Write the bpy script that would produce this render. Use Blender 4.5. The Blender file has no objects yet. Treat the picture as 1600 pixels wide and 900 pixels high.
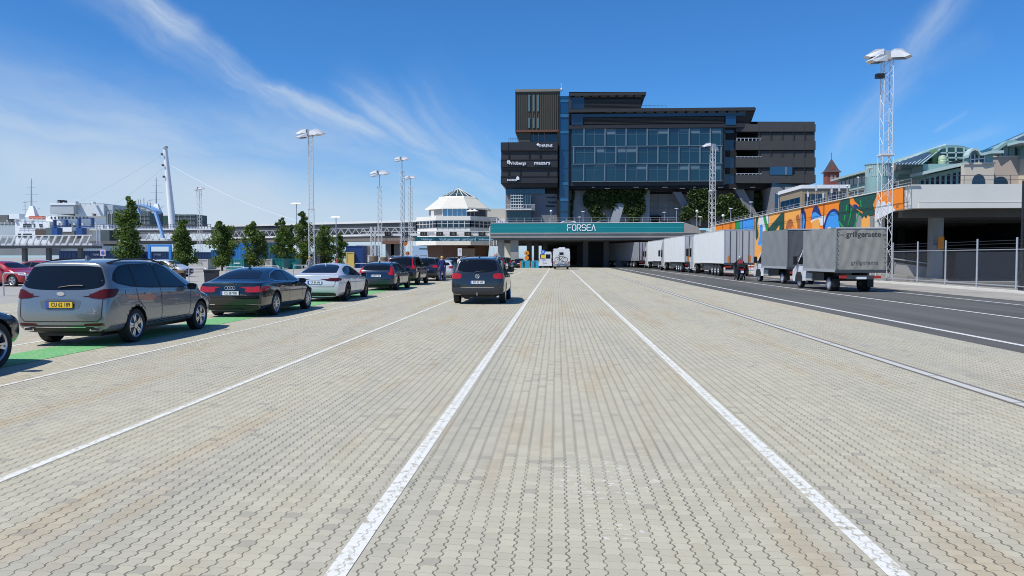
import bpy, bmesh, math, random
from mathutils import Vector, Matrix
from mathutils.bvhtree import BVHTree
random.seed(7)
C = bpy.context.scene.collection
SC = bpy.context.scene
R = math.radians

# ------------------------------------------------------------------ camera
F = 1209.0; EYE = 1.65
YAW = math.atan(70 / F); PIT = math.atan(48 / F)
cd = bpy.data.cameras.new('camera'); cam = bpy.data.objects.new('camera', cd); C.objects.link(cam)
cd.sensor_width = 36; cd.lens = F / 1600 * 36; cd.clip_start = 0.05; cd.clip_end = 9000
cam.location = (0, 0, EYE); cam.rotation_euler = (R(90) - PIT, 0, YAW)
SC.camera = cam

def ray(px, py):
    x = (px - 800) / F; z = -(py - 450) / F
    y2 = math.cos(PIT) + z * math.sin(PIT); z2 = -math.sin(PIT) + z * math.cos(PIT)
    return Vector((x * math.cos(YAW) - y2 * math.sin(YAW), x * math.sin(YAW) + y2 * math.cos(YAW), z2))
def G(px, py, z=0):                       # where a photo point meets the height z
    r = ray(px, py); t = (z - EYE) / r.z; return Vector((r.x * t, r.y * t, z))
def P(px, py, Y):                         # where a photo point meets the depth Y
    r = ray(px, py); t = Y / r.y; return Vector((r.x * t, Y, EYE + r.z * t))
def WX(px, py, X):                        # where a photo point meets the plane x = X
    r = ray(px, py); t = X / r.x; return Vector((X, r.y * t, EYE + r.z * t))

# ------------------------------------------------------------------ world, sun, exposure
SUN = Vector((-0.52, -0.42, 1.0)).normalized()       # towards the sun
EL = math.asin(SUN.z); AZ = math.atan2(SUN.x, SUN.y)
SKY = 0.10
w = bpy.data.worlds.new('World'); SC.world = w; w.use_nodes = True
nt = w.node_tree; nt.nodes.clear()
def nn(t, kind, **k):
    n = t.nodes.new(kind)
    for a, b in k.items(): setattr(n, a, b)
    return n
def math_(t, op, a, b=None, c=None, clamp=False):
    n = nn(t, 'ShaderNodeMath', operation=op); n.use_clamp = clamp
    for i, v in enumerate((a, b, c)):
        if v is None: continue
        if isinstance(v, (int, float)): n.inputs[i].default_value = v
        else: t.links.new(v, n.inputs[i])
    return n.outputs[0]
def mixc(t, f, a, b, blend='MIX'):
    n = nn(t, 'ShaderNodeMix', data_type='RGBA', blend_type=blend)
    for s, v in ((0, f), (6, a), (7, b)):
        if isinstance(v, (int, float)): n.inputs[s].default_value = v
        elif isinstance(v, (tuple, list)): n.inputs[s].default_value = (*v[:3], 1)
        else: t.links.new(v, n.inputs[s])
    return n.outputs[2]
def sstep(t, v, lo, hi):
    n = nn(t, 'ShaderNodeMapRange', interpolation_type='SMOOTHSTEP')
    t.links.new(v, n.inputs[0]); n.inputs[1].default_value = lo; n.inputs[2].default_value = hi
    return n.outputs[0]
def noise(t, vec, scale, detail=4, rough=.55, dist=0):
    n = nn(t, 'ShaderNodeTexNoise'); t.links.new(vec, n.inputs['Vector'])
    n.inputs['Scale'].default_value = scale; n.inputs['Detail'].default_value = detail
    n.inputs['Roughness'].default_value = rough; n.inputs['Distortion'].default_value = dist
    return n
def dot_(t, vec, v):
    n = nn(t, 'ShaderNodeVectorMath', operation='DOT_PRODUCT'); t.links.new(vec, n.inputs[0]); n.inputs[1].default_value = v
    return n.outputs['Value']

sky = nn(nt, 'ShaderNodeTexSky', sky_type='NISHITA', sun_disc=False)
sky.sun_elevation = EL; sky.sun_rotation = AZ
sky.altitude = 0; sky.air_density = 1.0; sky.dust_density = 0.25; sky.ozone_density = 3.5
tc = nn(nt, 'ShaderNodeTexCoord'); D = tc.outputs['Generated']
wn = noise(nt, D, 9, 5, .6)
wob = nn(nt, 'ShaderNodeVectorMath', operation='SUBTRACT'); nt.links.new(wn.outputs['Color'], wob.inputs[0]); wob.inputs[1].default_value = (.5, .5, .5)
wsc = nn(nt, 'ShaderNodeVectorMath', operation='SCALE'); nt.links.new(wob.outputs[0], wsc.inputs[0]); wsc.inputs['Scale'].default_value = .035
dd = nn(nt, 'ShaderNodeVectorMath', operation='ADD'); nt.links.new(D, dd.inputs[0]); nt.links.new(wsc.outputs[0], dd.inputs[1])
DW = dd.outputs[0]
def streak(p, q, wlo, whi, s, sc=(34, 7), gain=1.0, thr=(.32, .76)):
    """a wisp of cirrus along the great circle through two directions"""
    a = ray(*p).normalized(); b = ray(*q).normalized()
    n = a.cross(b).normalized(); m = (a + b).normalized(); u = n.cross(m).normalized()
    ha = abs(math.asin(max(-1, min(1, b.dot(u)))))
    across = math_(nt, 'ABSOLUTE', dot_(nt, DW, n))
    sgn = dot_(nt, DW, n)
    up = math_(nt, 'GREATER_THAN', sgn, 0)
    wid = math_(nt, 'ADD', math_(nt, 'MULTIPLY', up, whi - wlo), wlo)
    f1 = sstep(nt, math_(nt, 'DIVIDE', across, wid), 1, 0)
    f1 = math_(nt, 'POWER', f1, 1.6)
    al = math_(nt, 'ABSOLUTE', dot_(nt, D, u))
    f2 = sstep(nt, al, math.sin(ha) * 1.12, math.sin(ha) * .55)
    f3 = math_(nt, 'GREATER_THAN', dot_(nt, D, m), 0)
    cmb = nn(nt, 'ShaderNodeCombineXYZ')
    nt.links.new(math_(nt, 'MULTIPLY', sgn, sc[0]), cmb.inputs[0]); nt.links.new(math_(nt, 'MULTIPLY', dot_(nt, DW, u), sc[1]), cmb.inputs[1])
    nz = sstep(nt, noise(nt, cmb.outputs[0], 1.0, 7, .56, .25).outputs[0], *thr)
    nz = math_(nt, 'ADD', math_(nt, 'MULTIPLY', nz, .75), .25)
    r = math_(nt, 'MULTIPLY', math_(nt, 'MULTIPLY', f1, f2), math_(nt, 'MULTIPLY', f3, nz))
    return math_(nt, 'MULTIPLY', r, s)
ST = [streak((60, -130), (520, 215), .022, .070, .70), streak((190, -20), (420, 150), .014, .034, .75), streak((330, 95), (860, 325), .020, .070, .78),
      streak((515, 130), (860, 345), .06, .04, .65), streak((620, 120), (900, 420), .09, .07, .35),
      streak((-300, 120), (820, 330), .13, .06, .80, (12, 3)),
      streak((1530, -60), (1290, 262), .04, .03, .42), streak((1390, 262), (1580, 196), .016, .012, .34),
      streak((1455, 205), (1515, 170), .006, .006, .25), streak((1400, 120), (1560, 60), .03, .03, .10)]
tot = ST[0]
for s_ in ST[1:]:
    tot = math_(nt, 'MAXIMUM', tot, s_)
# thin veil filling the sky below a line that falls from left to right
va = ray(-200, 120).normalized(); vb = ray(900, 340).normalized(); vn = va.cross(vb).normalized()
if vn.z < 0: vn = -vn
below = sstep(nt, dot_(nt, DW, vn), .035, -.06)
vz = noise(nt, DW, 4.0, 4, .55).outputs[0]
veil = math_(nt, 'MULTIPLY', below, math_(nt, 'ADD', math_(nt, 'MULTIPLY', vz, .80), .40))
tot = math_(nt, 'MAXIMUM', tot, veil)
tot = math_(nt, 'MULTIPLY', tot, sstep(nt, dot_(nt, D, (0, 0, 1)), -.02, .02), clamp=True)
hs = nn(nt, 'ShaderNodeHueSaturation'); nt.links.new(sky.outputs[0], hs.inputs['Color']); hs.inputs['Saturation'].default_value = 1.0; hs.inputs['Value'].default_value = 1.0
blue = mixc(nt, 1.0, hs.outputs[0], (.375, .86, 1.37), 'MULTIPLY')
CL = .62 / SKY
hz = math_(nt, 'MULTIPLY', sstep(nt, dot_(nt, D, (0, 0, 1)), .22, -.01), .30)
blue = mixc(nt, hz, blue, (CL * .62, CL * .92, CL * 1.25))
col = mixc(nt, tot, blue, (CL * .95, CL * 1.12, CL * 1.32))
bg = nn(nt, 'ShaderNodeBackground'); nt.links.new(col, bg.inputs[0]); bg.inputs[1].default_value = SKY
ou = nn(nt, 'ShaderNodeOutputWorld'); nt.links.new(bg.outputs[0], ou.inputs[0])

sl = bpy.data.lights.new('sun', 'SUN'); sl.energy = 4.9; sl.angle = R(.53); sl.color = (1.0, .95, .87)
so = bpy.data.objects.new('sun', sl); C.objects.link(so); so.rotation_euler = SUN.to_track_quat('Z', 'Y').to_euler(); so.location = (-30, -20, 60)
SC.view_settings.view_transform = 'Standard'; SC.view_settings.look = 'None'; SC.view_settings.gamma = 1
SC.view_settings.use_curve_mapping = False; SC.view_settings.exposure = 0.0
SC.cycles.filter_width = 1.0; SC.cycles.max_bounces = 6; SC.cycles.transparent_max_bounces = 12

# ------------------------------------------------------------------ materials
MATS = {}
def M(name, col, rough=.55, metal=0, var=.12, scale=3, bump=0, coat=0, emit=0, spec=.5, vec='Object', stretch=None):
    if name in MATS: return MATS[name]
    m = bpy.data.materials.new(name); m.use_nodes = True; t = m.node_tree; b = t.nodes['Principled BSDF']
    tcn = nn(t, 'ShaderNodeTexCoord'); v = tcn.outputs[vec]
    if stretch:
        mp = nn(t, 'ShaderNodeMapping'); t.links.new(v, mp.inputs[0]); mp.inputs['Scale'].default_value = stretch; v = mp.outputs[0]
    nz = noise(t, v, scale, 6, .6)
    a = tuple(c * (1 - var) for c in col); bb = tuple(min(1, c * (1 + var)) for c in col)
    cr = mixc(t, nz.outputs[0], a, bb)
    t.links.new(cr, b.inputs['Base Color'])
    b.inputs['Roughness'].default_value = rough; b.inputs['Metallic'].default_value = metal
    b.inputs['Specular IOR Level'].default_value = spec
    if coat: b.inputs['Coat Weight'].default_value = coat; b.inputs['Coat Roughness'].default_value = .03
    if emit: b.inputs['Emission Color'].default_value = (*col, 1); b.inputs['Emission Strength'].default_value = emit
    if bump:
        bp = nn(t, 'ShaderNodeBump'); bp.inputs['Strength'].default_value = bump; bp.inputs['Distance'].default_value = .02
        t.links.new(noise(t, v, scale * 6, 5, .6).outputs[0], bp.inputs['Height']); t.links.new(bp.outputs[0], b.inputs['Normal'])
    MATS[name] = m
    return m
M('asphalt_x', (.05, .05, .052), .9)
white = M('white_paint', (.78, .79, .79), .45, var=.05)
offwhite = M('weathered_white', (.62, .63, .62), .6, var=.12, scale=1.2)
steel = M('galvanised_steel', (.50, .52, .54), .45, .5, .15, 8)
dsteel = M('dark_steel', (.08, .085, .09), .5, .4)
black = M('black_plastic', (.012, .012, .013), .5, var=.2)
rubber = M('tyre_rubber', (.018, .018, .019), .85, var=.25)
alloy = M('alloy', (.62, .63, .65), .28, .9, .05)
dalloy = M('dark_alloy', (.05, .05, .055), .3, .8, .05)
chrome = M('chrome', (.8, .8, .82), .12, 1, .02)
glass = M('tinted_glass', (.006, .007, .009), .03, 0, .1, spec=.42)
glassl = M('clear_dark_glass', (.035, .05, .06), .05, 0, .2, spec=.8)
redl = M('red_lens', (.40, .010, .010), .2, 0, .45, 40, coat=.4)
dredl = M('dark_red_lens', (.075, .004, .004), .3, 0, .3, 30, spec=.3)
clearl = M('clear_lens', (.55, .57, .6), .1, .2, .3, 30, coat=1)
concrete = M('concrete', (.30, .295, .275), .85, var=.22, scale=.8, bump=.2)
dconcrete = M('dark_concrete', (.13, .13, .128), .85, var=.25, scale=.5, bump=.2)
lconcrete = M('pale_concrete', (.66, .655, .60), .8, var=.10, scale=.6, bump=.1, stretch=(1, 1, .15))

# ------------------------------------------------------------------ mesh helpers
class MB:
    def __init__(s): s.v = []; s.f = []; s.m = []; s.mats = []
    def mi(s, m):
        if m not in s.mats: s.mats.append(m)
        return s.mats.index(m)
    def face(s, pts, m):
        n = len(s.v); s.v += [tuple(p) for p in pts]; s.f.append(tuple(range(n, n + len(pts)))); s.m.append(s.mi(m)); return s
    def hull(s, pts, faces, m):
        n = len(s.v); s.v += [tuple(p) for p in pts]; k = s.mi(m)
        for f in faces: s.f.append(tuple(n + i for i in f)); s.m.append(k)
        return s
    def hexa(s, p, m):           # 8 points: bottom 4 ccw, top 4 ccw
        return s.hull(p, [(3, 2, 1, 0), (4, 5, 6, 7), (0, 1, 5, 4), (1, 2, 6, 5), (2, 3, 7, 6), (3, 0, 4, 7)], m)
    def box(s, x0, x1, y0, y1, z0, z1, m):
        if x0 > x1: x0, x1 = x1, x0
        if y0 > y1: y0, y1 = y1, y0
        if z0 > z1: z0, z1 = z1, z0
        return s.hexa([(x0, y0, z0), (x1, y0, z0), (x1, y1, z0), (x0, y1, z0), (x0, y0, z1), (x1, y0, z1), (x1, y1, z1), (x0, y1, z1)], m)
    def cbox(s, x, y, z, sx, sy, sz, m): return s.box(x - sx / 2, x + sx / 2, y - sy / 2, y + sy / 2, z - sz / 2, z + sz / 2, m)
    def bar(s, a, b, r, m, n=4, r2=None):
        a = Vector(a); b = Vector(b); d = b - a
        if d.length < 1e-6: return s
        q = d.to_track_quat('Z', 'Y'); r2 = r if r2 is None else r2
        k = len(s.v)
        for p, rr in ((a, r), (b, r2)):
            for i in range(n):
                an = 2 * math.pi * (i + .5) / n
                s.v.append(tuple(p + q @ Vector((math.cos(an) * rr, math.sin(an) * rr, 0))))
        mi = s.mi(m)
        for i in range(n):
            j = (i + 1) % n; s.f.append((k + i, k + j, k + n + j, k + n + i)); s.m.append(mi)
        s.f.append(tuple(k + i for i in reversed(range(n)))); s.m.append(mi)
        s.f.append(tuple(k + n + i for i in range(n))); s.m.append(mi)
        return s
    def tube(s, pts, r, m, n=6):
        for a, b in zip(pts, pts[1:]): s.bar(a, b, r, m, n)
        return s
    def prism(s, poly, axis, a, b, m):      # poly is 2D; axis is 'x','y' or 'z' of the extrusion
        def e(p, t): return {'x': (t, p[0], p[1]), 'y': (p[0], t, p[1]), 'z': (p[0], p[1], t)}[axis]
        n = len(poly); pts = [e(p, a) for p in poly] + [e(p, b) for p in poly]
        fs = [tuple(reversed(range(n))), tuple(range(n, 2 * n))] + [(i, (i + 1) % n, n + (i + 1) % n, n + i) for i in range(n)]
        return s.hull(pts, fs, m)
    def lathe(s, prof, m, n=24, axis='z', o=(0, 0, 0)):   # prof: (radius, height)
        k = len(s.v); o = Vector(o)
        for r, h in prof:
            for i in range(n):
                a = 2 * math.pi * i / n; c, d = math.cos(a) * r, math.sin(a) * r
                p = {'z': (c, d, h), 'x': (h, c, d), 'y': (c, h, d)}[axis]
                s.v.append(tuple(o + Vector(p)))
        mi = s.mi(m)
        for q in range(len(prof) - 1):
            for i in range(n):
                j = (i + 1) % n
                s.f.append((k + q * n + i, k + q * n + j, k + (q + 1) * n + j, k + (q + 1) * n + i)); s.m.append(mi)
        return s
    def build(s, name, parent=None, smooth=False, angle=35, loc=None, fix=True):
        me = bpy.data.meshes.new(name); me.from_pydata(s.v, [], s.f)
        for m in s.mats: me.materials.append(m)
        me.polygons.foreach_set('material_index', s.m); me.update()
        if fix:
            bm = bmesh.new(); bm.from_mesh(me); bmesh.ops.recalc_face_normals(bm, faces=bm.faces); bm.to_mesh(me); bm.free()
        if smooth:
            me.polygons.foreach_set('use_smooth', [True] * len(me.polygons)); me.set_sharp_from_angle(angle=R(angle))
        return link(name, me, parent, loc)
def link(name, me, parent=None, loc=None):
    o = bpy.data.objects.new(name, me); C.objects.link(o)
    if parent: o.parent = parent
    if loc is not None: o.location = loc
    return o
def thing(name, label, cat, loc=(0, 0, 0), rz=0, group=None):
    o = bpy.data.objects.new(name, None); C.objects.link(o); o.location = loc; o.rotation_euler = (0, 0, rz)
    o.empty_display_size = .3
    return tag(o, label, cat, group)
def tag(o, label, cat, group=None):
    o['label'] = label; o['category'] = cat
    if group: o['group'] = group
    return o
def struct(o, kind='structure'): o['kind'] = kind; return o
KIDS = {}
def copy_tree(o, parent=None, swap=None):
    c = o.copy()
    if swap and c.data and any(m in swap for m in c.data.materials):
        c.data = c.data.copy()
        for i, m in enumerate(c.data.materials):
            if m in swap: c.data.materials[i] = swap[m]
    C.objects.link(c); c.parent = parent
    for ch in list(o.children): copy_tree(ch, c, swap)
    return c
def text(s, size, mat, parent, name, loc, rot, align='CENTER', depth=.01, sx=1.0, offset=0):
    cu = bpy.data.curves.new(name, 'FONT'); cu.body = s; cu.size = size; cu.align_x = align; cu.align_y = 'CENTER'; cu.extrude = depth; cu.offset = offset
    cu.resolution_u = 3
    o = bpy.data.objects.new(name, cu); C.objects.link(o)
    me = bpy.data.meshes.new_from_object(o, depsgraph=bpy.context.evaluated_depsgraph_get())
    bpy.data.objects.remove(o); bpy.data.curves.remove(cu)
    me.materials.clear(); me.materials.append(mat)
    q = link(name, me, parent, loc); q.rotation_euler = rot; q.scale = (sx, 1, 1)
    return q
REAR = (R(90), 0, 0)          # text that faces -y
# ------------------------------------------------------------------ ground materials
def paver_mat(name, painted=None):
    m = bpy.data.materials.new(name); m.use_nodes = True; t = m.node_tree; b = t.nodes['Principled BSDF']
    tcn = nn(t, 'ShaderNodeTexCoord'); O = tcn.outputs['Object']
    sp = nn(t, 'ShaderNodeSeparateXYZ'); t.links.new(O, sp.inputs[0]); X, Y = sp.outputs[0], sp.outputs[1]
    wv = noise(t, O, .35, 2).outputs[0]                                   # rows laid slightly out of true
    X = math_(t, 'ADD', X, math_(t, 'MULTIPLY', wv, .03))
    jig = noise(t, O, 30, 3, .7).outputs[0]
    X = math_(t, 'ADD', X, math_(t, 'MULTIPLY', jig, .018))
    Y = math_(t, 'ADD', Y, math_(t, 'MULTIPLY', jig, .016))
    PX, PY = .100, .099
    v = math_(t, 'DIVIDE', Y, PY)
    tri = math_(t, 'ABSOLUTE', math_(t, 'SUBTRACT', math_(t, 'FRACT', v), .5))      # 0..0.5
    zig = sstep(t, tri, .12, .38)
    u = math_(t, 'ADD', math_(t, 'DIVIDE', X, PX), math_(t, 'MULTIPLY', zig, .17))
    fu = math_(t, 'ABSOLUTE', math_(t, 'SUBTRACT', math_(t, 'FRACT', u), .5))
    cu_ = math_(t, 'FLOOR', u)
    tu = math_(t, 'ABSOLUTE', math_(t, 'SUBTRACT', math_(t, 'FRACT', math_(t, 'MULTIPLY', u, 1.0)), .5))
    v2 = math_(t, 'ADD', v, math_(t, 'MULTIPLY', sstep(t, tu, .15, .35), .10))
    cmb0 = nn(t, 'ShaderNodeCombineXYZ'); t.links.new(cu_, cmb0.inputs[0])
    wn0 = nn(t, 'ShaderNodeTexWhiteNoise'); t.links.new(cmb0.outputs[0], wn0.inputs[0]); colr = wn0.outputs[0]
    v2 = math_(t, 'ADD', v2, math_(t, 'MULTIPLY', math_(t, 'SUBTRACT', colr, .5), .10))
    fv = math_(t, 'ABSOLUTE', math_(t, 'SUBTRACT', math_(t, 'FRACT', v2), .5))
    cv = math_(t, 'FLOOR', v2)
    cell = nn(t, 'ShaderNodeCombineXYZ'); t.links.new(cu_, cell.inputs[0]); t.links.new(cv, cell.inputs[1])
    wn1 = nn(t, 'ShaderNodeTexWhiteNoise'); t.links.new(cell.outputs[0], wn1.inputs[0]); rnd = wn1.outputs[0]
    # joint depth: long joints are open and dark, cross joints thin; both vary
    jn = noise(t, O, 3.0, 3).outputs[0]
    wl = math_(t, 'ADD', math_(t, 'MULTIPLY', jn, .060), math_(t, 'MULTIPLY', colr, .028))
    jl = sstep(t, math_(t, 'ADD', fu, wl), .482, .522)
    jx = math_(t, 'MULTIPLY', sstep(t, math_(t, 'ADD', fv, math_(t, 'MULTIPLY', jn, .045)), .485, .52), .42)
    J = math_(t, 'MAXIMUM', jl, jx, clamp=True)
    # body colour
    big = nn(t, 'ShaderNodeMapping'); t.links.new(O, big.inputs[0]); big.inputs['Scale'].default_value = (.9, .05, 1)
    tracks = noise(t, big.outputs[0], 1.0, 4, .6).outputs[0]
    patch = noise(t, O, .22, 5, .6).outputs[0]
    rust = nn(t, 'ShaderNodeMapping'); t.links.new(O, rust.inputs[0]); rust.inputs['Scale'].default_value = (1.5, .16, 1); rust.inputs['Location'].default_value = (3, 9, 0)
    rusty = sstep(t, noise(t, rust.outputs[0], 1.0, 5, .65).outputs[0], .50, .68)
    c = mixc(t, sstep(t, patch, .35, .7), (.455, .425, .315), (.43, .405, .31))
    c = mixc(t, math_(t, 'MULTIPLY', sstep(t, tracks, .50, .66), .32), c, (.31, .305, .275))
    c = mixc(t, math_(t, 'MULTIPLY', rusty, .45), c, (.40, .30, .175))
    c = mixc(t, math_(t, 'MULTIPLY', sstep(t, tracks, .30, .15), .5), c, (.42, .35, .25))
    val = math_(t, 'ADD', math_(t, 'MULTIPLY', rnd, .15), .925)
    cc = nn(t, 'ShaderNodeHueSaturation'); t.links.new(c, cc.inputs['Color']); t.links.new(val, cc.inputs['Value'])
    c = cc.outputs[0]
    c = mixc(t, math_(t, 'MULTIPLY', math_(t, 'GREATER_THAN', rnd, .984), .45), c, (.19, .185, .165))
    c = mixc(t, math_(t, 'MULTIPLY', sstep(t, noise(t, O, 1.3, 4, .6).outputs[0], .69, .76), .3), c, (.14, .135, .12))
    sp1 = noise(t, O, 260, 2, .7).outputs[0]
    c = mixc(t, math_(t, 'MULTIPLY', sstep(t, sp1, .60, .72), .35), c, (.62, .60, .55))
    c = mixc(t, math_(t, 'MULTIPLY', sstep(t, sp1, .42, .30), .35), c, (.16, .155, .14))
    sn = noise(t, O, 90, 2, .7).outputs[0]
    c = mixc(t, math_(t, 'MULTIPLY', sstep(t, sn, .60, .75), .25), c, (.20, .19, .17))
    if painted is None:      # scraps of old lane lettering
        def spot(cx, cy, rx, ry):
            a = math_(t, 'DIVIDE', math_(t, 'SUBTRACT', sp.outputs[0], cx), rx); q = math_(t, 'DIVIDE', math_(t, 'SUBTRACT', sp.outputs[1], cy), ry)
            return sstep(t, math_(t, 'ADD', math_(t, 'MULTIPLY', a, a), math_(t, 'MULTIPLY', q, q)), 1, .2)
        sm = math_(t, 'MAXIMUM', spot(.35, 5.75, .55, .75), spot(.36, 4.62, .36, .22))
        frag = nn(t, 'ShaderNodeMapping'); t.links.new(O, frag.inputs[0]); frag.inputs['Scale'].default_value = (1, 2.4, 1)
        fr = sstep(t, noise(t, frag.outputs[0], 9, 5, .75).outputs[0], .56, .62)
        c = mixc(t, math_(t, 'MULTIPLY', math_(t, 'MULTIPLY', sm, fr), .75), c, (.66, .66, .63))
    if painted:
        wr = sstep(t, noise(t, O, 14, 6, .72).outputs[0], painted[3], painted[3] + .12)
        wr = math_(t, 'MULTIPLY', wr, painted[4])
        c = mixc(t, wr, c, painted[:3])
    cj = mixc(t, math_(t, 'MULTIPLY', math_(t, 'MULTIPLY', J, .86 if painted is None else .38), math_(t, 'ADD', math_(t, 'MULTIPLY', patch, .9), .5), clamp=True), c, (.10, .088, .066))
    t.links.new(cj, b.inputs['Base Color'])
    b.inputs['Roughness'].default_value = .82; b.inputs['Specular IOR Level'].default_value = .35
    bp = nn(t, 'ShaderNodeBump'); bp.inputs['Strength'].default_value = .6; bp.inputs['Distance'].default_value = .004
    t.links.new(math_(t, 'SUBTRACT', math_(t, 'MULTIPLY', sp1, .25), J), bp.inputs['Height']); t.links.new(bp.outputs[0], b.inputs['Normal'])
    return m
pavers = paver_mat('interlocking_pavers')
paintw = paver_mat('worn_white_line', (.70, .70, .65, .375, .92))
paintg = paver_mat('worn_green_strip', (.09, .42, .13, .36, .88))

def ground_mat(name, a, b_, scale=.4, rough=.9, stretch=None, spk=.3):
    m = bpy.data.materials.new(name); m.use_nodes = True; t = m.node_tree; b = t.nodes['Principled BSDF']
    O = nn(t, 'ShaderNodeTexCoord').outputs['Object']; v = O
    if stretch:
        mp = nn(t, 'ShaderNodeMapping'); t.links.new(O, mp.inputs[0]); mp.inputs['Scale'].default_value = stretch; v = mp.outputs[0]
    n1 = noise(t, v, scale, 6, .6).outputs[0]
    c = mixc(t, sstep(t, n1, .3, .7), a, b_)
    n2 = noise(t, O, 60, 3, .7).outputs[0]
    c = mixc(t, math_(t, 'MULTIPLY', sstep(t, n2, .5, .8), spk), c, tuple(min(1, x * 1.8) for x in b_))
    t.links.new(c, b.inputs['Base Color']); b.inputs['Roughness'].default_value = rough
    bp = nn(t, 'ShaderNodeBump'); bp.inputs['Strength'].default_value = .3; bp.inputs['Distance'].default_value = .01
    t.links.new(n2, bp.inputs['Height']); t.links.new(bp.outputs[0], b.inputs['Normal'])
    return m
asph = ground_mat('asphalt', (.066, .067, .060), (.108, .106, .096), 1.0, stretch=(1.2, .06, 1))
lot = ground_mat('old_concrete_lot', (.30, .29, .265), (.36, .345, .31), .3)
apron = ground_mat('sandy_concrete', (.27, .25, .215), (.36, .335, .29), .5)
line_m = M('road_line_white', (.62, .62, .60), .7, var=.25, scale=12)

def sheet(name, x0, x1, y0, y1, z, m, kind='structure'):
    return struct(MB().face([(x0, y0, z), (x1, y0, z), (x1, y1, z), (x0, y1, z)], m).build(name, fix=False))
sheet('ground', -2500, 2500, -300, 4500, 0, lot)
sheet('paved_lanes', -19.5, 8.0, -12, 240, .004, pavers)
def strip(pts, wd, m, name, z):
    mb = MB()
    for (xa, ya), (xb, yb) in zip(pts, pts[1:]):
        mb.face([(xa - wd / 2, ya, z), (xa + wd / 2, ya, z), (xb + wd / 2, yb, z), (xb - wd / 2, yb, z)], m)
    return struct(mb.build(name, fix=False))
for pts, wd in (([(-1.17, -8), (-1.13, 8), (-1.02, 118)], .115), ([(1.75, -8), (1.78, 12), (1.83, 118)], .115), ([(-4.1, -8), (-4.1, 12), (-3.95, 100)], .085),
                ([(-7.14, 0), (-7.05, 18), (-6.95, 110)], .075), ([(-10.1, 6), (-10.1, 90)], .10), ([(-13.2, 6), (-13.2, 90)], .10), ([(-16.6, 6), (-16.6, 90)], .10)):
    strip(pts, wd, paintw, 'lane_line', .008)
strip([(-8.75, 8), (-8.72, 47)], .98, paintg, 'green_lane_strip', .009)
# the flat concrete channel strip right of the driving lane
slab_m = M('channel_concrete', (.50, .49, .45), .8, var=.2, scale=5)
mb = MB(); yy = 1.0
while yy < 118:
    mb.box(5.14, 5.26, yy, yy + 1.97, -.02, .0125 + random.random() * .002, slab_m); yy += 2.0
struct(mb.build('channel_strip'))
sheet('channel_bed', 5.10, 5.33, 1, 118, .010, M('channel_joint', (.16, .155, .14), .9))
# asphalt road and its lines
sheet('road', 8.0, 20.3, -12, 122, .006, asph)
sheet('road_under_bridge', 5.5, 23.3, 122, 240, .007, asph)
strip([(8.62, -8), (8.68, 30), (9.0, 60), (9.4, 118)], .14, line_m, 'road_line', .012)
strip([(12.45, -8), (12.45, 60), (12.1, 100)], .13, line_m, 'road_line', .012)
strip([(15.95, -8), (15.95, 118)], .12, line_m, 'road_line', .012)
sheet('concrete_apron', 17.3, 24, -12, 121, .014, apron)
mbk = MB(); mbk.box(20.9, 21.1, 5, 121, 0, .13, lconcrete); struct(mbk.build('kerb'))
sheet('yard_asphalt', 24, 90, 20, 54, .010, asph)
sheet('yard_line', 24, 60, 51.2, 51.35, .015, line_m)
# ------------------------------------------------------------------ car builder
def paint(name, col, metal=.35, rough=.28):
    return M(name, col, rough, metal, .04, 2, coat=1.0)
seam_m = M('panel_gap', (.008, .008, .008), .8)
def lerp(a, b, t): return a + (b - a) * t
def evaluated(ob):
    dg = bpy.context.evaluated_depsgraph_get(); dg.update()
    return bpy.data.meshes.new_from_object(ob.evaluated_get(dg), depsgraph=dg)

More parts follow.
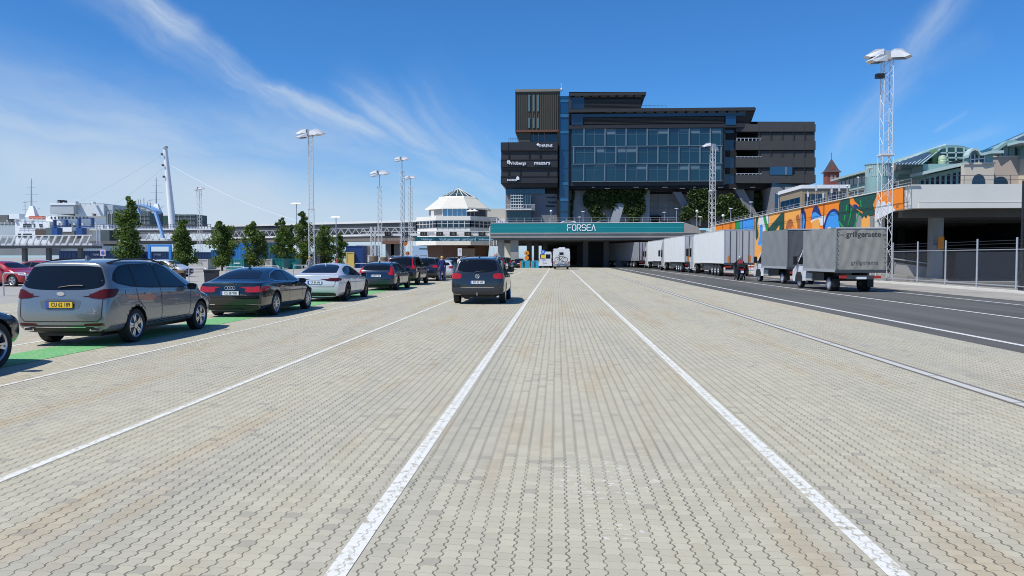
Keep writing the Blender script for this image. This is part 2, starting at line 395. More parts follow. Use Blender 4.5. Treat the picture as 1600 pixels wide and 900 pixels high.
def car_shell(s):
    """closed half-cage mirrored, subdivided, wheel arches cut; returns the mesh"""
    L, W, H = s['L'], s['W'], s['H']; hw = W / 2; gc = s.get('gc', .2)
    yF, yR = L / 2, -L / 2; ax = yF - s['fo']; rx = ax - s['wb']
    zh0, zh1, zb, zbr = s['hood0'], s['hood1'], s['belt'], s['beltr']
    wr = s['wr'] * hw
    def belt(y): return lerp(zbr, zb, (y - yR) / L)
    def ring(ys, xs, zs):
        if isinstance(ys, (int, float)): ys = [ys] * 9
        return [(x, y, z) for x, y, z in zip(xs, ys, zs)]
    def lower(y, k=1.0): # points 0..4 at full width
        return [0, .82 * hw * k, .965 * hw * k, 1.0 * hw * k, .985 * hw * k], [gc, gc, gc + .10, .55 * s.get('ms', 1), belt(y) - .13]
    def hoodring(y, zt, k):
        xs, zs = lower(y, k)
        zt5 = min(zt - .035, belt(y))
        zs = zs[:]; zs[4] = min(zs[4], zt5 - .10)
        return xs + [.93 * hw * k, .80 * hw * k, .45 * hw * k, 0], zs + [zt5, zt, zt + .02, zt + .03]
    def cabring(y, zt, wrk=1.0):
        xs, zs = lower(y)
        return xs + [.94 * hw, wr * wrk, wr * wrk * .72, 0], zs + [belt(y), zt - .075, zt - .012, zt]
    rings = []
    # nose (its points do not share one y)
    xs, zs = hoodring(yF, zh0, .80); zs[5] = zh0 - .10; zs[6] = zh0 - .06; zs[7] = zh0 - .045; zs[8] = zh0 - .04; zs[3] = .5
    nose = [yF - .16, yF - .13, yF - .05, yF - .02, yF - .05, yF - .13, yF - .2, yF - .2, yF - .2]
    rings.append(ring(nose, xs, zs))
    xs, zs = hoodring(yF - .30, zh0, .955); rings.append(ring(yF - .34, xs, zs))
    xs, zs = hoodring(ax, lerp(zh0, zh1, .5), 1.0); rings.append(ring(ax, xs, zs))
    yc = s['cowl']; xs, zs = hoodring(yc, zh1, 1.0); rings.append(ring(yc + .12, xs, zs))
    xs, zs = hoodring(yc, zh1 + .02, 1.0); xs[5] = .94 * hw; xs[6] = lerp(.80 * hw, wr, .3); rings.append(ring(yc, xs, zs))
    yt = s['wtop']
    ym = lerp(yc, yt, .5); zt = lerp(zh1, s['roof'][0][1], .55); xs, zs = cabring(ym, zt); xs[6] = lerp(.8 * hw, wr, .6); zs[6] = zt - .03; rings.append(ring(ym, xs, zs))
    for y, z in s['roof']:
        xs, zs = cabring(y, z, s.get('taper', {}).get(y, 1.0)); rings.append(ring(y, xs, zs))
    # fastback tail: deck stations
    for y, z, k in s.get('deck', []):
        xs, zs = lower(y, k)
        b = min(belt(y), z - .03); zs[4] = b - .12
        rings.append(ring(y, xs + [.94 * hw * k, .84 * hw * k * s.get('dw', 1), .5 * hw * k, 0], zs + [b, z - .02, z - .005, z]))
    # tail ring: profile offsets by height index
    t = s['tail']   # list of 9 (y offset from rear end, x factor, z)
    rings.append([(x * hw, yR + dy, z) for dy, x, z in t])
    n = len(rings); V = []; Fc = []
    idx = {}
    def add(p, key):
        if key not in idx: idx[key] = len(V); V.append(p)
        return idx[key]
    def vid(i, j, sd):
        x, y, z = rings[i][j]
        if j in (0, 8): return add((0, y, z), (i, j, 0))
        return add((x * sd, y, z), (i, j, sd))
    for i in range(n - 1):
        for j in range(8):
            for sd in (1, -1):
                q = (vid(i, j, sd), vid(i + 1, j, sd), vid(i + 1, j + 1, sd), vid(i, j + 1, sd))
                Fc.append(q if sd == 1 else q[::-1])
    for i, bul in ((0, .07), (n - 1, -s.get('bulge', .05))):
        cen = {}
        for j in range(1, 8):
            _, y, z = rings[i][j]; cen[j] = add((0, y + bul, z), (i, 'c', j))
        cen[0] = vid(i, 0, 1); cen[8] = vid(i, 8, 1)
        for j in range(8):
            for sd in (1, -1):
                q = [vid(i, j, sd), vid(i, j + 1, sd), cen[j + 1], cen[j]]
                q = [a for k, a in enumerate(q) if a not in q[:k]]
                if (i == 0) ^ (sd == 1): q = q[::-1]
                Fc.append(tuple(q))
    me = bpy.data.meshes.new('shell'); me.from_pydata(V, [], Fc); me.update()
    bm = bmesh.new(); bm.from_mesh(me)
    bmesh.ops.recalc_face_normals(bm, faces=bm.faces)
    cl = bm.edges.layers.float.get('crease_edge') or bm.edges.layers.float.new('crease_edge')
    tail0 = {idx.get((n - 1, j, sd)) for j in range(1, 8) for sd in (1, -1)}
    bm.verts.ensure_lookup_table()
    for e in bm.edges:
        a, b = e.verts[0].index, e.verts[1].index
        if a in tail0 and b in tail0: e[cl] = .35
    # belt and roof rails a little crisper
    for i in range(4, n - 1):
        for sd in (1, -1):
            for j, c in ((5, .35), (6, .30)):
                e = bm.edges.get((bm.verts[idx[(i, j, sd)]], bm.verts[idx[(i + 1, j, sd)]]))
                if e: e[cl] = c
    bm.to_mesh(me); bm.free()
    ob = bpy.data.objects.new('shell', me); C.objects.link(ob)
    md = ob.modifiers.new('s', 'SUBSURF'); md.levels = md.render_levels = 3
    m2 = evaluated(ob); bpy.data.objects.remove(ob); bpy.data.meshes.remove(me)
    mx = max(v.co.x for v in m2.vertices); mz = max(v.co.z for v in m2.vertices)
    y0 = min(v.co.y for v in m2.vertices); y1 = max(v.co.y for v in m2.vertices)
    for v in m2.vertices:
        v.co.x *= hw / mx; v.co.z = gc + (v.co.z - gc) * (H - gc) / (mz - gc); v.co.y = yR + (v.co.y - y0) * L / (y1 - y0)
    return m2, ax, rx

def cut_arches(me, ax, rx, r, W, body_m):
    ob = bpy.data.objects.new('b', me); C.objects.link(ob)
    me.materials.clear(); me.materials.append(body_m); me.materials.append(black)
    cut = MB(); ra = r + .055
    for y in (ax, rx):
        for sd in (1, -1):
            x0, x1 = sorted((sd * (W / 2 - .30), sd * (W / 2 + .2)))
            poly = [(y + math.cos(a) * ra, r + math.sin(a) * ra) for a in [2 * math.pi * k / 40 for k in range(40)]]
            cut.prism([(p[0], p[1]) for p in poly], 'x', x0, x1, black)
    co = cut.build('cut'); md = ob.modifiers.new('b', 'BOOLEAN'); md.operation = 'DIFFERENCE'; md.object = co; md.solver = 'EXACT'
    try: md.material_mode = 'TRANSFER'
    except Exception: pass
    m2 = evaluated(ob); bpy.data.objects.remove(ob); bpy.data.objects.remove(co)
    # arch lining is dark
    names = [m.name if m else '' for m in m2.materials]
    bi = names.index(black.name) if black.name in names else 1
    for p in m2.polygons:
        c = p.center
        for y in (ax, rx):
            if abs(math.hypot(c.y - y, c.z - r) - ra) < .012 or (math.hypot(c.y - y, c.z - r) < ra + .01 and abs(p.normal.x) > .98 and abs(c.x) < W / 2 - .27):
                p.material_index = bi
    m2.polygons.foreach_set('use_smooth', [True] * len(m2.polygons)); m2.set_sharp_from_angle(angle=R(40))
    return m2

def chaikin(p, k=2):
    for _ in range(k):
        q = []
        for i in range(len(p)):
            a, b = p[i], p[(i + 1) % len(p)]
            q += [(a[0] * .8 + b[0] * .2, a[1] * .8 + b[1] * .2), (a[0] * .2 + b[0] * .8, a[1] * .2 + b[1] * .8)]
        p = q
    return p
def inset(p, r=.05):
    # small corner radius of fixed size
    q = []
    n = len(p)
    for i in range(n):
        a, b, c = Vector(p[i - 1]), Vector(p[i]), Vector(p[(i + 1) % n])
        u, v = (a - b), (c - b); r1 = min(r, u.length * .4); r2 = min(r, v.length * .4)
        s0, s1 = b + u.normalized() * r1, b + v.normalized() * r2
        q += [tuple(s0), tuple(s0 * .25 + b * .5 + s1 * .25), tuple(s1)]
    return q
class Skin:
    def __init__(s, me):
        s.t = BVHTree.FromPolygons([v.co.copy() for v in me.vertices], [tuple(p.vertices) for p in me.polygons], epsilon=0)
    def cast(s, p, view):
        a, b = p
        if view == 'rear': o, d = Vector((a, -9, b)), Vector((0, 1, 0))
        elif view == 'front': o, d = Vector((a, 9, b)), Vector((0, -1, 0))
        elif view == 'right': o, d = Vector((4, a, b)), Vector((-1, 0, 0))
        elif view == 'left': o, d = Vector((-4, a, b)), Vector((1, 0, 0))
        elif view == 'top': o, d = Vector((a, b, 6)), Vector((0, 0, -1))
        h = s.t.ray_cast(o, d)
        return h[0], h[1], d
    def patch(s, poly, view, mat, mb=None, off=.004, res=.09, rnd=2, mat2=None):
        mb = mb or MB()
        if rnd: poly = chaikin(poly, rnd)
        bm = bmesh.new(); vs = [bm.verts.new((p[0], p[1], 0)) for p in poly]; f = bm.faces.new(vs)
        bmesh.ops.triangulate(bm, faces=[f])
        for k in (0, 1):
            lo = min(p[k] for p in poly); hi = max(p[k] for p in poly); n = max(1, int((hi - lo) / res))
            for i in range(1, n + 1):
                c = [0, 0, 0]; c[k] = lo + (hi - lo) * i / (n + 1); nr = [0, 0, 0]; nr[k] = 1
                bmesh.ops.bisect_plane(bm, geom=bm.verts[:] + bm.edges[:] + bm.faces[:], plane_co=c, plane_no=nr)
        base = len(mb.v); bad = set(); bm.verts.ensure_lookup_table()
        for i, v in enumerate(bm.verts):
            v.index = i
            h, nr, d = s.cast((v.co.x, v.co.y), view)
            if h is None: bad.add(i); mb.v.append((0, 0, 0)); continue
            if nr.dot(d) > 0: nr = -nr
            mb.v.append(tuple(h + nr * off))
        mi = mb.mi(mat)
        for f in bm.faces:
            ids = [v.index for v in f.verts]
            if any(i in bad for i in ids): continue
            mb.f.append(tuple(base + i for i in ids)); mb.m.append(mi)
        bm.free(); return mb
    def line(s, pts, wd, view, mat, mb=None, off=.005, step=.08, closed=False):
        mb = mb or MB()
        if closed: pts = pts + [pts[0]]
        for a, b in zip(pts, pts[1:]):
            a = Vector(a); b = Vector(b); d = b - a; n = max(1, int(d.length / step)); nv = Vector((-d.y, d.x)).normalized() * wd / 2
            for k in range(n):
                p, q = a + d * k / n, a + d * (k + 1) / n; qq = []
                for c in (p - nv, q - nv, q + nv, p + nv):
                    h, nr, dd = s.cast(c, view)
                    if h is None: qq = None; break
                    if nr.dot(dd) > 0: nr = -nr
                    qq.append(h + nr * off)
                if qq and max((qq[i] - qq[0]).length for i in range(4)) < step * 4 + wd * 4: mb.face(qq, mat)
        return mb

WH = {}
def wheel_meshes(r, wd, style):
    k = (r, wd, style)
    if k in WH: return WH[k]
    rr = r * (.70 if style != 'truck' else .56)
    t = MB().lathe([(rr, -wd / 2 + .01), (r * .93, -wd / 2), (r, -wd / 2 + .025), (r, wd / 2 - .025), (r * .93, wd / 2), (rr, wd / 2 - .01), (rr, wd / 2 - .05)], rubber, 36, 'x')
    # outer face at +x
    rim = MB(); dk = dalloy if style in ('dark', 'twotone') else alloy
    rim.lathe([(rr + .004, wd / 2 - .012), (rr - .012, wd / 2 - .004), (rr - .03, wd / 2 - .02), (rr - .035, -wd / 2 + .03)], alloy if style != 'dark' else dalloy, 36, 'x')
    face = MB()
    face.lathe([(rr - .03, 0.0), (.0, 0.0)], black, 30, 'x', (wd / 2 - .11, 0, 0))
    if style == 'truck':
        face.lathe([(rr - .02, wd / 2 - .10), (.10, wd / 2 - .04), (.09, wd / 2 + .05), (0, wd / 2 + .05)], steel, 20, 'x')
    elif style == 'steel':
        face.lathe([(rr - .02, wd / 2 - .06), (rr * .6, wd / 2 - .02), (rr * .3, wd / 2 - .05), (0, wd / 2 - .03)], steel, 24, 'x')
    else:
        ns = {'five': 5, 'twotone': 5, 'ten': 10, 'dark': 7}[style]
        sm = dalloy if style == 'dark' else alloy
        for i in range(ns):
            for da, wsp in (((-.17, .035), (.17, .035)) if style in ('twotone', 'five') else ((0, .022 if ns > 5 else .04),)):
                a = 2 * math.pi * i / ns + .3
                def pt(rad, w, an): c, d = math.cos(an), math.sin(an); return (c * rad - d * w, d * rad + c * w)
                a0, a1 = a + da * .25, a + da
                p1, p2 = pt(.045, -wsp * .7, a0), pt(.045, wsp * .7, a0); p3, p4 = pt(rr - .02, wsp * .55, a1), pt(rr - .02, -wsp * .55, a1)
                x0, x1 = wd / 2 - .05, wd / 2 - .018
                face.hexa([(x0, *p1), (x0, *p2), (x0, *p3), (x0, *p4), (x1, *p1), (x1, *p2), (x1, *p3), (x1, *p4)], sm)
        face.lathe([(.065, wd / 2 - .05), (.06, wd / 2 - .012), (0, wd / 2 - .01)], sm, 16, 'x')
        face.lathe([(.15, wd / 2 - .10), (.15, wd / 2 - .085), (0, wd / 2 - .085)], steel, 20, 'x')
    ob = [t.build('tyre', smooth=True), rim.build('rim', smooth=True), face.build('wheel', smooth=True)]
    ms = [o.data for o in ob]
    for o in ob: bpy.data.objects.remove(o)
    WH[k] = ms; return ms
def wheel(parent, x, y, r, wd, style, inward=0):
    t, rim, face = wheel_meshes(r, wd, style)
    wv = link('wheel', face, parent, (x - math.copysign(wd / 2, x) - math.copysign(inward, x), y, r)); wv.rotation_euler = (random.uniform(0, 6), 0, 0 if x > 0 else math.pi)
    link('tyre', t, wv); link('rim', rim, wv)
    return wv

plate_y = M('plate_yellow', (.85, .52, .03), .5, var=.05); plate_w = M('plate_white', (.75, .76, .78), .45, var=.05)
plate_b = M('plate_blue', (.03, .09, .42), .5); ink = M('plate_ink', (.015, .015, .02), .6)
def number_plate(parent, txt, x, y, z, tilt=0, yellow=False, w_=.52, h_=.11, front=False):
    mb = MB().cbox(0, .004, 0, w_ + .02, .008, h_ + .02, black)
    mb.cbox(0, -.004, 0, w_, .006, h_, plate_y if yellow else plate_w).box(-w_ / 2, -w_ / 2 + .055, -.0095, -.0072, -h_ / 2, h_ / 2, plate_b)
    p = mb.build('number_plate', parent, loc=(x, y, z)); p.rotation_euler = (tilt, 0, math.pi if front else 0)
    if txt: text(txt, h_ * 1.02, ink, p, 'lettering', (.028, -.010, 0), REAR, depth=.001, sx=min(1.3, (w_ - .10) / (len(txt) * h_ * .56)))
    return p
def mirror_part(parent, x, y, z, m, s=1.0):
    sd = 1 if x > 0 else -1
    mb = MB(); o = Vector((x, y, z))
    pr = [(0.0, .10), (.05, .095), (.11, .07), (.13, .03), (.14, 0)]
    n = 14; k = len(mb.v)
    for rr, hh in [(1, 0), (.98, .04), (.85, .09), (.5, .125), (.0, .13)]:
        for i in range(n):
            a = 2 * math.pi * i / n; ca, sa = math.cos(a), math.sin(a)
            ex = math.copysign(abs(ca) ** .7, ca) * .115 * rr * s; ez = math.copysign(abs(sa) ** .7, sa) * .075 * rr * s
            mb.v.append((x + sd * .12 + ex, y + hh, z + ez))
    mi = mb.mi(m)
    for q in range(4):
        for i in range(n): mb.f.append((k + q * n + i, k + q * n + (i + 1) % n, k + (q + 1) * n + (i + 1) % n, k + (q + 1) * n + i)); mb.m.append(mi)
    mb.hexa([(x - sd * .10, y, z - .07), (x + sd * .03, y, z - .05), (x + sd * .03, y + .06, z - .05), (x - sd * .10, y + .08, z - .07),
             (x - sd * .10, y, z - .04), (x + sd * .03, y, z - .02), (x + sd * .03, y + .06, z - .02), (x - sd * .10, y + .08, z - .04)], m)
    q = mb.build('mirror', parent, smooth=True)
    g = MB().cbox(x + sd * .12, y - .001, z, .20 * s, .006, .12 * s, glass).build('mirror_glass', q)
    return q

def roofline(s):
    pts = [(s['cowl'], s['hood1'] + .02)] + list(s['roof'])
    pts += [(y, z) for y, z, *_ in s.get('deck', [])]
    return sorted(pts)
def build_car(s, body_m, label, cat='car', name='car', loc=(0, 0, 0), rz=0, group=None):
    root = thing(name, label, cat, loc, rz, group)
    me, ax, rx = car_shell(s)
    L, W, H, r = s['L'], s['W'], s['H'], s['r']
    me = cut_arches(me, ax, rx, r, W, body_m)
    body = link('body', me, root); sk = Skin(me)
    hw = W / 2; yR = -L / 2
    for sd, view in ((1, 'right'), (-1, 'left')):
        if s.get('surround'):
            sk.patch(s['surround'], view, black, off=.003, rnd=1).build('window_surround', root, smooth=True, fix=False)
        for poly in s['dlo']:
            sk.patch(inset(poly), view, s.get('glass', glass), off=.007, rnd=0).build('side_window', root, smooth=True, fix=False)
        if s.get('dlo_trim'):
            mt, wd_, pl = s['dlo_trim']
            sk.line(chaikin(pl, 1), wd_, view, mt, off=.008, closed=True).build('window_trim', root, fix=False)
        for ln in s.get('seams', []):
            lo = sk.line(ln, .011, view, seam_m)
            if lo.f: lo.build('door_seam', root, fix=False)
        for hx, hz in s.get('handles', []):
            h, nr, d = sk.cast((hx, hz), view)
            if h: MB().cbox(h.x + sd * .012, h.y, h.z, .03, .20, .032, s.get('handle_m', body_m)).build('door_handle', root)
        if s.get('cladding'):
            mb = MB()
            zc = s['cladding']
            sk.patch([(rx + r + .07, s.get('gc', .2) + .03), (ax - r - .07, s.get('gc', .2) + .03), (ax - r - .07, zc), (rx + r + .07, zc)], view, black, mb, rnd=0, off=.008)
            mb.build('sill_cladding', root, fix=False)
    sk.patch(s['rear_glass'], s.get('rg_view', 'rear'), s.get('glass', glass), rnd=2, off=.004).build('rear_window', root, smooth=True, fix=False)
    if s.get('rg_trim'): sk.line(chaikin(s['rear_glass'], 2), .012, s.get('rg_view', 'rear'), s['rg_trim'], off=.007, closed=True).build('window_trim', root, fix=False)
    # windscreen from above
    yc, yt = s['cowl'], s['wtop']
    wr = s['wr'] * hw
    sk.patch([(-hw * .78, yc - .03), (hw * .78, yc - .03), (wr * .93, yt + .10), (-wr * .93, yt + .10)], 'top', s.get('glass', glass), rnd=1, off=.005).build('windscreen', root, smooth=True, fix=False)
    for sd in (1, -1):
        for poly, view, mt in s['lamps']:
            if view in ('rear', 'front'): pl = [(x * sd, z) for x, z in poly]; vw = view
            else: pl = poly; vw = 'right' if sd == 1 else 'left'
            nm = 'tail_light' if mt in (redl, dredl) else ('headlight' if view in ('front',) or poly[0][0] > 0 else 'reflector')
            sk.patch(pl, vw, mt, off=.010, rnd=1, res=.05).build(nm, root, smooth=True, fix=False)
    for nm, polys in s.get('extra', {}).items():
        for poly, view, mt, off in polys:
            sk.patch(poly, view, mt, off=off, rnd=1, res=.06).build(nm, root, smooth=True, fix=False)
    for ln in s.get('rear_seams', []):
        rs = sk.line(ln, .012, 'rear', seam_m)
        if rs.f: rs.build('tailgate_seam', root, fix=False)
    for x in (hw, -hw):
        for y in (ax, rx): wheel(root, x * .985, y, r, s.get('tw', .225), s['wheel'])
    ub = MB().box(-hw * .62, hw * .62, yR + .35, L / 2 - .4, s.get('gc', .2) - .05, s.get('gc', .2) + .05, black)
    ub.bar((-hw * .8, rx, r), (hw * .8, rx, r), .05, black, 8); ub.bar((-hw * .8, ax, r), (hw * .8, ax, r), .05, black, 8)
    ub.build('underbody', root)
    for sd in (1, -1):
        yv = s['mirror'][0]; h, nr, d = sk.cast((yv, s['mirror'][1]), 'right')
        mirror_part(root, sd * (h.x + .03), yv, s['mirror'][1], s.get('mirror_m', body_m), s['mirror'][2] if len(s['mirror']) > 2 else 1)
    if s.get('rails'):
        for sd in (1, -1):
            y0, y1 = s['rails'][:2]; pts = []
            for i in range(13):
                y = lerp(y0, y1, i / 12); h, nr, d = sk.cast((sd * wr * .93, y), 'top')
                if h: pts.append(h + Vector((0, 0, .045 * min(1, 4 * min(i, 12 - i) / 12) + .008)))
            MB().tube(pts, .018, s['rails'][2], 6).build('roof_rail', root)
    if s.get('aerial'):
        h, nr, d = sk.cast((0, s['aerial']), 'top')
        MB().prism([(h.y - .09, h.z - .01), (h.y + .09, h.z - .01), (h.y - .03, h.z + .07), (h.y - .07, h.z + .07)], 'x', -.022, .022, s.get('aerial_m', body_m)).build('aerial', root)
    if s.get('wiper'):
        z, x0, x1 = s['wiper']; pts = []
        for i in range(6):
            h, nr, d = sk.cast((lerp(x0, x1, i / 5), z + .04 * math.sin(i / 5 * 2)), 'rear')
            if h: pts.append(h + Vector((0, -.03, 0)))
        MB().tube(pts, .010, black, 5).build('wiper', root)
    if 'plate' in s:
        z, txt, yel = s['plate']; h, nr, d = sk.cast((0, z), 'rear')
        number_plate(root, txt, 0, min(h.y, sk.cast((0, z - .05), 'rear')[0].y, sk.cast((.25, z - .05), 'rear')[0].y) - .015, z, 0, yel)
    return root, sk

def tailring(prof):
    """prof: 9 of (y offset from the rear end, x factor, z) from bottom centre to top centre"""
    return prof
# --- shapes
MPV = dict(L=4.80, W=1.92, H=1.70, gc=.24, fo=.93, wb=2.85, r=.345, hood0=.86, hood1=1.10, belt=1.03, beltr=1.15, wr=.735, cowl=1.33, wtop=.42,
    roof=[(.42, 1.60), (-.15, 1.685), (-1.0, 1.705), (-1.75, 1.68), (-2.12, 1.645)],
    tail=[(.16, 0, .30), (.12, .78, .30), (.04, .90, .36), (0, .945, .58), (.05, .93, .92), (.10, .88, 1.14), (.26, .70, 1.56), (.28, .54, 1.615), (.28, 0, 1.63)],
    wheel='twotone', mirror=(.78, 1.06), aerial=-1.45, rails=(.25, -1.9, black), wiper=(1.15, -.05, .42),
    dlo=[[(-2.00, 1.24), (-1.38, 1.14), (-1.36, 1.54), (-1.60, 1.54), (-1.86, 1.43)], [(-1.31, 1.13), (-.40, 1.10), (-.42, 1.56), (-1.29, 1.55)], [(-.34, 1.10), (.80, 1.06), (.62, 1.19), (.20, 1.48), (-.03, 1.545), (-.36, 1.565)], ],
    surround=[(-2.08, 1.24), (-1.36, 1.11), (.90, 1.03), (.64, 1.21), (.20, 1.51), (-.04, 1.575), (-.40, 1.60), (-1.58, 1.58), (-1.92, 1.44)],
    rear_glass=[(-.82, 1.21), (-.72, 1.14), (-.42, 1.10), (.42, 1.10), (.72, 1.14), (.82, 1.21), (.72, 1.46), (.66, 1.56), (-.66, 1.56), (-.72, 1.46)],
    lamps=[([(.50, .98), (.64, .94), (.885, .93), (.885, 1.11), (.80, 1.12)], 'rear', dredl), ([(-2.34, .94), (-2.12, .96), (-1.93, 1.12), (-2.34, 1.11)], 'right', dredl),
           ([(.48, .42), (.80, .43), (.86, .47), (.46, .46)], 'rear', dredl),
           ([(2.35, .62), (1.95, .72), (1.75, .84), (2.3, .80)], 'right', clearl)],
    extra={'rear_bumper_insert': [([(-.72, .27), (.72, .27), (.80, .33), (.62, .40), (-.62, .40), (-.80, .33)], 'rear', black, .012)],
           'plate_recess_shade': [([(-.36, .71), (.36, .71), (.42, .93), (-.42, .93)], 'rear', M('silver_shade', (.16, .18, .19), .35, .5), .003)],  # flush patch: the recess shade is painted as a darker silver
           'chrome_strip': [([(-.50, .388), (.50, .388), (.50, .402), (-.50, .402)], 'rear', chrome, .018)]},
    seams=[[(-.38, 1.06), (-.38, .40)], [(.98, 1.0), (.88, .42), (-1.0, .38)], [(-1.34, 1.10), (-1.30, .85), (-1.05, .66)], [(-1.0, .36), (.95, .36)], [(-1.75, 1.08), (-1.75, .95)]],
    rear_seams=[[(-.82, 1.08), (-.80, .58), (-.72, .50), (.72, .50), (.80, .58), (.82, 1.08)], [(-.84, .42), (.84, .42)]],
    handles=[(-.95, .98), (.05, .95)], plate=(.82, 'CU 62 189', True))
FAST = dict(L=4.97, W=1.91, H=1.42, gc=.18, fo=.95, wb=2.91, r=.345, hood0=.74, hood1=.97, belt=.90, beltr=1.00, wr=.66, cowl=1.15, wtop=.30,
    roof=[(.30, 1.36), (-.25, 1.42), (-.85, 1.39), (-1.35, 1.30)], dw=.88,
    deck=[(-1.85, 1.13, .985), (-2.22, 1.015, .96), (-2.38, 1.00, .93)],
    tail=[(.20, 0, .26), (.15, .76, .26), (.06, .88, .32), (.0, .93, .55), (.03, .93, .76), (.05, .89, .90), (.05, .78, .965), (.05, .50, .98), (.05, 0, .985)],
    surround=[(-1.62, 1.02), (.84, .94), (.42, 1.16), (.05, 1.30), (-.28, 1.335), (-.75, 1.335), (-1.12, 1.26), (-1.36, 1.19)], wheel='ten', mirror=(.68, .97), aerial=-1.0, rg_view='top', rg_trim=None,
    rear_glass=[(-.62, -2.0), (.62, -2.0), (.60, -1.75), (.50, -1.22), (-.50, -1.22), (-.60, -1.75)],
    dlo=[[(-1.55, 1.035), (-1.12, 1.0), (-1.12, 1.20), (-1.30, 1.17)], [(-1.08, 1.0), (-.32, .97), (-.34, 1.28), (-.75, 1.29), (-1.08, 1.22)], [(-.26, .97), (.74, .96), (.42, 1.12), (.05, 1.26), (-.28, 1.29)]],
    lamps=[([(.42, .72), (.92, .73), (.93, .88), (.80, .90), (.44, .83)], 'rear', redl), ([(-2.5, .73), (-2.22, .76), (-2.20, .87), (-2.5, .88)], 'right', redl), ([(2.4, .58), (2.0, .62), (1.9, .72), (2.35, .70)], 'right', clearl)],
    extra={'rear_diffuser': [([(-.74, .22), (.74, .22), (.80, .30), (.70, .36), (-.70, .36), (-.80, .30)], 'rear', black, .010)]},
    seams=[[(-.29, .96), (-.29, .35)], [(.92, .92), (.88, .36), (-.98, .33)], [(-1.10, 1.0), (-1.12, .80), (-.98, .60)]],
    rear_seams=[[(-.84, .93), (-.76, .70), (-.70, .58), (.70, .58), (.76, .70), (.84, .93)]],
    handles=[(-.95, .86), (.02, .84)], plate=(.68, '', False))
WAGON = dict(L=4.76, W=1.85, H=1.43, gc=.19, fo=.90, wb=2.87, r=.335, hood0=.76, hood1=.98, belt=.92, beltr=1.00, wr=.69, cowl=1.10, wtop=.25,
    roof=[(.25, 1.37), (-.3, 1.43), (-1.1, 1.42), (-1.75, 1.38), (-2.0, 1.34)],
    tail=[(.16, 0, .28), (.12, .76, .28), (.04, .90, .34), (0, .95, .55), (.03, .94, .82), (.10, .88, 1.00), (.36, .66, 1.28), (.40, .50, 1.31), (.40, 0, 1.32)],
    surround=[(-2.0, 1.05), (.74, .955), (.30, 1.20), (-.02, 1.31), (-.36, 1.335), (-1.24, 1.32), (-1.76, 1.26)], wheel='dark', mirror=(.62, .99), aerial=-1.5, rails=(.1, -1.9, black),
    dlo=[[(-1.95, 1.06), (-1.30, 1.03), (-1.30, 1.27), (-1.72, 1.23)], [(-1.24, 1.02), (-.40, 1.00), (-.42, 1.29), (-1.24, 1.28)], [(-.34, 1.0), (.64, .97), (.30, 1.16), (-.02, 1.27), (-.36, 1.30)]],
    rear_glass=[(-.68, 1.0), (.68, 1.0), (.62, 1.20), (.54, 1.25), (-.54, 1.25), (-.62, 1.20)],
    lamps=[([(.62, .78), (.92, .76), (.90, .98), (.72, 1.20), (.66, 1.20), (.70, .96), (.60, .86)], 'rear', redl), ([(-2.42, .78), (-2.16, .80), (-2.12, .92), (-2.4, .98)], 'right', redl), ([(2.3, .58), (1.9, .64), (1.85, .74), (2.25, .72)], 'right', clearl)],
    extra={'rear_bumper_insert': [([(-.72, .24), (.72, .24), (.76, .34), (-.76, .34)], 'rear', black, .010)]},
    seams=[[(-.37, .98), (-.37, .35)], [(.86, .92), (.82, .36), (-1.0, .33)], [(-1.26, 1.0), (-1.25, .8), (-1.0, .6)]],
    rear_seams=[[(-.80, .74), (-.70, .45), (.70, .45), (.80, .74)]], handles=[(-.95, .88), (.0, .86)], plate=(.72, '', False))
SUV = dict(L=4.90, W=1.93, H=1.76, gc=.28, fo=.90, wb=2.95, r=.37, hood0=.98, hood1=1.16, belt=1.08, beltr=1.14, wr=.74, cowl=1.18, wtop=.42, ms=1.15,
    roof=[(.42, 1.69), (-.2, 1.755), (-1.0, 1.76), (-1.85, 1.72), (-2.12, 1.68)],
    tail=[(.14, 0, .36), (.10, .80, .36), (.02, .93, .42), (0, .955, .66), (.03, .95, 1.0), (.07, .92, 1.15), (.24, .73, 1.57), (.28, .55, 1.64), (.28, 0, 1.655)],
    surround=[(-2.08, 1.20), (.84, 1.14), (.44, 1.46), (.10, 1.61), (-.4, 1.64), (-1.4, 1.62), (-1.90, 1.59)], wheel='ten', mirror=(.68, 1.20, 1.25), aerial=-1.6, rails=(.2, -2.0, steel), wiper=(1.16, -.10, .30),
    dlo=[[(-2.02, 1.22), (-1.42, 1.19), (-1.42, 1.57), (-1.86, 1.55)], [(-1.36, 1.19), (-.42, 1.17), (-.44, 1.59), (-1.36, 1.58)], [(-.36, 1.17), (.72, 1.16), (.42, 1.42), (.10, 1.57), (-.38, 1.60)]],
    rear_glass=[(-.74, 1.16), (.74, 1.16), (.66, 1.50), (.58, 1.60), (-.58, 1.60), (-.66, 1.50)],
    lamps=[([(.56, .93), (.93, .92), (.93, 1.12), (.58, 1.11)], 'rear', redl), ([(-2.44, .93), (-2.20, .95), (-2.20, 1.09), (-2.44, 1.11)], 'right', redl), ([(2.35, .78), (2.0, .82), (1.95, .94), (2.3, .93)], 'right', clearl)],
    extra={'rear_bumper': [([(-.88, .33), (.88, .33), (.90, .46), (-.90, .46)], 'rear', black, .010)]},
    seams=[[(-.39, 1.14), (-.39, .42)], [(.95, 1.1), (.9, .42), (-1.05, .40)], [(-1.38, 1.18), (-1.38, .95), (-1.08, .72)]],
    rear_seams=[[(-.86, .90), (-.80, .72), (-.74, .64), (.74, .64), (.80, .72), (.86, .90)]], handles=[(-1.0, 1.02), (-.05, 1.0)], plate=(.79, '', False))
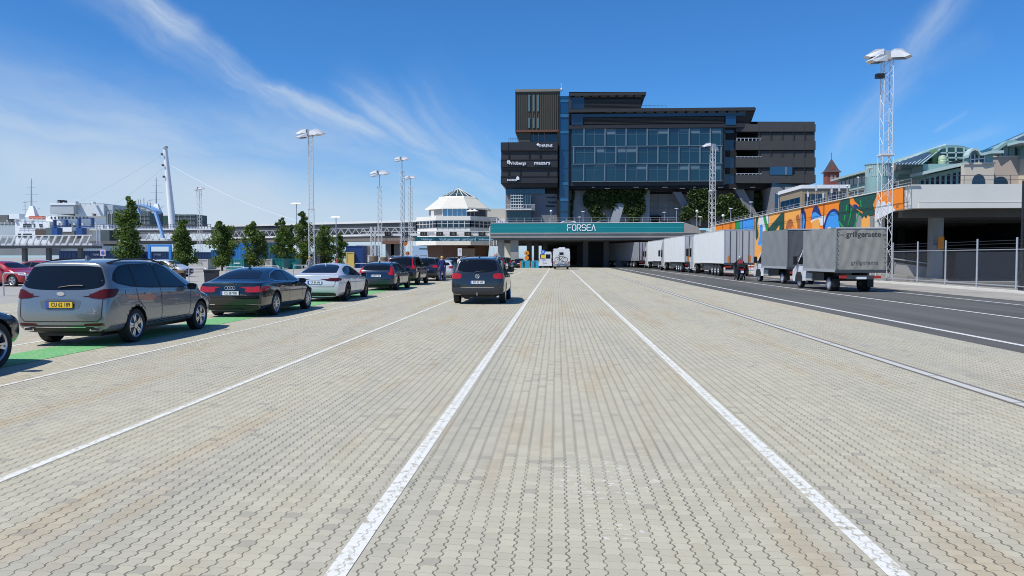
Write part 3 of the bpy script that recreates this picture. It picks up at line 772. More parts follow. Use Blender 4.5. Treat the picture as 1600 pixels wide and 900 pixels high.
HATCH = dict(L=4.30, W=1.80, H=1.46, gc=.18, fo=.85, wb=2.60, r=.32, hood0=.76, hood1=.98, belt=.92, beltr=1.00, wr=.70, cowl=1.02, wtop=.25,
    roof=[(.25, 1.40), (-.3, 1.46), (-1.0, 1.44), (-1.55, 1.39), (-1.8, 1.34)],
    tail=[(.16, 0, .28), (.12, .76, .28), (.04, .90, .34), (0, .95, .55), (.05, .94, .82), (.12, .88, 1.00), (.34, .68, 1.28), (.38, .50, 1.31), (.38, 0, 1.32)],
    surround=[(-1.68, 1.06), (.68, .955), (.28, 1.22), (-.02, 1.34), (-.32, 1.36), (-1.08, 1.33), (-1.50, 1.25)], wheel='five', mirror=(.55, .99), aerial=-1.4,
    dlo=[[(-1.62, 1.08), (-1.14, 1.03), (-1.14, 1.27), (-1.45, 1.22)], [(-1.08, 1.02), (-.36, 1.0), (-.38, 1.31), (-1.08, 1.29)], [(-.30, 1.0), (.58, .97), (.28, 1.18), (-.02, 1.30), (-.32, 1.32)]],
    rear_glass=[(-.66, 1.0), (.66, 1.0), (.58, 1.20), (.50, 1.26), (-.50, 1.26), (-.58, 1.20)],
    lamps=[([(.55, .80), (.88, .78), (.86, .98), (.60, .96)], 'rear', redl), ([(-2.15, .80), (-1.95, .82), (-1.95, .94), (-2.12, .98)], 'right', redl),
           ([(2.1, .60), (1.72, .66), (1.66, .76), (2.0, .74)], 'right', clearl), ([(.44, .60), (.78, .62), (.80, .72), (.46, .68)], 'front', clearl)],
    extra={'grille': [([(-.40, .52), (.40, .52), (.44, .68), (-.44, .68)], 'front', black, .006)], 'air_intake': [([(-.60, .30), (.60, .30), (.64, .42), (-.64, .42)], 'front', black, .006)]},
    seams=[[(-.33, .98), (-.33, .33)], [(.78, .92), (.74, .34), (-.92, .31)]], handles=[(-.85, .88), (.0, .86)], plate=(.66, '', False))
def spec(base, **k): d = dict(base); d.update(k); return d

silver = paint('steel_grey_paint', (.215, .235, .24), .5, .25)
blackp = paint('black_paint', (.006, .007, .010), .15, .16)
whitep = paint('pearl_white_paint', (.60, .62, .65), .15, .25)
navyp = paint('navy_paint', (.010, .028, .060), .35, .22)
darkp = paint('charcoal_paint', (.022, .026, .032), .3, .25)
aub = paint('dark_aubergine_paint', (.016, .010, .014), .2, .2)
redp = paint('red_paint', (.36, .008, .014), .1, .25)
greyp = paint('grey_paint', (.12, .13, .14), .5, .28)
bluep = paint('blue_paint', (.02, .06, .16), .4, .25)
QG = 'cars queueing in the green marked lane'

sm, sk = build_car(MPV, silver, 'silver grey people carrier with a yellow plate, nearest whole car at left', loc=(-9.13, 15.95, 0), name='family_car', group=QG)
for sd in (-.66, .66):
    h = sk.cast((sd, .34), 'rear')[0]
    MB().prism([(sd - .11, .315), (sd + .11, .315), (sd + .09, .385), (sd - .09, .385)], 'y', h.y - .035, h.y + .05, chrome).build('exhaust_tip', sm)
    MB().prism([(sd - .085, .328), (sd + .085, .328), (sd + .07, .373), (sd - .07, .373)], 'y', h.y - .037, h.y - .034, black).build('exhaust_bore', sm)
h = sk.cast((0, 1.03), 'rear')[0]
MB().lathe([(.045, -.01), (.04, -.02), (0, -.02)], chrome, 20, 'y', (0, h.y, 1.03)).build('badge', sm).scale = (1.9, 1, 1)


au, sk = build_car(spec(FAST, plate=(.70, 'CS 38 908', False), dlo_trim=(chrome, .022, [(-1.60, 1.015), (.84, .935), (.40, 1.15), (.05, 1.29), (-.30, 1.325), (-.75, 1.325), (-1.12, 1.25), (-1.36, 1.18)])), blackp,
    'glossy black fastback with four chrome rings on its tail, behind the silver people carrier', loc=(-8.9, 22.95, 0), name='fastback_car', group=QG)
ring = MB()
for i in range(4):
    cx = -.105 + i * .07; h = sk.cast((cx, .83), 'rear')[0]
    for k in range(16):
        a, b = 2 * math.pi * k / 16, 2 * math.pi * (k + 1) / 16
        ring.bar((cx + .045 * math.cos(a), h.y - .012, .845 + .045 * math.sin(a)), (cx + .045 * math.cos(b), h.y - .012, .845 + .045 * math.sin(b)), .0075, chrome, 5)
ring.build('ring_emblem', au)
h = sk.cast((0, .78), 'rear')[0]
MB().box(-.88, -.46, h.y + .03, h.y + .04, .37, .385, chrome).box(.46, .88, h.y + .03, h.y + .04, .37, .385, chrome).build('exhaust_trim', au)

te, sk = build_car(spec(FAST, L=4.97, W=1.96, H=1.445, wheel='dark', plate=(.74, 'CP 80 696', False), handle_m=chrome, r=.35,
    lamps=[([(.44, .80), (.93, .78), (.93, .90), (.70, .91), (.46, .85)], 'rear', dredl), ([(-2.5, .79), (-2.18, .83), (-2.2, .90), (-2.5, .91)], 'right', dredl), ([(2.4, .58), (2.0, .62), (1.9, .72), (2.35, .70)], 'right', clearl)],
    rear_glass=[(-.70, -2.06), (.70, -2.06), (.66, -1.75), (.55, -.95), (-.55, -.95), (-.66, -1.75)]), whitep,
    'pearl white fastback with dark wheels, third in the green lane queue', loc=(-8.87, 30.35, 0), name='fastback_car', group=QG)
vo, sk = build_car(spec(WAGON, plate=(.74, 'DB 91 472', False)), navyp, 'dark blue estate car with tall red tail lights, behind the white fastback', loc=(-8.87, 39.9, 0), name='estate_car', group=QG)
xc, sk = build_car(spec(SUV, wheel='dark', plate=(.80, '', False), lamps=[([(.70, .98), (.94, .96), (.93, 1.10), (.82, 1.16), (.76, 1.22), (.70, 1.58), (.65, 1.58), (.70, 1.20)], 'rear', redl), ([(-2.44, .98), (-2.2, 1.0), (-2.2, 1.13), (-2.44, 1.15)], 'right', redl), ([(2.35, .78), (2.0, .82), (1.95, .94), (2.3, .93)], 'right', clearl)]),
    aub, 'tall black off-road car between the dark blue estate and the next dark car', loc=(-9.15, 47.2, 0), name='off_road_car', group=QG)
to, sk = build_car(spec(SUV, W=1.93, H=1.72, plate=(.80, 'EM 30 569', False), cladding=None,
    extra={'rear_bumper': [([(-.90, .36), (.90, .36), (.93, .56), (.88, .60), (-.88, .60), (-.93, .56)], 'rear', M('grey_bumper', (.035, .038, .043), .5), .010)],
           'chrome_strip': [([(-.60, .615), (.60, .615), (.60, .632), (-.60, .632)], 'rear', chrome, .012)]}, dlo_trim=(black, .02, [(-2.05, 1.20), (.78, 1.14), (.44, 1.45), (.10, 1.60), (-.4, 1.63), (-1.9, 1.59)])), darkp,
    'dark grey off-road car driving alone in the open lane with bright red tail lights', loc=(-2.76, 29.2, 0), name='off_road_car')
h = sk.cast((0, 1.0), 'rear')[0]; em = MB()
for k in range(20):
    a, b = 2 * math.pi * k / 20, 2 * math.pi * (k + 1) / 20
    em.bar((.072 * math.cos(a), h.y - .012, 1.02 + .072 * math.sin(a)), (.072 * math.cos(b), h.y - .012, 1.02 + .072 * math.sin(b)), .009, chrome, 5)
for q in (((-.045, .05), (-.02, .005), (0, .045), (.02, .005), (.045, .05)), ((-.06, .01), (-.03, -.055), (0, -.005), (.03, -.055), (.06, .01))):
    em.tube([(x, h.y - .014, 1.02 + z) for x, z in q], .008, chrome, 4)
em.build('round_emblem', to)
h = sk.cast((0, .40), 'rear')[0]
MB().tube([(0, h.y + .1, .36), (0, h.y - .10, .34), (0, h.y - .14, .38), (0, h.y - .14, .44)], .017, steel, 8).build('tow_hook', to)
# nearest car, only its front corner is in the picture
nc, sk = build_car(spec(SUV, L=4.45, W=1.84, H=1.62, hood0=.86, hood1=1.05, wheel='twotone', cladding=.42, r=.35, fo=.86, wb=2.68, plate=(.8, '', False), tail=SUV['tail'], cowl=1.0), greyp if False else darkp,
    'dark grey crossover cut off by the left edge of the picture, only its nose showing', loc=(-9.12, 9.5, 0), name='crossover_car', group=QG)

for o_, k_, loc_ in ((sm, .955, (-9.05, 15.87, 0)), (au, .965, (-8.86, 22.9, 0)), (te, .98, (-8.87, 30.35, 0)), (to, .975, (-2.76, 29.15, 0))):
    o_.scale = (k_, k_, k_); o_.location = loc_
# ------------------------------------------------------------------ the rest of the cars
navy2 = paint('midnight_paint', (.012, .018, .035)); bronze = paint('bronze_paint', (.16, .10, .07), .5)
proto = {}
def car_like(key, base, body_m, nm, label, loc, rz=0, swapto=None, group=None):
    """first time builds, then copies and repaints"""
    if key not in proto:
        r, _ = build_car(base, body_m, label, name=nm, loc=loc, rz=rz, group=group); proto[key] = (r, body_m); return r
    src, m0 = proto[key]
    c = copy_tree(src, None, {m0: body_m} if body_m != m0 else {})
    c.name = nm; c.location = loc; c.rotation_euler = (0, 0, rz); c['label'] = label
    if group: c['group'] = group
    elif 'group' in c: del c['group']
    return c
proto['suv'] = (xc, aub); proto['wagon'] = (vo, navyp)
suvb = spec(SUV); hb = spec(HATCH, seams=HATCH['seams'])
car_like('suv2', spec(SUV, W=1.86, H=1.64, L=4.6, wheel='five'), navy2, 'off_road_car', 'dark blue compact off-road car right beside the person in blue overalls', (-9.1, 55.2, 0), group=QG)
car_like('hatch', hb, whitep, 'hatchback_car', 'white hatchback just beyond the person in blue overalls', (-8.9, 61.5, 0), group=QG)
QF = 'cars queueing far ahead by the terminal'
far = [('suv2', navy2, (-8.8, 68.0), 'dark car with a pale roof edge in line ahead of the white hatchback'), ('hatch', darkp, (-8.6, 74.5), 'charcoal hatchback in line beyond the second dark off-road car'),
       ('suv2', greyp, (-6.1, 64.5), 'grey compact off-road car in the lane left of the lone off-road car'), ('suv', navyp, (-5.9, 77.0), 'tall dark van-like car peeping over the roof of the lone off-road car'),
       ('hatch', greyp, (-8.6, 82), 'small grey hatchback far along the green lane queue'), ('wagon', darkp, (-11.8, 70), 'charcoal estate car in the lane left of the green lane'),
       ('hatch', bluep, (-12.0, 78), 'small blue hatchback behind the charcoal estate'), ('hatch', whitep, (-14.8, 84), 'small white hatchback nearest the terminal wall'),
       ('suv2', aub, (-8.6, 90), 'very dark off-road car last seen in the green lane queue'),
       ('suv2', darkp, (-6.9, 104), 'grey compact off-road car left of the blue barriers'), ('hatch', blackp, (-5.9, 121.5), 'black hatchback entering the underpass with red tail lights'),
       ('wagon', greyp, (-8.2, 116), 'grey estate car waiting at the left mouth of the underpass')]
for k, m, (x, y), lb in far: car_like(k, hb, m, {'suv': 'off_road_car', 'suv2': 'off_road_car', 'hatch': 'hatchback_car', 'wagon': 'estate_car'}[k], lb, (x, y, 0), group=QF)
PG = 'cars parked in the lot at the far left'
red_h, _ = build_car(HATCH, redp, 'red hatchback at the left edge facing right behind the hoop barrier', name='hatchback_car', loc=(-31.7, 42.9, 0), rz=R(-101), group=PG)
for m, x, y, rz, lb in ((redp, -35.3, 50.6, 78, 'second red hatchback, seen from its tail behind the front red one'), (whitep, -33.2, 52.8, -104, 'white hatchback nose on beside the red tail'),
                        (whitep, -28.6, 46.5, -98, 'white hatchback just behind the roof of the people carrier'), (greyp, -34.0, 59, -100, 'pale grey hatchback with a dark windscreen in the third row'),
                        (whitep, -33.5, 65, -100, 'white hatchback farthest back in the left lot'), (silver, -38.5, 62, -100, 'silver hatchback behind the white ones at the left')):
    c = copy_tree(red_h, None, {redp: m} if m != redp else {}); c.name = 'hatchback_car'; c.location = (x, y, 0); c.rotation_euler = (0, 0, R(rz)); c['label'] = lb
# ------------------------------------------------------------------ lorries
tarp = M('grey_tarpaulin', (.245, .255, .25), .55, 0, .3, 1.5, bump=.25); tarpd = M('dark_grey_tarpaulin', (.10, .105, .11), .5, 0, .2, 1.2, bump=.2)
tarpr = M('dirty_tarpaulin', (.30, .29, .25), .65, 0, .34, 1.3, bump=.4, stretch=(1, 1, .5))
boxw = M('box_white', (.80, .82, .80), .4, 0, .07, .7); doorw = M('door_grey_white', (.42, .43, .44), .45, 0, .25, 1.0, stretch=(1, 1, .3))
maroon = paint('maroon_cab_paint', (.06, .008, .012)); orange_m = M('orange_marker', (.60, .20, .03), .5)
ramp_w = paint('lorry_white', (.74, .75, .74), 0, .35)
def lorry(loc, rz, label, side, cabm, rear=doorw, curtain=False, low=False):
    t = thing('lorry', label, 'lorry', loc, rz, 'lorries waiting in line on the asphalt road')
    L, W, Z0, Z1 = 13.6, 2.55, 1.12, 4.0
    b = MB().box(-W / 2, W / 2, .03, L, Z0 + .1, Z1 - .05, side).box(-W / 2 - .004, W / 2 + .004, .05, L + .01, Z1 - .10, Z1, ramp_w if not curtain else side)
    b.box(-W / 2 - .01, W / 2 + .01, .04, L, Z0, Z0 + .12, steel if curtain else side)
    if curtain:
        for i in range(12):
            y = .6 + i * 1.1; b.box(-W / 2 - .02, W / 2 + .02, y, y + .05, Z0 + .02, Z0 + .42, dsteel)
    else:
        for i in range(1, 5): b.box(-W / 2 - .004, W / 2 + .004, L * i / 5, L * i / 5 + .02, Z0, Z1, offwhite)
    box = b.build('cargo_box', t)
    fr = MB().box(-W / 2, -W / 2 + .10, -.03, .03, Z0 - .05, Z1, steel if not curtain else dsteel).box(W / 2 - .10, W / 2, -.03, .03, Z0 - .05, Z1, steel if not curtain else dsteel)
    fr.box(-W / 2, W / 2, -.03, .03, Z1 - .10, Z1, steel).box(-W / 2, W / 2, -.05, .03, Z0 - .12, Z0 + .06, dsteel).build('rear_frame', t)
    for sd in (-1, 1):
        d = MB().box(min(sd * .01, sd * (W / 2 - .11)), max(sd * .01, sd * (W / 2 - .11)), -.02, .02, Z0 + .07, Z1 - .11, rear).build('rear_door', t)
        for x in (.25, .78): MB().bar((sd * x, -.05, Z0 + .05), (sd * x, -.05, Z1 - .1), .028, dsteel, 6).build('lock_rod', d)
        MB().box(sd * (W / 2 - .42) - .12, sd * (W / 2 - .42) + .12, -.028, -.021, Z0 + .12, Z0 + .68, orange_m).build('marker_board', d)
        MB().box(sd * .95 - .26, sd * .95 + .26, -.07, -.02, .78, .90, redl).build('tail_light', t)
    MB().box(-W / 2 + .05, W / 2 - .05, -.06, .02, .48, .60, steel).box(-.5, -.4, -.02, .2, .5, 1.1, dsteel).box(.4, .5, -.02, .2, .5, 1.1, dsteel).build('rear_bumper', t)
    number_plate(t, '', 0, -.08, .68)
    MB().box(-.55, -.40, .1, L + 2.2, .75, 1.12, dsteel).box(.40, .55, .1, L + 2.2, .75, 1.12, dsteel).box(-1.15, -.9, 5.2, 9.2, .45, 1.0, dsteel).box(.9, 1.15, 5.2, 9.2, .45, 1.0, dsteel).build('chassis', t)
    for x in (-1, 1):
        for y in (2.3, 3.6, 4.9): wheel(t, x * 1.26, y, .52, .38, 'truck')
        wheel(t, x * 1.26, L - .4, .52, .5, 'truck'); wheel(t, x * 1.26, L + 3.1, .52, .34, 'truck')
        MB().box(x * 1.24 - .02, x * 1.24 + .02, 1.2, 1.24, .3, 1.0, black).build('mud_flap', t)
    y0 = L + .75; h = 3.75 if not low else 3.2
    prof = [(y0, .55), (y0 + 2.2, .40), (y0 + 2.35, .60), (y0 + 2.30, 1.55), (y0 + 2.05, 2.75), (y0 + 1.75, 3.05), (y0 + .9, h), (y0, h + .05)]
    c = MB().prism(prof, 'x', -1.24, 1.24, cabm).build('cab', t, angle=20)
    MB().hexa([(-1.1, y0 + 2.30, 1.62), (1.1, y0 + 2.30, 1.62), (1.1, y0 + 2.34, 1.60), (-1.1, y0 + 2.34, 1.60), (-1.05, y0 + 2.04, 2.68), (1.05, y0 + 2.04, 2.68), (1.05, y0 + 2.09, 2.68), (-1.05, y0 + 2.09, 2.68)], glass).build('windscreen', c)
    for x in (-1, 1):
        MB().prism([(y0 + .95, 1.65), (y0 + 2.15, 1.65), (y0 + 1.95, 2.6), (y0 + .95, 2.6)], 'x', x * 1.235, x * 1.245, glass).build('side_window', c)
        MB().box(x * 1.3, x * 1.55, y0 + 2.25, y0 + 2.42, 1.75, 2.55, black).bar((x * 1.2, y0 + 2.2, 2.6), (x * 1.45, y0 + 2.3, 2.6), .025, black).build('mirror', c)
        MB().prism([(L + 2.55, .35), (L + 3.75, .35), (L + 3.75, 1.0), (L + 3.5, 1.18), (L + 2.75, 1.18), (L + 2.55, 1.0)], 'x', x * 1.245, x * 1.262, black).build('wheel_arch', c)
    MB().box(-1.2, 1.2, L + .7, L + 1.6, .35, .85, cabm).build('side_fairing', t)
    return t
lorry((15.42, 66.6, 0), R(.5), 'white box lorry right in front of the motorcycle, nearest of the long lorries', boxw, ramp_w)
lorry((14.95, 84.0, 0), R(1.2), 'white box lorry second in the line of long lorries, its mirror standing out', boxw, ramp_w)
lorry((15.3, 101.8, 0), R(2.6), 'white lorry with panel seams third from the front of the photo', boxw, ramp_w)
lorry((13.95, 121.2, 0), R(16.0), 'grey curtain sided lorry with a dark red cab, half in the underpass shade', M('curtain_grey', (.25, .27, .29), .5, 0, .1, 2), maroon, doorw, True, True)

# vans with tarpaulin boxes
def fabric_box(parent, x0, x1, y0, y1, z0, z1, ms, mr, seed, amp):
    bm = bmesh.new(); rnd = random.Random(seed)
    NX, NY, NZ = 26, 34, 26
    def face(fn, nu, nv, mi, nrm, st):
        vs = [[bm.verts.new(fn(u / nu, v / nv)) for v in range(nv + 1)] for u in range(nu + 1)]
        for u in range(nu + 1):
            for v in range(nv + 1):
                a, b = u / nu, v / nv; e = min(a, 1 - a, b, 1 - b)
                k = min(1, e * 9)
                f = math.sin(a * st[0] + b * st[1] + 1.3 * math.sin(b * 5 + seed)) * .5 + math.sin(a * st[2] - b * 6 + seed) * .35 + math.sin((a + b * .6) * 37) * .12
                hem = math.sin(a * nu * 2.1) * .5 * max(0, 1 - b * 6)
                vs[u][v].co += Vector(nrm) * (amp * (f + hem) * k + .012)
        for u in range(nu):
            for v in range(nv):
                q = bm.faces.new((vs[u][v], vs[u + 1][v], vs[u + 1][v + 1], vs[u][v + 1])); q.material_index = mi; q.smooth = True
    face(lambda a, b: (lerp(x0, x1, a), y0, lerp(z0, z1, b)), NX, NZ, 1, (0, -1, 0), (19, 9, 31))
    face(lambda a, b: (x0, lerp(y0, y1, a), lerp(z0, z1, b)), NY, NZ, 0, (-1, 0, 0), (16, 3, 23))
    face(lambda a, b: (x1, lerp(y0, y1, a), lerp(z0, z1, b)), NY, NZ, 0, (1, 0, 0), (16, 3, 23))
    face(lambda a, b: (lerp(x0, x1, a), y1, lerp(z0, z1, b)), NX, NZ, 0, (0, 1, 0), (9, 3, 13))
    face(lambda a, b: (lerp(x0, x1, a), lerp(y0, y1, b), z1), NX, NY, 2, (0, 0, 1), (5, 2, 3))
    bmesh.ops.recalc_face_normals(bm, faces=bm.faces)
    me = bpy.data.meshes.new('tarpaulin'); bm.to_mesh(me); bm.free()
    for m in (ms, mr, ms if mr != tarpr else offwhite): me.materials.append(m)
    return link('tarpaulin', me, parent)
vanw = paint('van_white', (.66, .68, .72), 0, .3)
def tarp_van(loc, rz, label, ms, mr, wd, ln, z1, seed, amp, dual=False):
    t = thing('tarpaulin_van', label, 'van', loc, rz, 'vans with tarpaulin boxes')
    hw = wd / 2; z0 = 1.05
    tb = fabric_box(t, -hw, hw, 0, ln, z0, z1, ms, mr, seed, amp)
    mb = MB()
    for sd in (-1, 1):
        mb.box(sd * hw - .03, sd * hw + .03, -.04, .02, z0 - .04, z1 + .02, ms).box(sd * (hw + .012) - .02, sd * (hw + .012) + .02, 0, ln, z0 - .10, z0 + .03, steel)
    mb.box(-hw, hw, -.04, .02, z1 - .02, z1 + .03, offwhite).box(-hw - .02, hw + .02, -.05, .02, z0 - .13, z0 + .02, dsteel).build('box_frame', t)
    st = MB()
    for sd in (-1, 1):
        for k in range(9): st.cbox(sd * (hw - .055), -.055, z0 + .15 + k * (z1 - z0 - .25) / 8, .05, .02, .03, black)
    st.build('strap_buckles', tb)
    MB().box(-.45, -.35, .1, ln + 1.5, .62, .95, dsteel).box(.35, .45, .1, ln + 1.5, .62, .95, dsteel).box(-hw * .55, hw * .55, -.02, .06, .62, .80, dsteel).box(-.5, .5, 1.2, 2.6, .5, .8, black).build('chassis', t)
    for sd in (-1, 1):
        MB().box(sd * .80 - .16, sd * .80 + .16, -.03, .03, .66, .79, redl).build('tail_light', t)
        MB().box(sd * .82 - .15, sd * .82 + .15, .78, .80, .22, .62, black).build('mud_flap', t)
        for inn in ((0, .22) if dual else (0,)): wheel(t, sd * .96, 1.35, .36, .21, 'steel', inn)
        wheel(t, sd * .96, ln + 1.15, .36, .22, 'steel')
        MB().box(sd * .95 - .03, sd * .95 + .03, ln - .75, ln + .1, .45, .84, M('skirt_beige', (.40, .40, .36), .6)).build('side_skirt', t)
        MB().box(sd * .80 - .1, sd * .80 + .1, 2.1, ln - .9, .5, .88, black).build('tool_box', t)
    number_plate(t, '', 0, -.07, .68)
    y0 = ln + .12
    prof = [(y0, .42), (y0 + 1.95, .36), (y0 + 2.05, .55), (y0 + 2.0, .95), (y0 + 1.45, 1.22), (y0 + .75, 2.15), (y0 + .3, 2.36), (y0, 2.38)]
    c = MB(); n = len(prof)
    # narrower roof than waist
    def wx(z): return 1.0 if z < 1.2 else lerp(1.0, .82, (z - 1.2) / 1.2)
    pts = [(-wx(z) * .98, y, z) for y, z in prof] + [(wx(z) * .98, y, z) for y, z in prof]
    c.hull(pts, [tuple(range(n)), tuple(reversed(range(n, 2 * n)))] + [(i, n + i, n + (i + 1) % n, (i + 1) % n) for i in range(n)], vanw)
    cb = c.build('cab', t, angle=15)
    for sd in (-1, 1):
        q = [(y0 + .28, 1.30), (y0 + 1.28, 1.28), (y0 + .72, 2.0), (y0 + .28, 2.12)]
        m2 = MB(); m2.hull([(sd * (wx(z) * .98 + .004), y, z) for y, z in q] + [(sd * (wx(z) * .98 - .01), y, z) for y, z in q], [(0, 1, 2, 3), (7, 6, 5, 4), (0, 4, 5, 1), (1, 5, 6, 2), (2, 6, 7, 3), (3, 7, 4, 0)], glass); m2.build('side_window', cb)
        MB().box(sd * 1.02, sd * 1.22, y0 + 1.18, y0 + 1.30, 1.25, 1.70, black).bar((sd * .95, y0 + 1.2, 1.36), (sd * 1.08, y0 + 1.22, 1.36), .035, black).build('mirror', cb)
        MB().prism([(ln + .62, .36), (ln + 1.72, .36), (ln + 1.66, .66), (ln + 1.45, .86), (ln + .88, .86), (ln + .68, .66)], 'x', sd * .975, sd * .99, black).build('wheel_arch', cb)
    return t, tb
v1, tb = tarp_van((14.22, 37.2, 0), R(2), 'nearest tarpaulin van, dirty pale grey cover with faded web lettering', tarp, tarpr, 2.32, 4.3, 3.02, 3, .03, True)
fade = M('faded_lettering', (.045, .045, .042), .7, var=.3, scale=9); fadeb = M('faded_lettering_pale', (.085, .08, .07), .7, var=.3, scale=9)
L_ = [text('grillgeraete', .36, fade, tb, 'lettering', (.12, -.2, 2.72), REAR, depth=0, offset=.006)]
L_ += [text('www.', .15, fadeb, tb, 'lettering', (-.95, -.2, 2.70), REAR, depth=0), text('.de', .15, fadeb, tb, 'lettering', (1.04, -.2, 2.70), REAR, depth=0)]
L_ += [text('grillgeraete', .28, fadeb, tb, 'lettering', (.18, -.2, 1.40), REAR, depth=0)]
tarp_bvh = BVHTree.FromPolygons([v.co.copy() for v in tb.data.vertices], [tuple(p.vertices) for p in tb.data.polygons])
for lt in L_:                      # print the words onto the folds
    bm = bmesh.new(); bm.from_mesh(lt.data); bmesh.ops.subdivide_edges(bm, edges=bm.edges[:], cuts=1, use_grid_fill=True)
    for v in bm.verts:
        x, z = v.co.x + lt.location.x, v.co.y + lt.location.z; h = tarp_bvh.ray_cast(Vector((x, -3, z)), Vector((0, 1, 0)))[0]
        if h: v.co.z = -(h.y - .006 - lt.location.y)
    bm.to_mesh(lt.data); bm.free()
mirr = MB().tube([(-1.0, 4.9, 1.95), (-1.16, 5.3, 1.62)], .02, black, 5).build('mirror_stay', v1)
v2, tb = tarp_van((15.05, 47.8, 0), R(4), 'second tarpaulin van, plain dark grey cover, in front of the nearest one', M('second_tarpaulin', (.20, .215, .22), .5, 0, .15, 1.5, bump=.2), tarpd, 2.32, 4.6, 3.34, 5, .018)

# ------------------------------------------------------------------ motorhome, bicycle and the white van beside it
mh = thing('motorhome', 'white motorhome driving away with a bicycle on its tail, at the underpass mouth', 'motorhome', (.62, 105.2, 0))
cream = M('motorhome_white', (.64, .65, .66), .35, 0, .05, 1)
sil = M('motorhome_skirt', (.33, .34, .35), .4, .3)
b = MB(); W2 = 1.15
prof = [(-W2, .75), (W2, .75), (W2, 2.62), (W2 - .12, 2.82), (-W2 + .12, 2.82), (-W2, 2.62)]
b.prism(prof, 'y', 0, 5.2, cream); b.build('living_body', mh, angle=50)
MB().prism([(5.2, .45), (7.0, .45), (7.1, .8), (6.9, 1.15), (6.2, 1.35), (5.75, 2.2), (5.2, 2.5)], 'x', -1.0, 1.0, cream).build('cab', mh)
MB().box(-W2 - .005, W2 + .005, -.02, 5.2, .45, .76, sil).build('lower_skirt', mh)
MB().box(-.28, .28, -.02, .02, 1.98, 2.32, glass).build('rear_window', mh)
MB().box(-1.0, 1.0, -.16, 0, .42, .62, sil).build('rear_bumper', mh)
MB().box(-.3, .5, 1.5, 2.6, 2.82, 3.02, cream).build('roof_box', mh); MB().box(-.5, .2, .4, 1.0, 2.82, 2.92, cream).build('roof_hatch', mh)
for sd in (-1, 1):
    MB().box(sd * 1.02 - .08, sd * 1.02 + .08, -.03, 0, .80, 1.1, redl).build('tail_light', mh)
    MB().box(sd * 1.08 - .05, sd * 1.08 + .05, -.03, 0, 2.55, 2.62, redl).build('marker_light', mh)
    for y in (1.3, 6.0): wheel(mh, sd * .98, y, .34, .21, 'steel')
    MB().box(sd * 1.1, sd * 1.38, 6.25, 6.35, 1.5, 1.9, black).build('mirror', mh)
MB().tube([(-.75, -.05, .95), (-.75, -.38, .95), (-.75, -.38, 1.0)], .02, steel).tube([(.75, -.05, .95), (.75, -.38, .95)], .02, steel).box(-.85, .85, -.42, -.16, .93, .97, steel).tube([(-.5, -.03, 1.75), (-.5, -.3, 1.6)], .015, steel).build('bicycle_rack', mh)
number_plate(mh, '', 0, -.18, .52)
bk = thing('bicycle', 'dark bicycle strapped across the tail of the motorhome', 'bicycle', (.60, 104.88, .98))
def circ(cx, cz, r, y, n=20): return [(cx + r * math.cos(2 * math.pi * i / n), y, cz + r * math.sin(2 * math.pi * i / n)) for i in range(n + 1)]
for cx in (-.54, .54):
    wv = MB().tube([(cx - .03, 0, .34), (cx + .03, 0, .34)], .03, steel, 6)
    for i in range(9):
        a = 2 * math.pi * i / 9; wv.bar((cx, 0, .34), (cx + .31 * math.cos(a), 0, .34 + .31 * math.sin(a)), .005, steel, 3)
    wv = wv.build('wheel', bk); MB().tube(circ(cx, .34, .33, 0), .035, rubber, 5).build('tyre', wv)
MB().tube([(-.54, 0, .34), (-.18, 0, .30), (-.28, 0, .78), (.30, 0, .80), (-.18, 0, .30)], .034, black, 6).tube([(-.54, 0, .34), (-.28, 0, .78)], .015, black).tube([(.54, 0, .34), (.36, 0, .92)], .02, black).build('frame', bk)
MB().tube([(-.28, 0, .78), (-.31, 0, .90)], .014, steel).hexa([(-.44, -.07, .90), (-.16, -.03, .90), (-.16, .03, .90), (-.44, .07, .90), (-.44, -.07, .94), (-.16, -.03, .94), (-.16, .03, .94), (-.44, .07, .94)], black).build('saddle', bk)
MB().tube([(.36, 0, .92), (.33, 0, 1.0), (.33, -.2, 1.02)], .014, steel).tube([(.33, 0, 1.0), (.33, .2, 1.02)], .014, steel).build('handlebar', bk)

wvn = thing('delivery_van', 'white delivery van just left of the motorhome at the underpass', 'van', (-1.75, 117, 0))
MB().prism([(-1.0, .35), (1.0, .35), (1.0, 1.5), (.88, 2.5), (-.88, 2.5), (-1.0, 1.5)], 'y', 0, 4.2, vanw).prism([(4.2, .35), (5.8, .35), (5.9, .8), (5.7, 1.1), (5.0, 1.3), (4.5, 2.2), (4.2, 2.4)], 'x', -.95, .95, vanw).build('body', wvn)
for sd in (-1, 1):
    MB().box(min(sd * .08, sd * .78), max(sd * .08, sd * .78), -.012, .0, 1.45, 2.1, glass).build('rear_window', wvn)
    MB().box(sd * .95 - .04, sd * .95 + .04, -.03, .02, .9, 1.5, redl).build('tail_light', wvn)
    for y in (1.0, 4.7): wheel(wvn, sd * .93, y, .34, .21, 'steel')
number_plate(wvn, '', 0, -.03, .8)
MB().box(-.55, .1, -.02, -.012, 1.2, 1.3, M('blue_print', (.03, .12, .45), .5)).build('blue_marking', wvn)

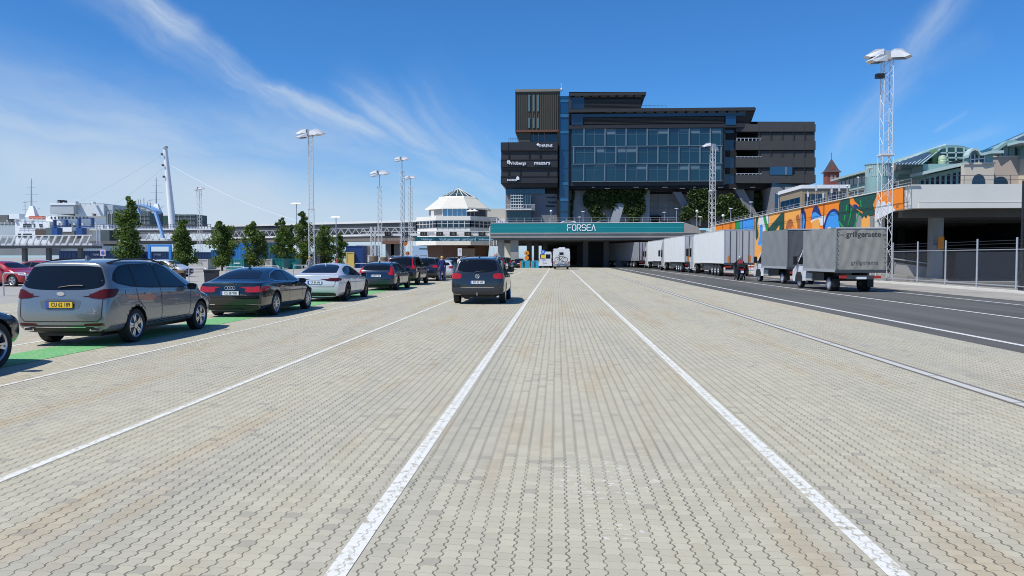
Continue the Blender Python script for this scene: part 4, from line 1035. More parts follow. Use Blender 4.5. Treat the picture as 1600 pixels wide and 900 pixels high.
# ------------------------------------------------------------------ people
skin_m = M('skin', (.50, .28, .20), .55, var=.08); hairb = M('dark_hair', (.03, .02, .012), .7); hairy = M('fair_hair', (.55, .36, .10), .7)
def cloth(n, c): return M(n, c, .85, var=.15, scale=8)
def person(label, loc, rz, J, top, bot, shoes, hair, height=1.75, hat=None, group='people standing about', helmet=False):
    """J overrides joint positions; one continuous skinned body, coloured by region"""
    j = dict(pel=(0, 0, .98), sp=(0, .0, 1.18), ch=(0, 0, 1.36), nk=(0, 0, 1.50), hd=(0, .02, 1.60), ht=(0, .03, 1.70),
             sh=(.17, 0, 1.42), el=(.24, .0, 1.15), wr=(.26, .07, .90), ha=(.26, .10, .82), hp=(.10, 0, .94), kn=(.11, .03, .52), an=(.12, -.02, .10), to=(.14, .14, .045))
    P_ = {}
    for k, v in j.items():
        if k in ('sh', 'el', 'wr', 'ha', 'hp', 'kn', 'an', 'to'):
            P_[k + 'R'] = v; P_[k + 'L'] = (-v[0], v[1], v[2])
        else: P_[k] = v
    P_.update(J); s = height / 1.75
    rad = dict(pel=(.15, .11), sp=(.13, .10), ch=(.155, .115), nk=(.055, .055), hd=(.078, .092), ht=(.065, .075), sh=(.062, .062), el=(.045, .045), wr=(.032, .03), ha=(.035, .02), hp=(.095, .095), kn=(.062, .062), an=(.042, .045), to=(.04, .032))
    names = list(P_); ix = {n: i for i, n in enumerate(names)}
    ed = [('pel', 'sp'), ('sp', 'ch'), ('ch', 'nk'), ('nk', 'hd'), ('hd', 'ht')]
    for q in 'RL': ed += [('ch', 'sh' + q), ('sh' + q, 'el' + q), ('el' + q, 'wr' + q), ('wr' + q, 'ha' + q), ('pel', 'hp' + q), ('hp' + q, 'kn' + q), ('kn' + q, 'an' + q), ('an' + q, 'to' + q)]
    me = bpy.data.meshes.new('person'); me.from_pydata([Vector(P_[n]) * s for n in names], [(ix[a], ix[b]) for a, b in ed], [])
    ob = bpy.data.objects.new('person', me); C.objects.link(ob)
    md = ob.modifiers.new('k', 'SKIN'); md.use_smooth_shade = True
    for n in names:
        key = n[:-1] if n[-1] in 'RL' and n[:-1] in rad else n
        v = me.skin_vertices[0].data[ix[n]]; v.radius = (rad[key][0] * s, rad[key][1] * s)
    me.skin_vertices[0].data[ix['pel']].use_root = True
    sb = ob.modifiers.new('s', 'SUBSURF'); sb.levels = sb.render_levels = 2
    m2 = evaluated(ob); bpy.data.objects.remove(ob)
    o = link('person', m2, None, loc); o.rotation_euler = (0, 0, rz); tag(o, label, 'person', group)
    ms = [skin_m, top, bot, shoes]
    m2.materials.clear(); [m2.materials.append(m) for m in ms]
    seg = [(Vector(P_[a]) * s, Vector(P_[b]) * s, a, b) for a, b in ed]
    for p in m2.polygons:
        c = p.center; best = None
        for a, b, na, nb in seg:
            t = max(0, min(1, (c - a).dot(b - a) / max(1e-6, (b - a).length_squared))); d = (a + (b - a) * t - c).length
            if best is None or d < best[0]: best = (d, na, nb, t)
        _, na, nb, tt = best
        if nb[:2] in ('hd', 'ht') or (nb == 'nk' and tt > .75) or nb[:2] == 'ha': k = 0
        elif nb[:2] == 'to' or (nb[:2] == 'an' and tt > .88): k = 3
        elif nb[:2] in ('kn', 'an', 'hp'): k = 2
        else: k = 1
        p.material_index = k; p.use_smooth = True
    hd = Vector(P_['hd']) * s; hm = MB()
    prof = [(.0, .135), (.06, .125), (.092, .08), (.10, .02), (.09, -.04)] if not helmet else [(0, .16), (.08, .14), (.125, .08), (.14, 0), (.13, -.09), (.10, -.13), (0, -.13)]
    hm.lathe(prof, hair, 16, 'z', (hd.x, hd.y - .012, hd.z + .02)); hm.build('helmet' if helmet else 'hair', o, smooth=True)
    return o
bluec = cloth('blue_overalls', (.012, .022, .13)); blk = cloth('black_cloth', (.015, .015, .018)); greyc = cloth('grey_cloth', (.28, .29, .30)); redc = cloth('red_cloth', (.40, .03, .03)); whc = cloth('white_cloth', (.6, .6, .6)); jean = cloth('denim', (.04, .07, .14))
person('person in dark blue overalls with fair hair standing between two queueing cars', (-7.75, 52.0, 0), R(15), dict(wrL=(-.22, .16, .95), haL=(-.20, .22, .93), anR=(.15, .05, .10), toR=(.16, .20, .045)), bluec, bluec, blk, hairy, 1.74)
person('person in a white top and black trousers right of the one in blue overalls', (-7.3, 57.5, 0), R(-60), dict(wrR=(.20, .22, 1.12), haR=(.18, .29, 1.14)), whc, blk, blk, hairb, 1.76)
person('person in black right beside the one in the white top', (-6.7, 57.9, 0), R(100), dict(), blk, blk, blk, hairb, 1.8)
p0 = G(484, 432); person('person in a pale jacket standing under the trees near the hoop barriers', (p0.x, p0.y, 0), R(30), dict(), greyc, greyc, blk, hairy, 1.72)
p0 = G(527, 428); person('person in a red and white top under the last tree', (p0.x, p0.y, 0), R(-70), dict(), redc, whc, blk, hairb, 1.75)

# motorcycle and rider
MX, MY = 13.15, 56.6
mo = thing('motorcycle', 'dark touring motorcycle with side cases standing behind the nearest long lorry', 'motorcycle', (MX, MY, 0), R(-4))
for y in (-.72, .78):
    wv = MB().lathe([(.05, -.05), (.20, -.03), (.21, .03), (.05, .05)], steel, 16, 'x', (0, y, .32)).build('wheel', mo, smooth=True)
    MB().lathe([(.22, -.06), (.29, -.075), (.325, 0), (.29, .075), (.22, .06)], rubber, 24, 'x', (0, y, .32)).build('tyre', wv, smooth=True)
MB().prism([(-.75, .80), (-.2, .72), (.35, .80), (.5, 1.05), (.15, 1.08), (-.15, .88), (-.8, .95)], 'x', -.14, .14, black).prism([(-.25, .30), (.35, .30), (.4, .75), (-.25, .75)], 'x', -.18, .18, dsteel).build('body', mo)
MB().prism([(.45, .62), (.85, .60), (.80, 1.0), (.62, 1.30), (.50, 1.30), (.48, 1.0)], 'x', -.26, .26, black).build('fairing', mo)
MB().tube([(-.38, .32, 1.08), (-.12, .50, 1.10), (.12, .50, 1.10), (.38, .32, 1.08)], .018, black, 6).tube([(0, .50, 1.05), (0, .78, .32)], .03, steel, 6).build('handlebar', mo)
for sd in (-1, 1):
    MB().box(sd * .22, sd * .48, -.92, -.35, .48, .88, black).build('side_case', mo)
    MB().box(sd * .36 - .09, sd * .36 + .09, .42, .45, 1.12, 1.22, black).tube([(sd * .30, .42, 1.08), (sd * .36, .44, 1.14)], .01, black).build('mirror', mo)
MB().box(-.24, .24, -1.05, -.68, .96, 1.22, blk).build('top_case', mo)
MB().box(-.16, .16, -1.0, -.96, .74, .84, redl).build('tail_light', mo)
number_plate(mo, '', 0, -1.0, .62, w_=.24, h_=.16)
MB().bar((.22, -.95, .38), (.20, .1, .30), .055, chrome, 10).build('exhaust', mo)
vest = M('red_pack_cloth', (.38, .05, .07), .8, var=.3, scale=12)
ri = person('motorcyclist astride the parked touring motorcycle, grey helmet and pink pack on the back', (MX, MY - .1, 0), R(-4),
    dict(pel=(0, -.05, .98), sp=(0, -.02, 1.15), ch=(0, .06, 1.33), nk=(0, .10, 1.47), hd=(0, .13, 1.57), ht=(0, .14, 1.66), shR=(.18, .07, 1.39), shL=(-.18, .07, 1.39), elR=(.33, .22, 1.20), elL=(-.33, .22, 1.20), wrR=(.34, .43, 1.13), wrL=(-.34, .43, 1.13), haR=(.35, .48, 1.12), haL=(-.35, .48, 1.12),
         hpR=(.13, 0, .93), hpL=(-.13, 0, .93), knR=(.30, .20, .55), knL=(-.30, .20, .55), anR=(.34, .02, .10), anL=(-.34, .02, .10), toR=(.37, .17, .045), toL=(-.37, .17, .045)), blk, blk, blk, M('grey_helmet', (.25, .26, .27), .25, coat=1), 1.75, helmet=True)
bpk = MB().box(-.17, .17, -.20, -.04, 1.08, 1.42, vest).build('backpack'); bpk.location = (MX, MY - .02, 0); tag(bpk, 'pink and red backpack worn by the motorcyclist', 'backpack')
# ------------------------------------------------------------------ bridge deck with the teal sign band
def PB(mb, px0, px1, py0, py1, Y, d, m):
    """box whose front face at depth Y covers the photo rectangle; d is its depth"""
    a = P(px0, (py0 + py1) / 2, Y); b = P(px1, (py0 + py1) / 2, Y); pm = (px0 + px1) / 2
    t = P(pm, py0, Y).z; u = P(pm, py1, Y).z
    mb.box(a.x, b.x, Y, Y + d, u, t, m); return mb
teal = M('teal_band', (.004, .20, .22), .35, 0, .06, .4); tealh = M('pale_teal_stripe', (.03, .38, .42), .35, 0, .05, .4)
signw = M('sign_white', (.80, .82, .84), .4, var=.03)
BY = 122.5
br = thing('road_bridge', 'flat concrete bridge deck with a teal band reading FORSEA across its front', 'bridge', (0, BY, 0))
br_z0, br_z1 = 4.75, 7.15
XL, XR = -10.6, 19.8
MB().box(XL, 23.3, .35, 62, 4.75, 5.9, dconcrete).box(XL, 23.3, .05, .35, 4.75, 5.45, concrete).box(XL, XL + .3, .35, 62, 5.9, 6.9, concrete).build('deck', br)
MB().box(XL + .1, XR, -.12, .05, 5.52, 7.02, teal).box(XL + .1, XR, -.15, .05, 7.02, 7.12, offwhite).box(XL, XR, -.14, .05, 5.42, 5.50, offwhite).build('sign_band', br)
MB().box(XL + .12, -.05 + .0, -.135, -.12, 6.22, 6.30, tealh).box(4.6, XR - .1, -.135, -.12, 6.22, 6.30, tealh).build('band_stripe', br)
MB().hexa([(XR, -.1, 5.45), (22.5, .0, 5.45), (22.5, .3, 5.45), (XR, .05, 5.45), (XR, -.1, 7.1), (22.0, .0, 6.4), (22.0, .3, 6.4), (XR, .05, 7.1)], concrete).build('end_block', br)
# lettering FORSEA drawn with strokes
def strokes(word, x0, z0, h, wd, gap, t, y, m, name, parent):
    L_ = {'F': [[(0, 0), (0, 1), (1, 1)], [(0, .48), (.8, .48)]], 'O': [[(.25, 0), (0, .25), (0, .75), (.25, 1), (.75, 1), (1, .75), (1, .25), (.75, 0), (.25, 0)]],
          'R': [[(0, 0), (0, 1), (.75, 1), (1, .82), (1, .62), (.75, .45), (.45, .45), (1, 0)]], 'S': [[(1, .9), (.8, 1), (.2, 1), (0, .82), (0, .65), (.2, .5), (.8, .5), (1, .35), (1, .18), (.8, 0), (.2, 0), (0, .1)]],
          'E': [[(1, 1), (.2, 1), (0, .8), (0, .2), (.2, 0), (1, 0)], [(.1, .5), (.9, .5)]], 'A': [[(0, 0), (.5, 1), (1, 0)]]}
    x = x0
    for k, ch in enumerate(word):
        mb = MB()
        for ln in L_[ch]:
            for q in range(len(ln) - 1):
                a = Vector((x + ln[q][0] * wd, z0 + ln[q][1] * h)); b = Vector((x + ln[q + 1][0] * wd, z0 + ln[q + 1][1] * h)); d = (b - a).normalized(); nv = Vector((-d.y, d.x)) * t / 2
                a -= d * t * .45; b += d * t * .45
                pts = [a - nv, b - nv, b + nv, a + nv]; yy = y - .002 * q
                mb.hexa([(p.x, yy, p.y) for p in pts] + [(p.x, yy - .05, p.y) for p in pts], m)
        mb.build('letter', parent); x += wd + gap
strokes('FORSEA', 1.72 - 0.05, 5.84, .92, .56, .20, .125, -.14, signw, 'letter', br)
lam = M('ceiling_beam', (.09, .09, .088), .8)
mb = MB()
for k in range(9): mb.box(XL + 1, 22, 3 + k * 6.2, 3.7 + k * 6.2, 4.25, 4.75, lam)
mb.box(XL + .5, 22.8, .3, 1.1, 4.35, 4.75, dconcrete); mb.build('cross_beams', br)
cols = [(783, 124.5, .5), (804, 124, .62), (827, 132, .42), (838, 139, .42), (852, 139, .4), (915, 131, .42), (947, 131, .42), (884, 146, .4), (905, 152, .4), (962, 152, .4), (1062, 125, .5)]
for px, Y, r in cols:
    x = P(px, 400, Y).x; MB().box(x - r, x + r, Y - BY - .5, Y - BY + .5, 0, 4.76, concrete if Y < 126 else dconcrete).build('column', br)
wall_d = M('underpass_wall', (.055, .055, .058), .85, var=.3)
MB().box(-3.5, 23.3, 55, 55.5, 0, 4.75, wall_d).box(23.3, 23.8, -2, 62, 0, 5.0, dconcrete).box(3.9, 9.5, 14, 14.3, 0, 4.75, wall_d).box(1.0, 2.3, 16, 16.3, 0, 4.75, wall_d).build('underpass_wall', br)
MB().box(9.7, 12.6, 6, 6.5, 0, 1.1, dconcrete).build('traffic_barrier', br)
# railing on the deck
rl = MB()
for k in range(23): rl.bar((XL + .2 + k * 1.32, .1, 7.1), (XL + .2 + k * 1.32, .1, 7.85), .03, steel)
for z in (7.5, 7.85): rl.bar((XL + .2, .1, z), (XL + .2 + 22 * 1.32, .1, z), .025, steel)
rl.build('railing', br)
# cars parked on the deck
DG = 'cars parked on top of the bridge deck'
for px, Y, k, m, lb, rz in ((882, 127.0, 'hatch', whitep, 'white hatchback on the bridge above the lettering start', 90), (937, 126.5, 'hatch', silver, 'pale car on the bridge right above the last letters', 90),
                        (1033, 127, 'wagon', bronze, 'bronze estate car on the bridge right of the pale one', 90), (806, 127, 'hatch', navy2, 'dark car on the bridge at its left end', 90)):
    p = P(px, 348, Y); car_like(k, hb, m, 'parked_car', lb, (p.x, Y, 6.15), R(rz), group=DG)
# ------------------------------------------------------------------ big dark office building
cl1 = M('bronze_louvre_cladding', (.085, .074, .052), .55, .2, .25, 1.2, stretch=(1, 1, .2)); cl2 = M('charcoal_cladding', (.034, .034, .036), .55, .2, .25, .7, stretch=(.6, 1, 1.5))
cl3 = M('charcoal_cladding_smooth', (.028, .028, .031), .5, .2, .15, .5); cgap = M('cladding_gap', (.008, .008, .009), .8)
def glass_mat(name, tint, rough=.06, var=.35, scale=(.12, .12, .25)):
    m = M(name, tint, rough, 0, var, 1.0, stretch=scale, spec=.9); return m
gl_main = glass_mat('curtain_glass', (.008, .034, .052)); gl_blue = glass_mat('blue_stair_glass', (.007, .048, .12)); gl_dk = glass_mat('dark_band_glass', (.010, .022, .045))
gfin = M('glazing_fin', (.15, .21, .25), .4); gmul = M('mullion', (.10, .17, .21), .5); gwall = M('grey_panel_wall', (.20, .205, .22), .7, var=.06, scale=.4)
palec = M('pale_slab_wall', (.34, .36, .38), .8, var=.25, scale=.35, stretch=(1, 1, .4))
OY = 150.0
ob_ = thing('office_building', 'large dark office block with a long blue glazed front above the teal sign band', 'building', (0, 0, 0))
m = MB(); PB(m, 805, 875, 140, 206, OY, 26, cl1); PB(m, 804.5, 875.5, 139, 143, OY - .25, 26.5, M('roof_edge_strip', (.20, .19, .16), .5))
p = m.build('tower_block', ob_)
m = MB()
for k in range(23): PB(m, 806 + k * 3, 806.5 + k * 3, 145, 205, OY - .10, .1, cgap)
m.build('cladding_rib', p)
m = MB(); PB(m, 805, 875, 203, 206, OY - .12, .12, M('copper_edge', (.16, .06, .03), .5)); m.build('copper_edge', p)
for px in (825.2, 832.4, 839.2):
    for y0, y1 in ((148, 174), (184, 200)): m = MB(); PB(m, px, px + 2.8, y0, y1, OY - .16, .16, M('pale_window_glass', (.10, .17, .19), .1)); m.build('window', p)
m = MB(); a = P(805, 206, OY); b = P(812, 221, OY); m.hexa([(b.x, OY + .5, b.z), (b.x + 2, OY + .5, b.z), (b.x + 2, OY + 20, b.z), (b.x, OY + 20, b.z), (a.x, OY + .5, a.z), (a.x + 3, OY + .5, a.z), (a.x + 3, OY + 20, a.z), (a.x, OY + 20, a.z)], cl1)
PB(m, 813, 875, 206, 222, OY + 1.5, 18, gl_dk)
for px in (815, 824, 832.5, 841, 850): PB(m, px, px + 1.3, 206, 222, OY + 1.2, .3, gwall)
m.build('recessed_storey', ob_)
m = MB(); PB(m, 783, 871, 222, 287, OY - 1.5, 26, cl2)
for y0, y1 in ((222.5, 234.5), (250, 261), (275, 286)): PB(m, 782.4, 871.2, y0, y1, OY - 1.7, .25, cl3)
p = m.build('sign_block', ob_); m = MB()
for y in (235, 249, 262, 275): PB(m, 782.6, 871, y, y + 1.2, OY - 1.78, .2, cgap)
for px, y0, y1 in ((794, 222, 287), (826, 236, 249), (843, 222, 249), (855, 262, 275), (812, 262, 287)): PB(m, px, px + .5, y0, y1, OY - 1.8, .2, cgap)
m.build('panel_gap', p)
m = MB(); a = P(783, 287, OY - 1.5); b = P(790, 293, OY - 1.5); c = P(871, 287, OY - 1.5)
m.hexa([(b.x, OY - 1.2, b.z), (c.x, OY - 1.2, b.z), (c.x, OY + 20, b.z), (b.x, OY + 20, b.z), (a.x, OY - 1.5, a.z), (c.x, OY - 1.5, a.z), (c.x, OY + 20, a.z), (a.x, OY + 20, a.z)], cl3); m.build('bevel', ob_)
def sign(s, px, py, hpx, m, Y, parent=ob_, sx=1.0, al='CENTER', off=.012):
    q = P(px, py, Y); text(s, hpx * Y / F * 1.45, m, parent, 'sign_lettering', (q.x, Y, q.z), REAR, al, .05, sx, off)
sign('THRENS', 852, 228, 4.2, signw, OY - 1.85); sign('Wildbergs', 808, 255.2, 4.4, signw, OY - 1.85, sx=1.05); sign('mazars', 847, 254.6, 5.4, signw, OY - 1.85, sx=1.15); sign('sweco', 800, 281, 3.8, signw, OY - 1.85, sx=1.1)
m = MB(); q = P(841, 228, OY); m.prism([(q.x - .3, q.z), (q.x, q.z - .3), (q.x + .3, q.z), (q.x, q.z + .3)], 'y', OY - 1.9, OY - 1.8, signw); m.build('sign_mark', ob_)
m = MB(); q = P(795.5, 255, OY); m.box(q.x - .28, q.x + .28, OY - 1.9, OY - 1.8, q.z - .28, q.z + .28, signw).box(q.x - .16, q.x + .16, OY - 1.92, OY - 1.9, q.z - .06, q.z + .04, cl2); m.build('sign_mark', ob_)
m = MB(); q = P(809.7, 280, OY); m.prism([(q.x - .3, q.z - .3), (q.x + .3, q.z - .3), (q.x + .3, q.z + .1), (q.x, q.z + .45), (q.x - .3, q.z + .1)], 'y', OY - 1.9, OY - 1.8, signw); m.build('sign_mark', ob_)
# lower left: glass band, grey wall, bay and balcony
m = MB(); PB(m, 790, 871, 292, 352, OY + .8, 20, gwall); lw = m.build('lower_wall', ob_)
m = MB(); PB(m, 790.5, 851, 292.5, 303, OY + .4, .4, gl_blue); PB(m, 851, 871, 292.5, 302.5, OY + .6, .3, cgap)
for k in range(8): PB(m, 795 + k * 8, 795.5 + k * 8, 292.5, 303, OY + .32, .1, gmul)
m.build('window_band', ob_)
m = MB(); PB(m, 798, 829, 304, 329, OY - 1.6, 2.6, gl_dk)
for k in range(9): PB(m, 798 + k * 3.8, 798.7 + k * 3.8, 304, 329, OY - 1.72, .12, offwhite if k < 5 else gmul)
for k in range(6): PB(m, 798, 817 if k < 5 else 829, 305 + k * 4.6, 305.8 + k * 4.6, OY - 1.8, .1, offwhite)
m.build('glazed_bay', ob_)
m = MB(); PB(m, 789, 836, 326, 328, OY - 3.0, 3.8, offwhite); PB(m, 792, 830, 328, 350, OY - 1.2, 2, gl_dk)
for k in range(12): PB(m, 789.5 + k * 4.1, 790 + k * 4.1, 320, 326, OY - 3.0, .08, offwhite)
PB(m, 789, 836, 319.6, 320.2, OY - 3.0, .1, offwhite); PB(m, 830, 836, 320.5, 326, OY - 3.1, .05, gwall); m.build('balcony', ob_)
sign('TENDREM', 861, 308.8, 2.2, ink, OY + .75, off=.01); sign('Bredgard', 863, 316, 2.4, ink, OY + .75, off=.02); sign('Mandelser', 860, 322, 2.4, ink, OY + .75, off=.03)
# stair glass
m = MB(); PB(m, 874, 889, 150, 352, OY - .6, 6, gl_blue)
for k, y in enumerate((154.5, 177, 184, 203, 208, 234, 262, 283, 309, 314, 330)): PB(m, 874, 889, y, y + .6, OY - .7, .1, gl_dk)
for y in (154.5, 178, 204, 284, 309): PB(m, 874, 888.5, y, y + 5, OY - .68, .06, M('spandrel_glass', (.03, .14, .27), .1, 0, .1))
PB(m, 888.2, 889.4, 150, 352, OY - .8, 1, cgap); PB(m, 873.2, 874.4, 150, 352, OY - .8, 1, cgap); PB(m, 870.6, 874.2, 205, 352, OY - .4, 3, cgap)
m.build('stair_glazing', ob_)
# glazed main block
m = MB(); PB(m, 889, 1133, 199, 290, OY - .5, 24, cl3); p = m.build('main_frame', ob_)
m = MB(); PB(m, 893.5, 1129, 201, 283, OY - .72, .2, gl_main); g_ = m.build('curtain_wall', p)
m = MB()
rows = ((201, 228), (229, 255.5), (256.5, 283))
for r_, (y0, y1) in enumerate(rows):
    o = 912.5 if r_ != 1 else 896.5
    if r_ == 2: o = 912
    for k in range(9):
        px = o + k * 32.9
        if px < 1128: PB(m, px - .75, px + .75, y0, y1, OY - 1.0, .35, gfin)
        if px + 16.4 < 1128: PB(m, px + 16.2, px + 16.6, y0, y1, OY - .8, .1, gmul)
    PB(m, 893.5, 1129, y1 - .2, y1 + .7, OY - .95, .3, gfin if r_ < 2 else gfin)
    PB(m, 893.5, 1129, y0 + 8.5, y0 + 8.9, OY - .76, .06, gmul)
m.build('glazing_fins', p)
rb = random.Random(4)
for r_, (y0, y1) in enumerate(rows):
    for k in range(14):
        px = 896 + k * 16.6; hh = rb.uniform(2, 9)
        m = MB(); PB(m, px, px + 15, y0 + .8, y0 + hh, OY - .74, .03, gl_dk if rb.random() < .5 else gmul); m.build('blind', p)
# upper storeys with deep eaves
def eave(y0, y1, px1, slant, name):
    m = MB(); a = P(889, y0, OY); b = P(px1, y0, OY); c = P(px1 - slant, y1, OY); d = P(889, y1, OY)
    m.hexa([(d.x, OY + .6, d.z), (c.x, OY + .6, c.z), (c.x, OY + 20, c.z), (d.x, OY + 20, d.z), (a.x, OY - .8, a.z), (b.x, OY - .8, b.z), (b.x, OY + 20, b.z), (a.x, OY + 20, a.z)], cl3); return m
m = eave(145, 169, 1009.5, 8, 'a'); q = m.build('top_storey', ob_)
m = MB(); PB(m, 889, 1009.5, 144.6, 149, OY - 1.6, 22, cl2); PB(m, 889, 893, 148, 170, OY - 1.3, 2, cl2)
for k in range(8): PB(m, 898 + k * 13.5, 908 + k * 13.5, 149.2, 150.6, OY - 1.3, .3, M('soffit_strip', (.16, .14, .12), .6))
m.build('roof_edge', q)
m = MB(); PB(m, 893, 913, 152, 170, OY - 1.0, .5, gl_dk); PB(m, 913, 1002, 155, 170, OY - .9, .4, M('louvre_dark', (.015, .015, .017), .6)); m.build('window_band', q)
m = MB()
for k in range(7): PB(m, 913, 1002, 157 + k * 2, 157.5 + k * 2, OY - 1.0, .1, M('louvre_blade', (.05, .045, .042), .5))
m.build('louvre_blade', q)
m = MB(); a = P(889, 170, OY); b = P(1180, 170, OY); c = P(1171, 200, OY); d = P(889, 200, OY)
m.hexa([(d.x, OY + .4, d.z), (c.x, OY + .4, c.z), (c.x, OY + 18, c.z), (d.x, OY + 18, d.z), (a.x, OY - .7, a.z), (b.x, OY - .7, b.z), (b.x, OY + 18, b.z), (a.x, OY + 18, a.z)], cl3)
q = m.build('upper_storey', ob_)
m = MB(); PB(m, 889, 1180, 169, 174, OY - 1.7, 20, cl2)
for k in range(17): PB(m, 898 + k * 16, 910 + k * 16, 174.2, 175.6, OY - 1.3, .3, M('soffit_strip', (.16, .14, .12), .6))
PB(m, 889, 1171, 194, 200, OY - 1.0, 1, cl3); m.build('roof_edge', q)
m = MB(); PB(m, 893, 911, 178, 196, OY - 1.0, .5, gl_dk); PB(m, 911, 1165, 177, 182, OY - 1.0, .5, gl_dk); PB(m, 1134, 1150, 181, 195, OY - 1.1, .5, gl_blue); m.build('window_band', q)
m = MB()
for k in range(6): PB(m, 913, 1132, 184 + k * 2, 184.5 + k * 2, OY - 1.0, .1, M('louvre_blade', (.05, .045, .042), .5))
m.build('louvre_blade', q)
m = MB(); PB(m, 1133, 1151, 195, 288, OY + .6, 18, gl_dk)
for y in (208, 235, 262): PB(m, 1133, 1151, y, y + 10, OY + .45, .12, cgap)
m.build('link_glazing', ob_)
# right wing, its far end turned a little towards the camera
def PW(mb, px0, px1, py0, py1, dY, d, m):
    def yy(px): return OY - (px - 1150) / 125 * 5.5 + dY
    pts = []
    for px, e in ((px0, 0), (px1, 0), (px1, d), (px0, d)):
        Y = yy(px); u = P(px, py1, Y); x = u.x; pts.append((x, Y + e, u.z))
    top = []
    for px, e in ((px0, 0), (px1, 0), (px1, d), (px0, d)):
        Y = yy(px); top.append((P(px, py0, Y).x, Y + e, P(px, py0, Y).z))
    mb.hexa(pts + top, m); return mb
def tilt(px, y0, y1): return y0   # rows already slope with the depth
m = MB(); PW(m, 1185, 1273, 190, 284, 0, 22, cl2); PW(m, 1150, 1185, 190, 284, 4, 22, cgap)
q = m.build('east_wing', ob_)
m = MB()
for y0, y1, x0, dd_ in ((194, 205.5, 1150, -.35), (220, 234, 1150, -.35), (246, 261.5, 1150, -.35), (273, 286, 1150, -.35)):
    PW(m, x0, 1274.5, y0, y1, dd_, 4.6, cl2)
m.build('parapet_band', q)
m = MB()
for y in (206, 234.5, 262): PW(m, 1186, 1273, y, y + 1.2, -.12, .2, cgap)
for px in (1186, 1204, 1221.5, 1239, 1257): PW(m, px, px + .6, 195, 285, -.40, .1, cgap)
m.build('panel_gap', q)
m = MB(); PW(m, 1203, 1238, 260.5, 273, -.5, .4, gl_blue); PW(m, 1227.5, 1229, 261, 273, -.6, .1, gfin); m.build('window', q)
for y in (215.5, 244.5, 271):
    m = MB()
    for k in range(7): PW(m, 1151 + k * 6, 1152 + k * 6, y, y + 5, -.3, .08, steel)
    PW(m, 1150, 1190, y, y + .6, -.32, .08, steel); m.build('terrace_railing', q)
m = MB()
for y in (208, 237, 264): PW(m, 1176, 1181, y, y + 9, 3.8, .2, gl_blue)
m.build('terrace_door', q)
# undercroft
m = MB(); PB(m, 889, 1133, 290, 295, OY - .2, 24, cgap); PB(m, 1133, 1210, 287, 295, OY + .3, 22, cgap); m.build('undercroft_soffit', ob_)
m = MB()
for k, px in enumerate((925, 945, 990, 1008, 1035, 1062, 1083, 1098, 1122, 1146, 1172)): PB(m, px, px + (8 if k % 3 else 4), 292 + (k % 2) * 2, 293 + (k % 2) * 2, OY - .3, .1, M('soffit_lamp_panel', (.55, .48, .38), .5))
m.build('soffit_panels', ob_)
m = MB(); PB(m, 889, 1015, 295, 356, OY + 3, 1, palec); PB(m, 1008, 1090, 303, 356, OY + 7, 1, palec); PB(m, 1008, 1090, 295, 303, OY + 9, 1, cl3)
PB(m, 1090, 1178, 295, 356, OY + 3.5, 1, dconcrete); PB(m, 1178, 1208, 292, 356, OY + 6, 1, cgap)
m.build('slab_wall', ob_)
m = MB()
for px in (1028, 1045, 1062, 1079): PB(m, px, px + .35, 303, 350, OY + 6.9, .1, gwall)
for y in (314, 325, 336): PB(m, 1008, 1090, y, y + .35, OY + 6.9, .1, gwall)
m.build('slab_joint', ob_)
def slant(px0, py0, px1, py1, w_, Y, mt, nm):
    a = P(px0, py0, Y); b = P(px1, py1, Y); m = MB(); s = w_ * Y / F
    m.hexa([(b.x, Y, b.z), (b.x + s, Y, b.z), (b.x + s, Y + 2, b.z), (b.x, Y + 2, b.z), (a.x, Y, a.z), (a.x + s, Y, a.z), (a.x + s, Y + 2, a.z), (a.x, Y + 2, a.z)], mt); m.build(nm, ob_)
slant(962, 318, 952, 352, 14, OY + 1, palec, 'sloping_pier'); slant(1052, 300, 1082, 352, 12, OY + 1, gwall, 'sloping_pier'); slant(1147, 294, 1178, 352, 14, OY + 1, gwall, 'sloping_pier')
m = MB(); PB(m, 1008, 1033, 337, 350, OY + 6, .5, cgap); m.build('garage_door', ob_)
m = MB(); PB(m, 1206, 1262, 284, 292, OY - 3, 12, gl_dk); PB(m, 1206, 1226, 292, 352, OY - 3, 10, gwall); PB(m, 1211, 1222, 302, 352, OY - 3.2, .3, gl_blue); m.build('corner_annex', ob_)
m = MB(); q_ = P(877, 140, OY); m.bar((q_.x, OY, q_.z - .6), (q_.x, OY, q_.z + 1.2), .06, offwhite, 6).lathe([(0, -.25), (.28, -.1), (.28, .1), (0, .3)], offwhite, 10, 'z', (q_.x, OY, q_.z)); m.build('antenna', ob_)
m = MB()
for a_, b_, y_ in ((795, 811, 221), (1003, 1041, 169.3)):
    A = P(a_, y_, OY); B_ = P(b_, y_, OY)
    for k in range(7): x = lerp(A.x, B_.x, k / 6); m.bar((x, OY, A.z - .1), (x, OY, A.z + .55), .03, dsteel)
    m.bar((A.x, OY, A.z + .55), (B_.x, OY, A.z + .55), .03, dsteel)
m.build('roof_railing', ob_)

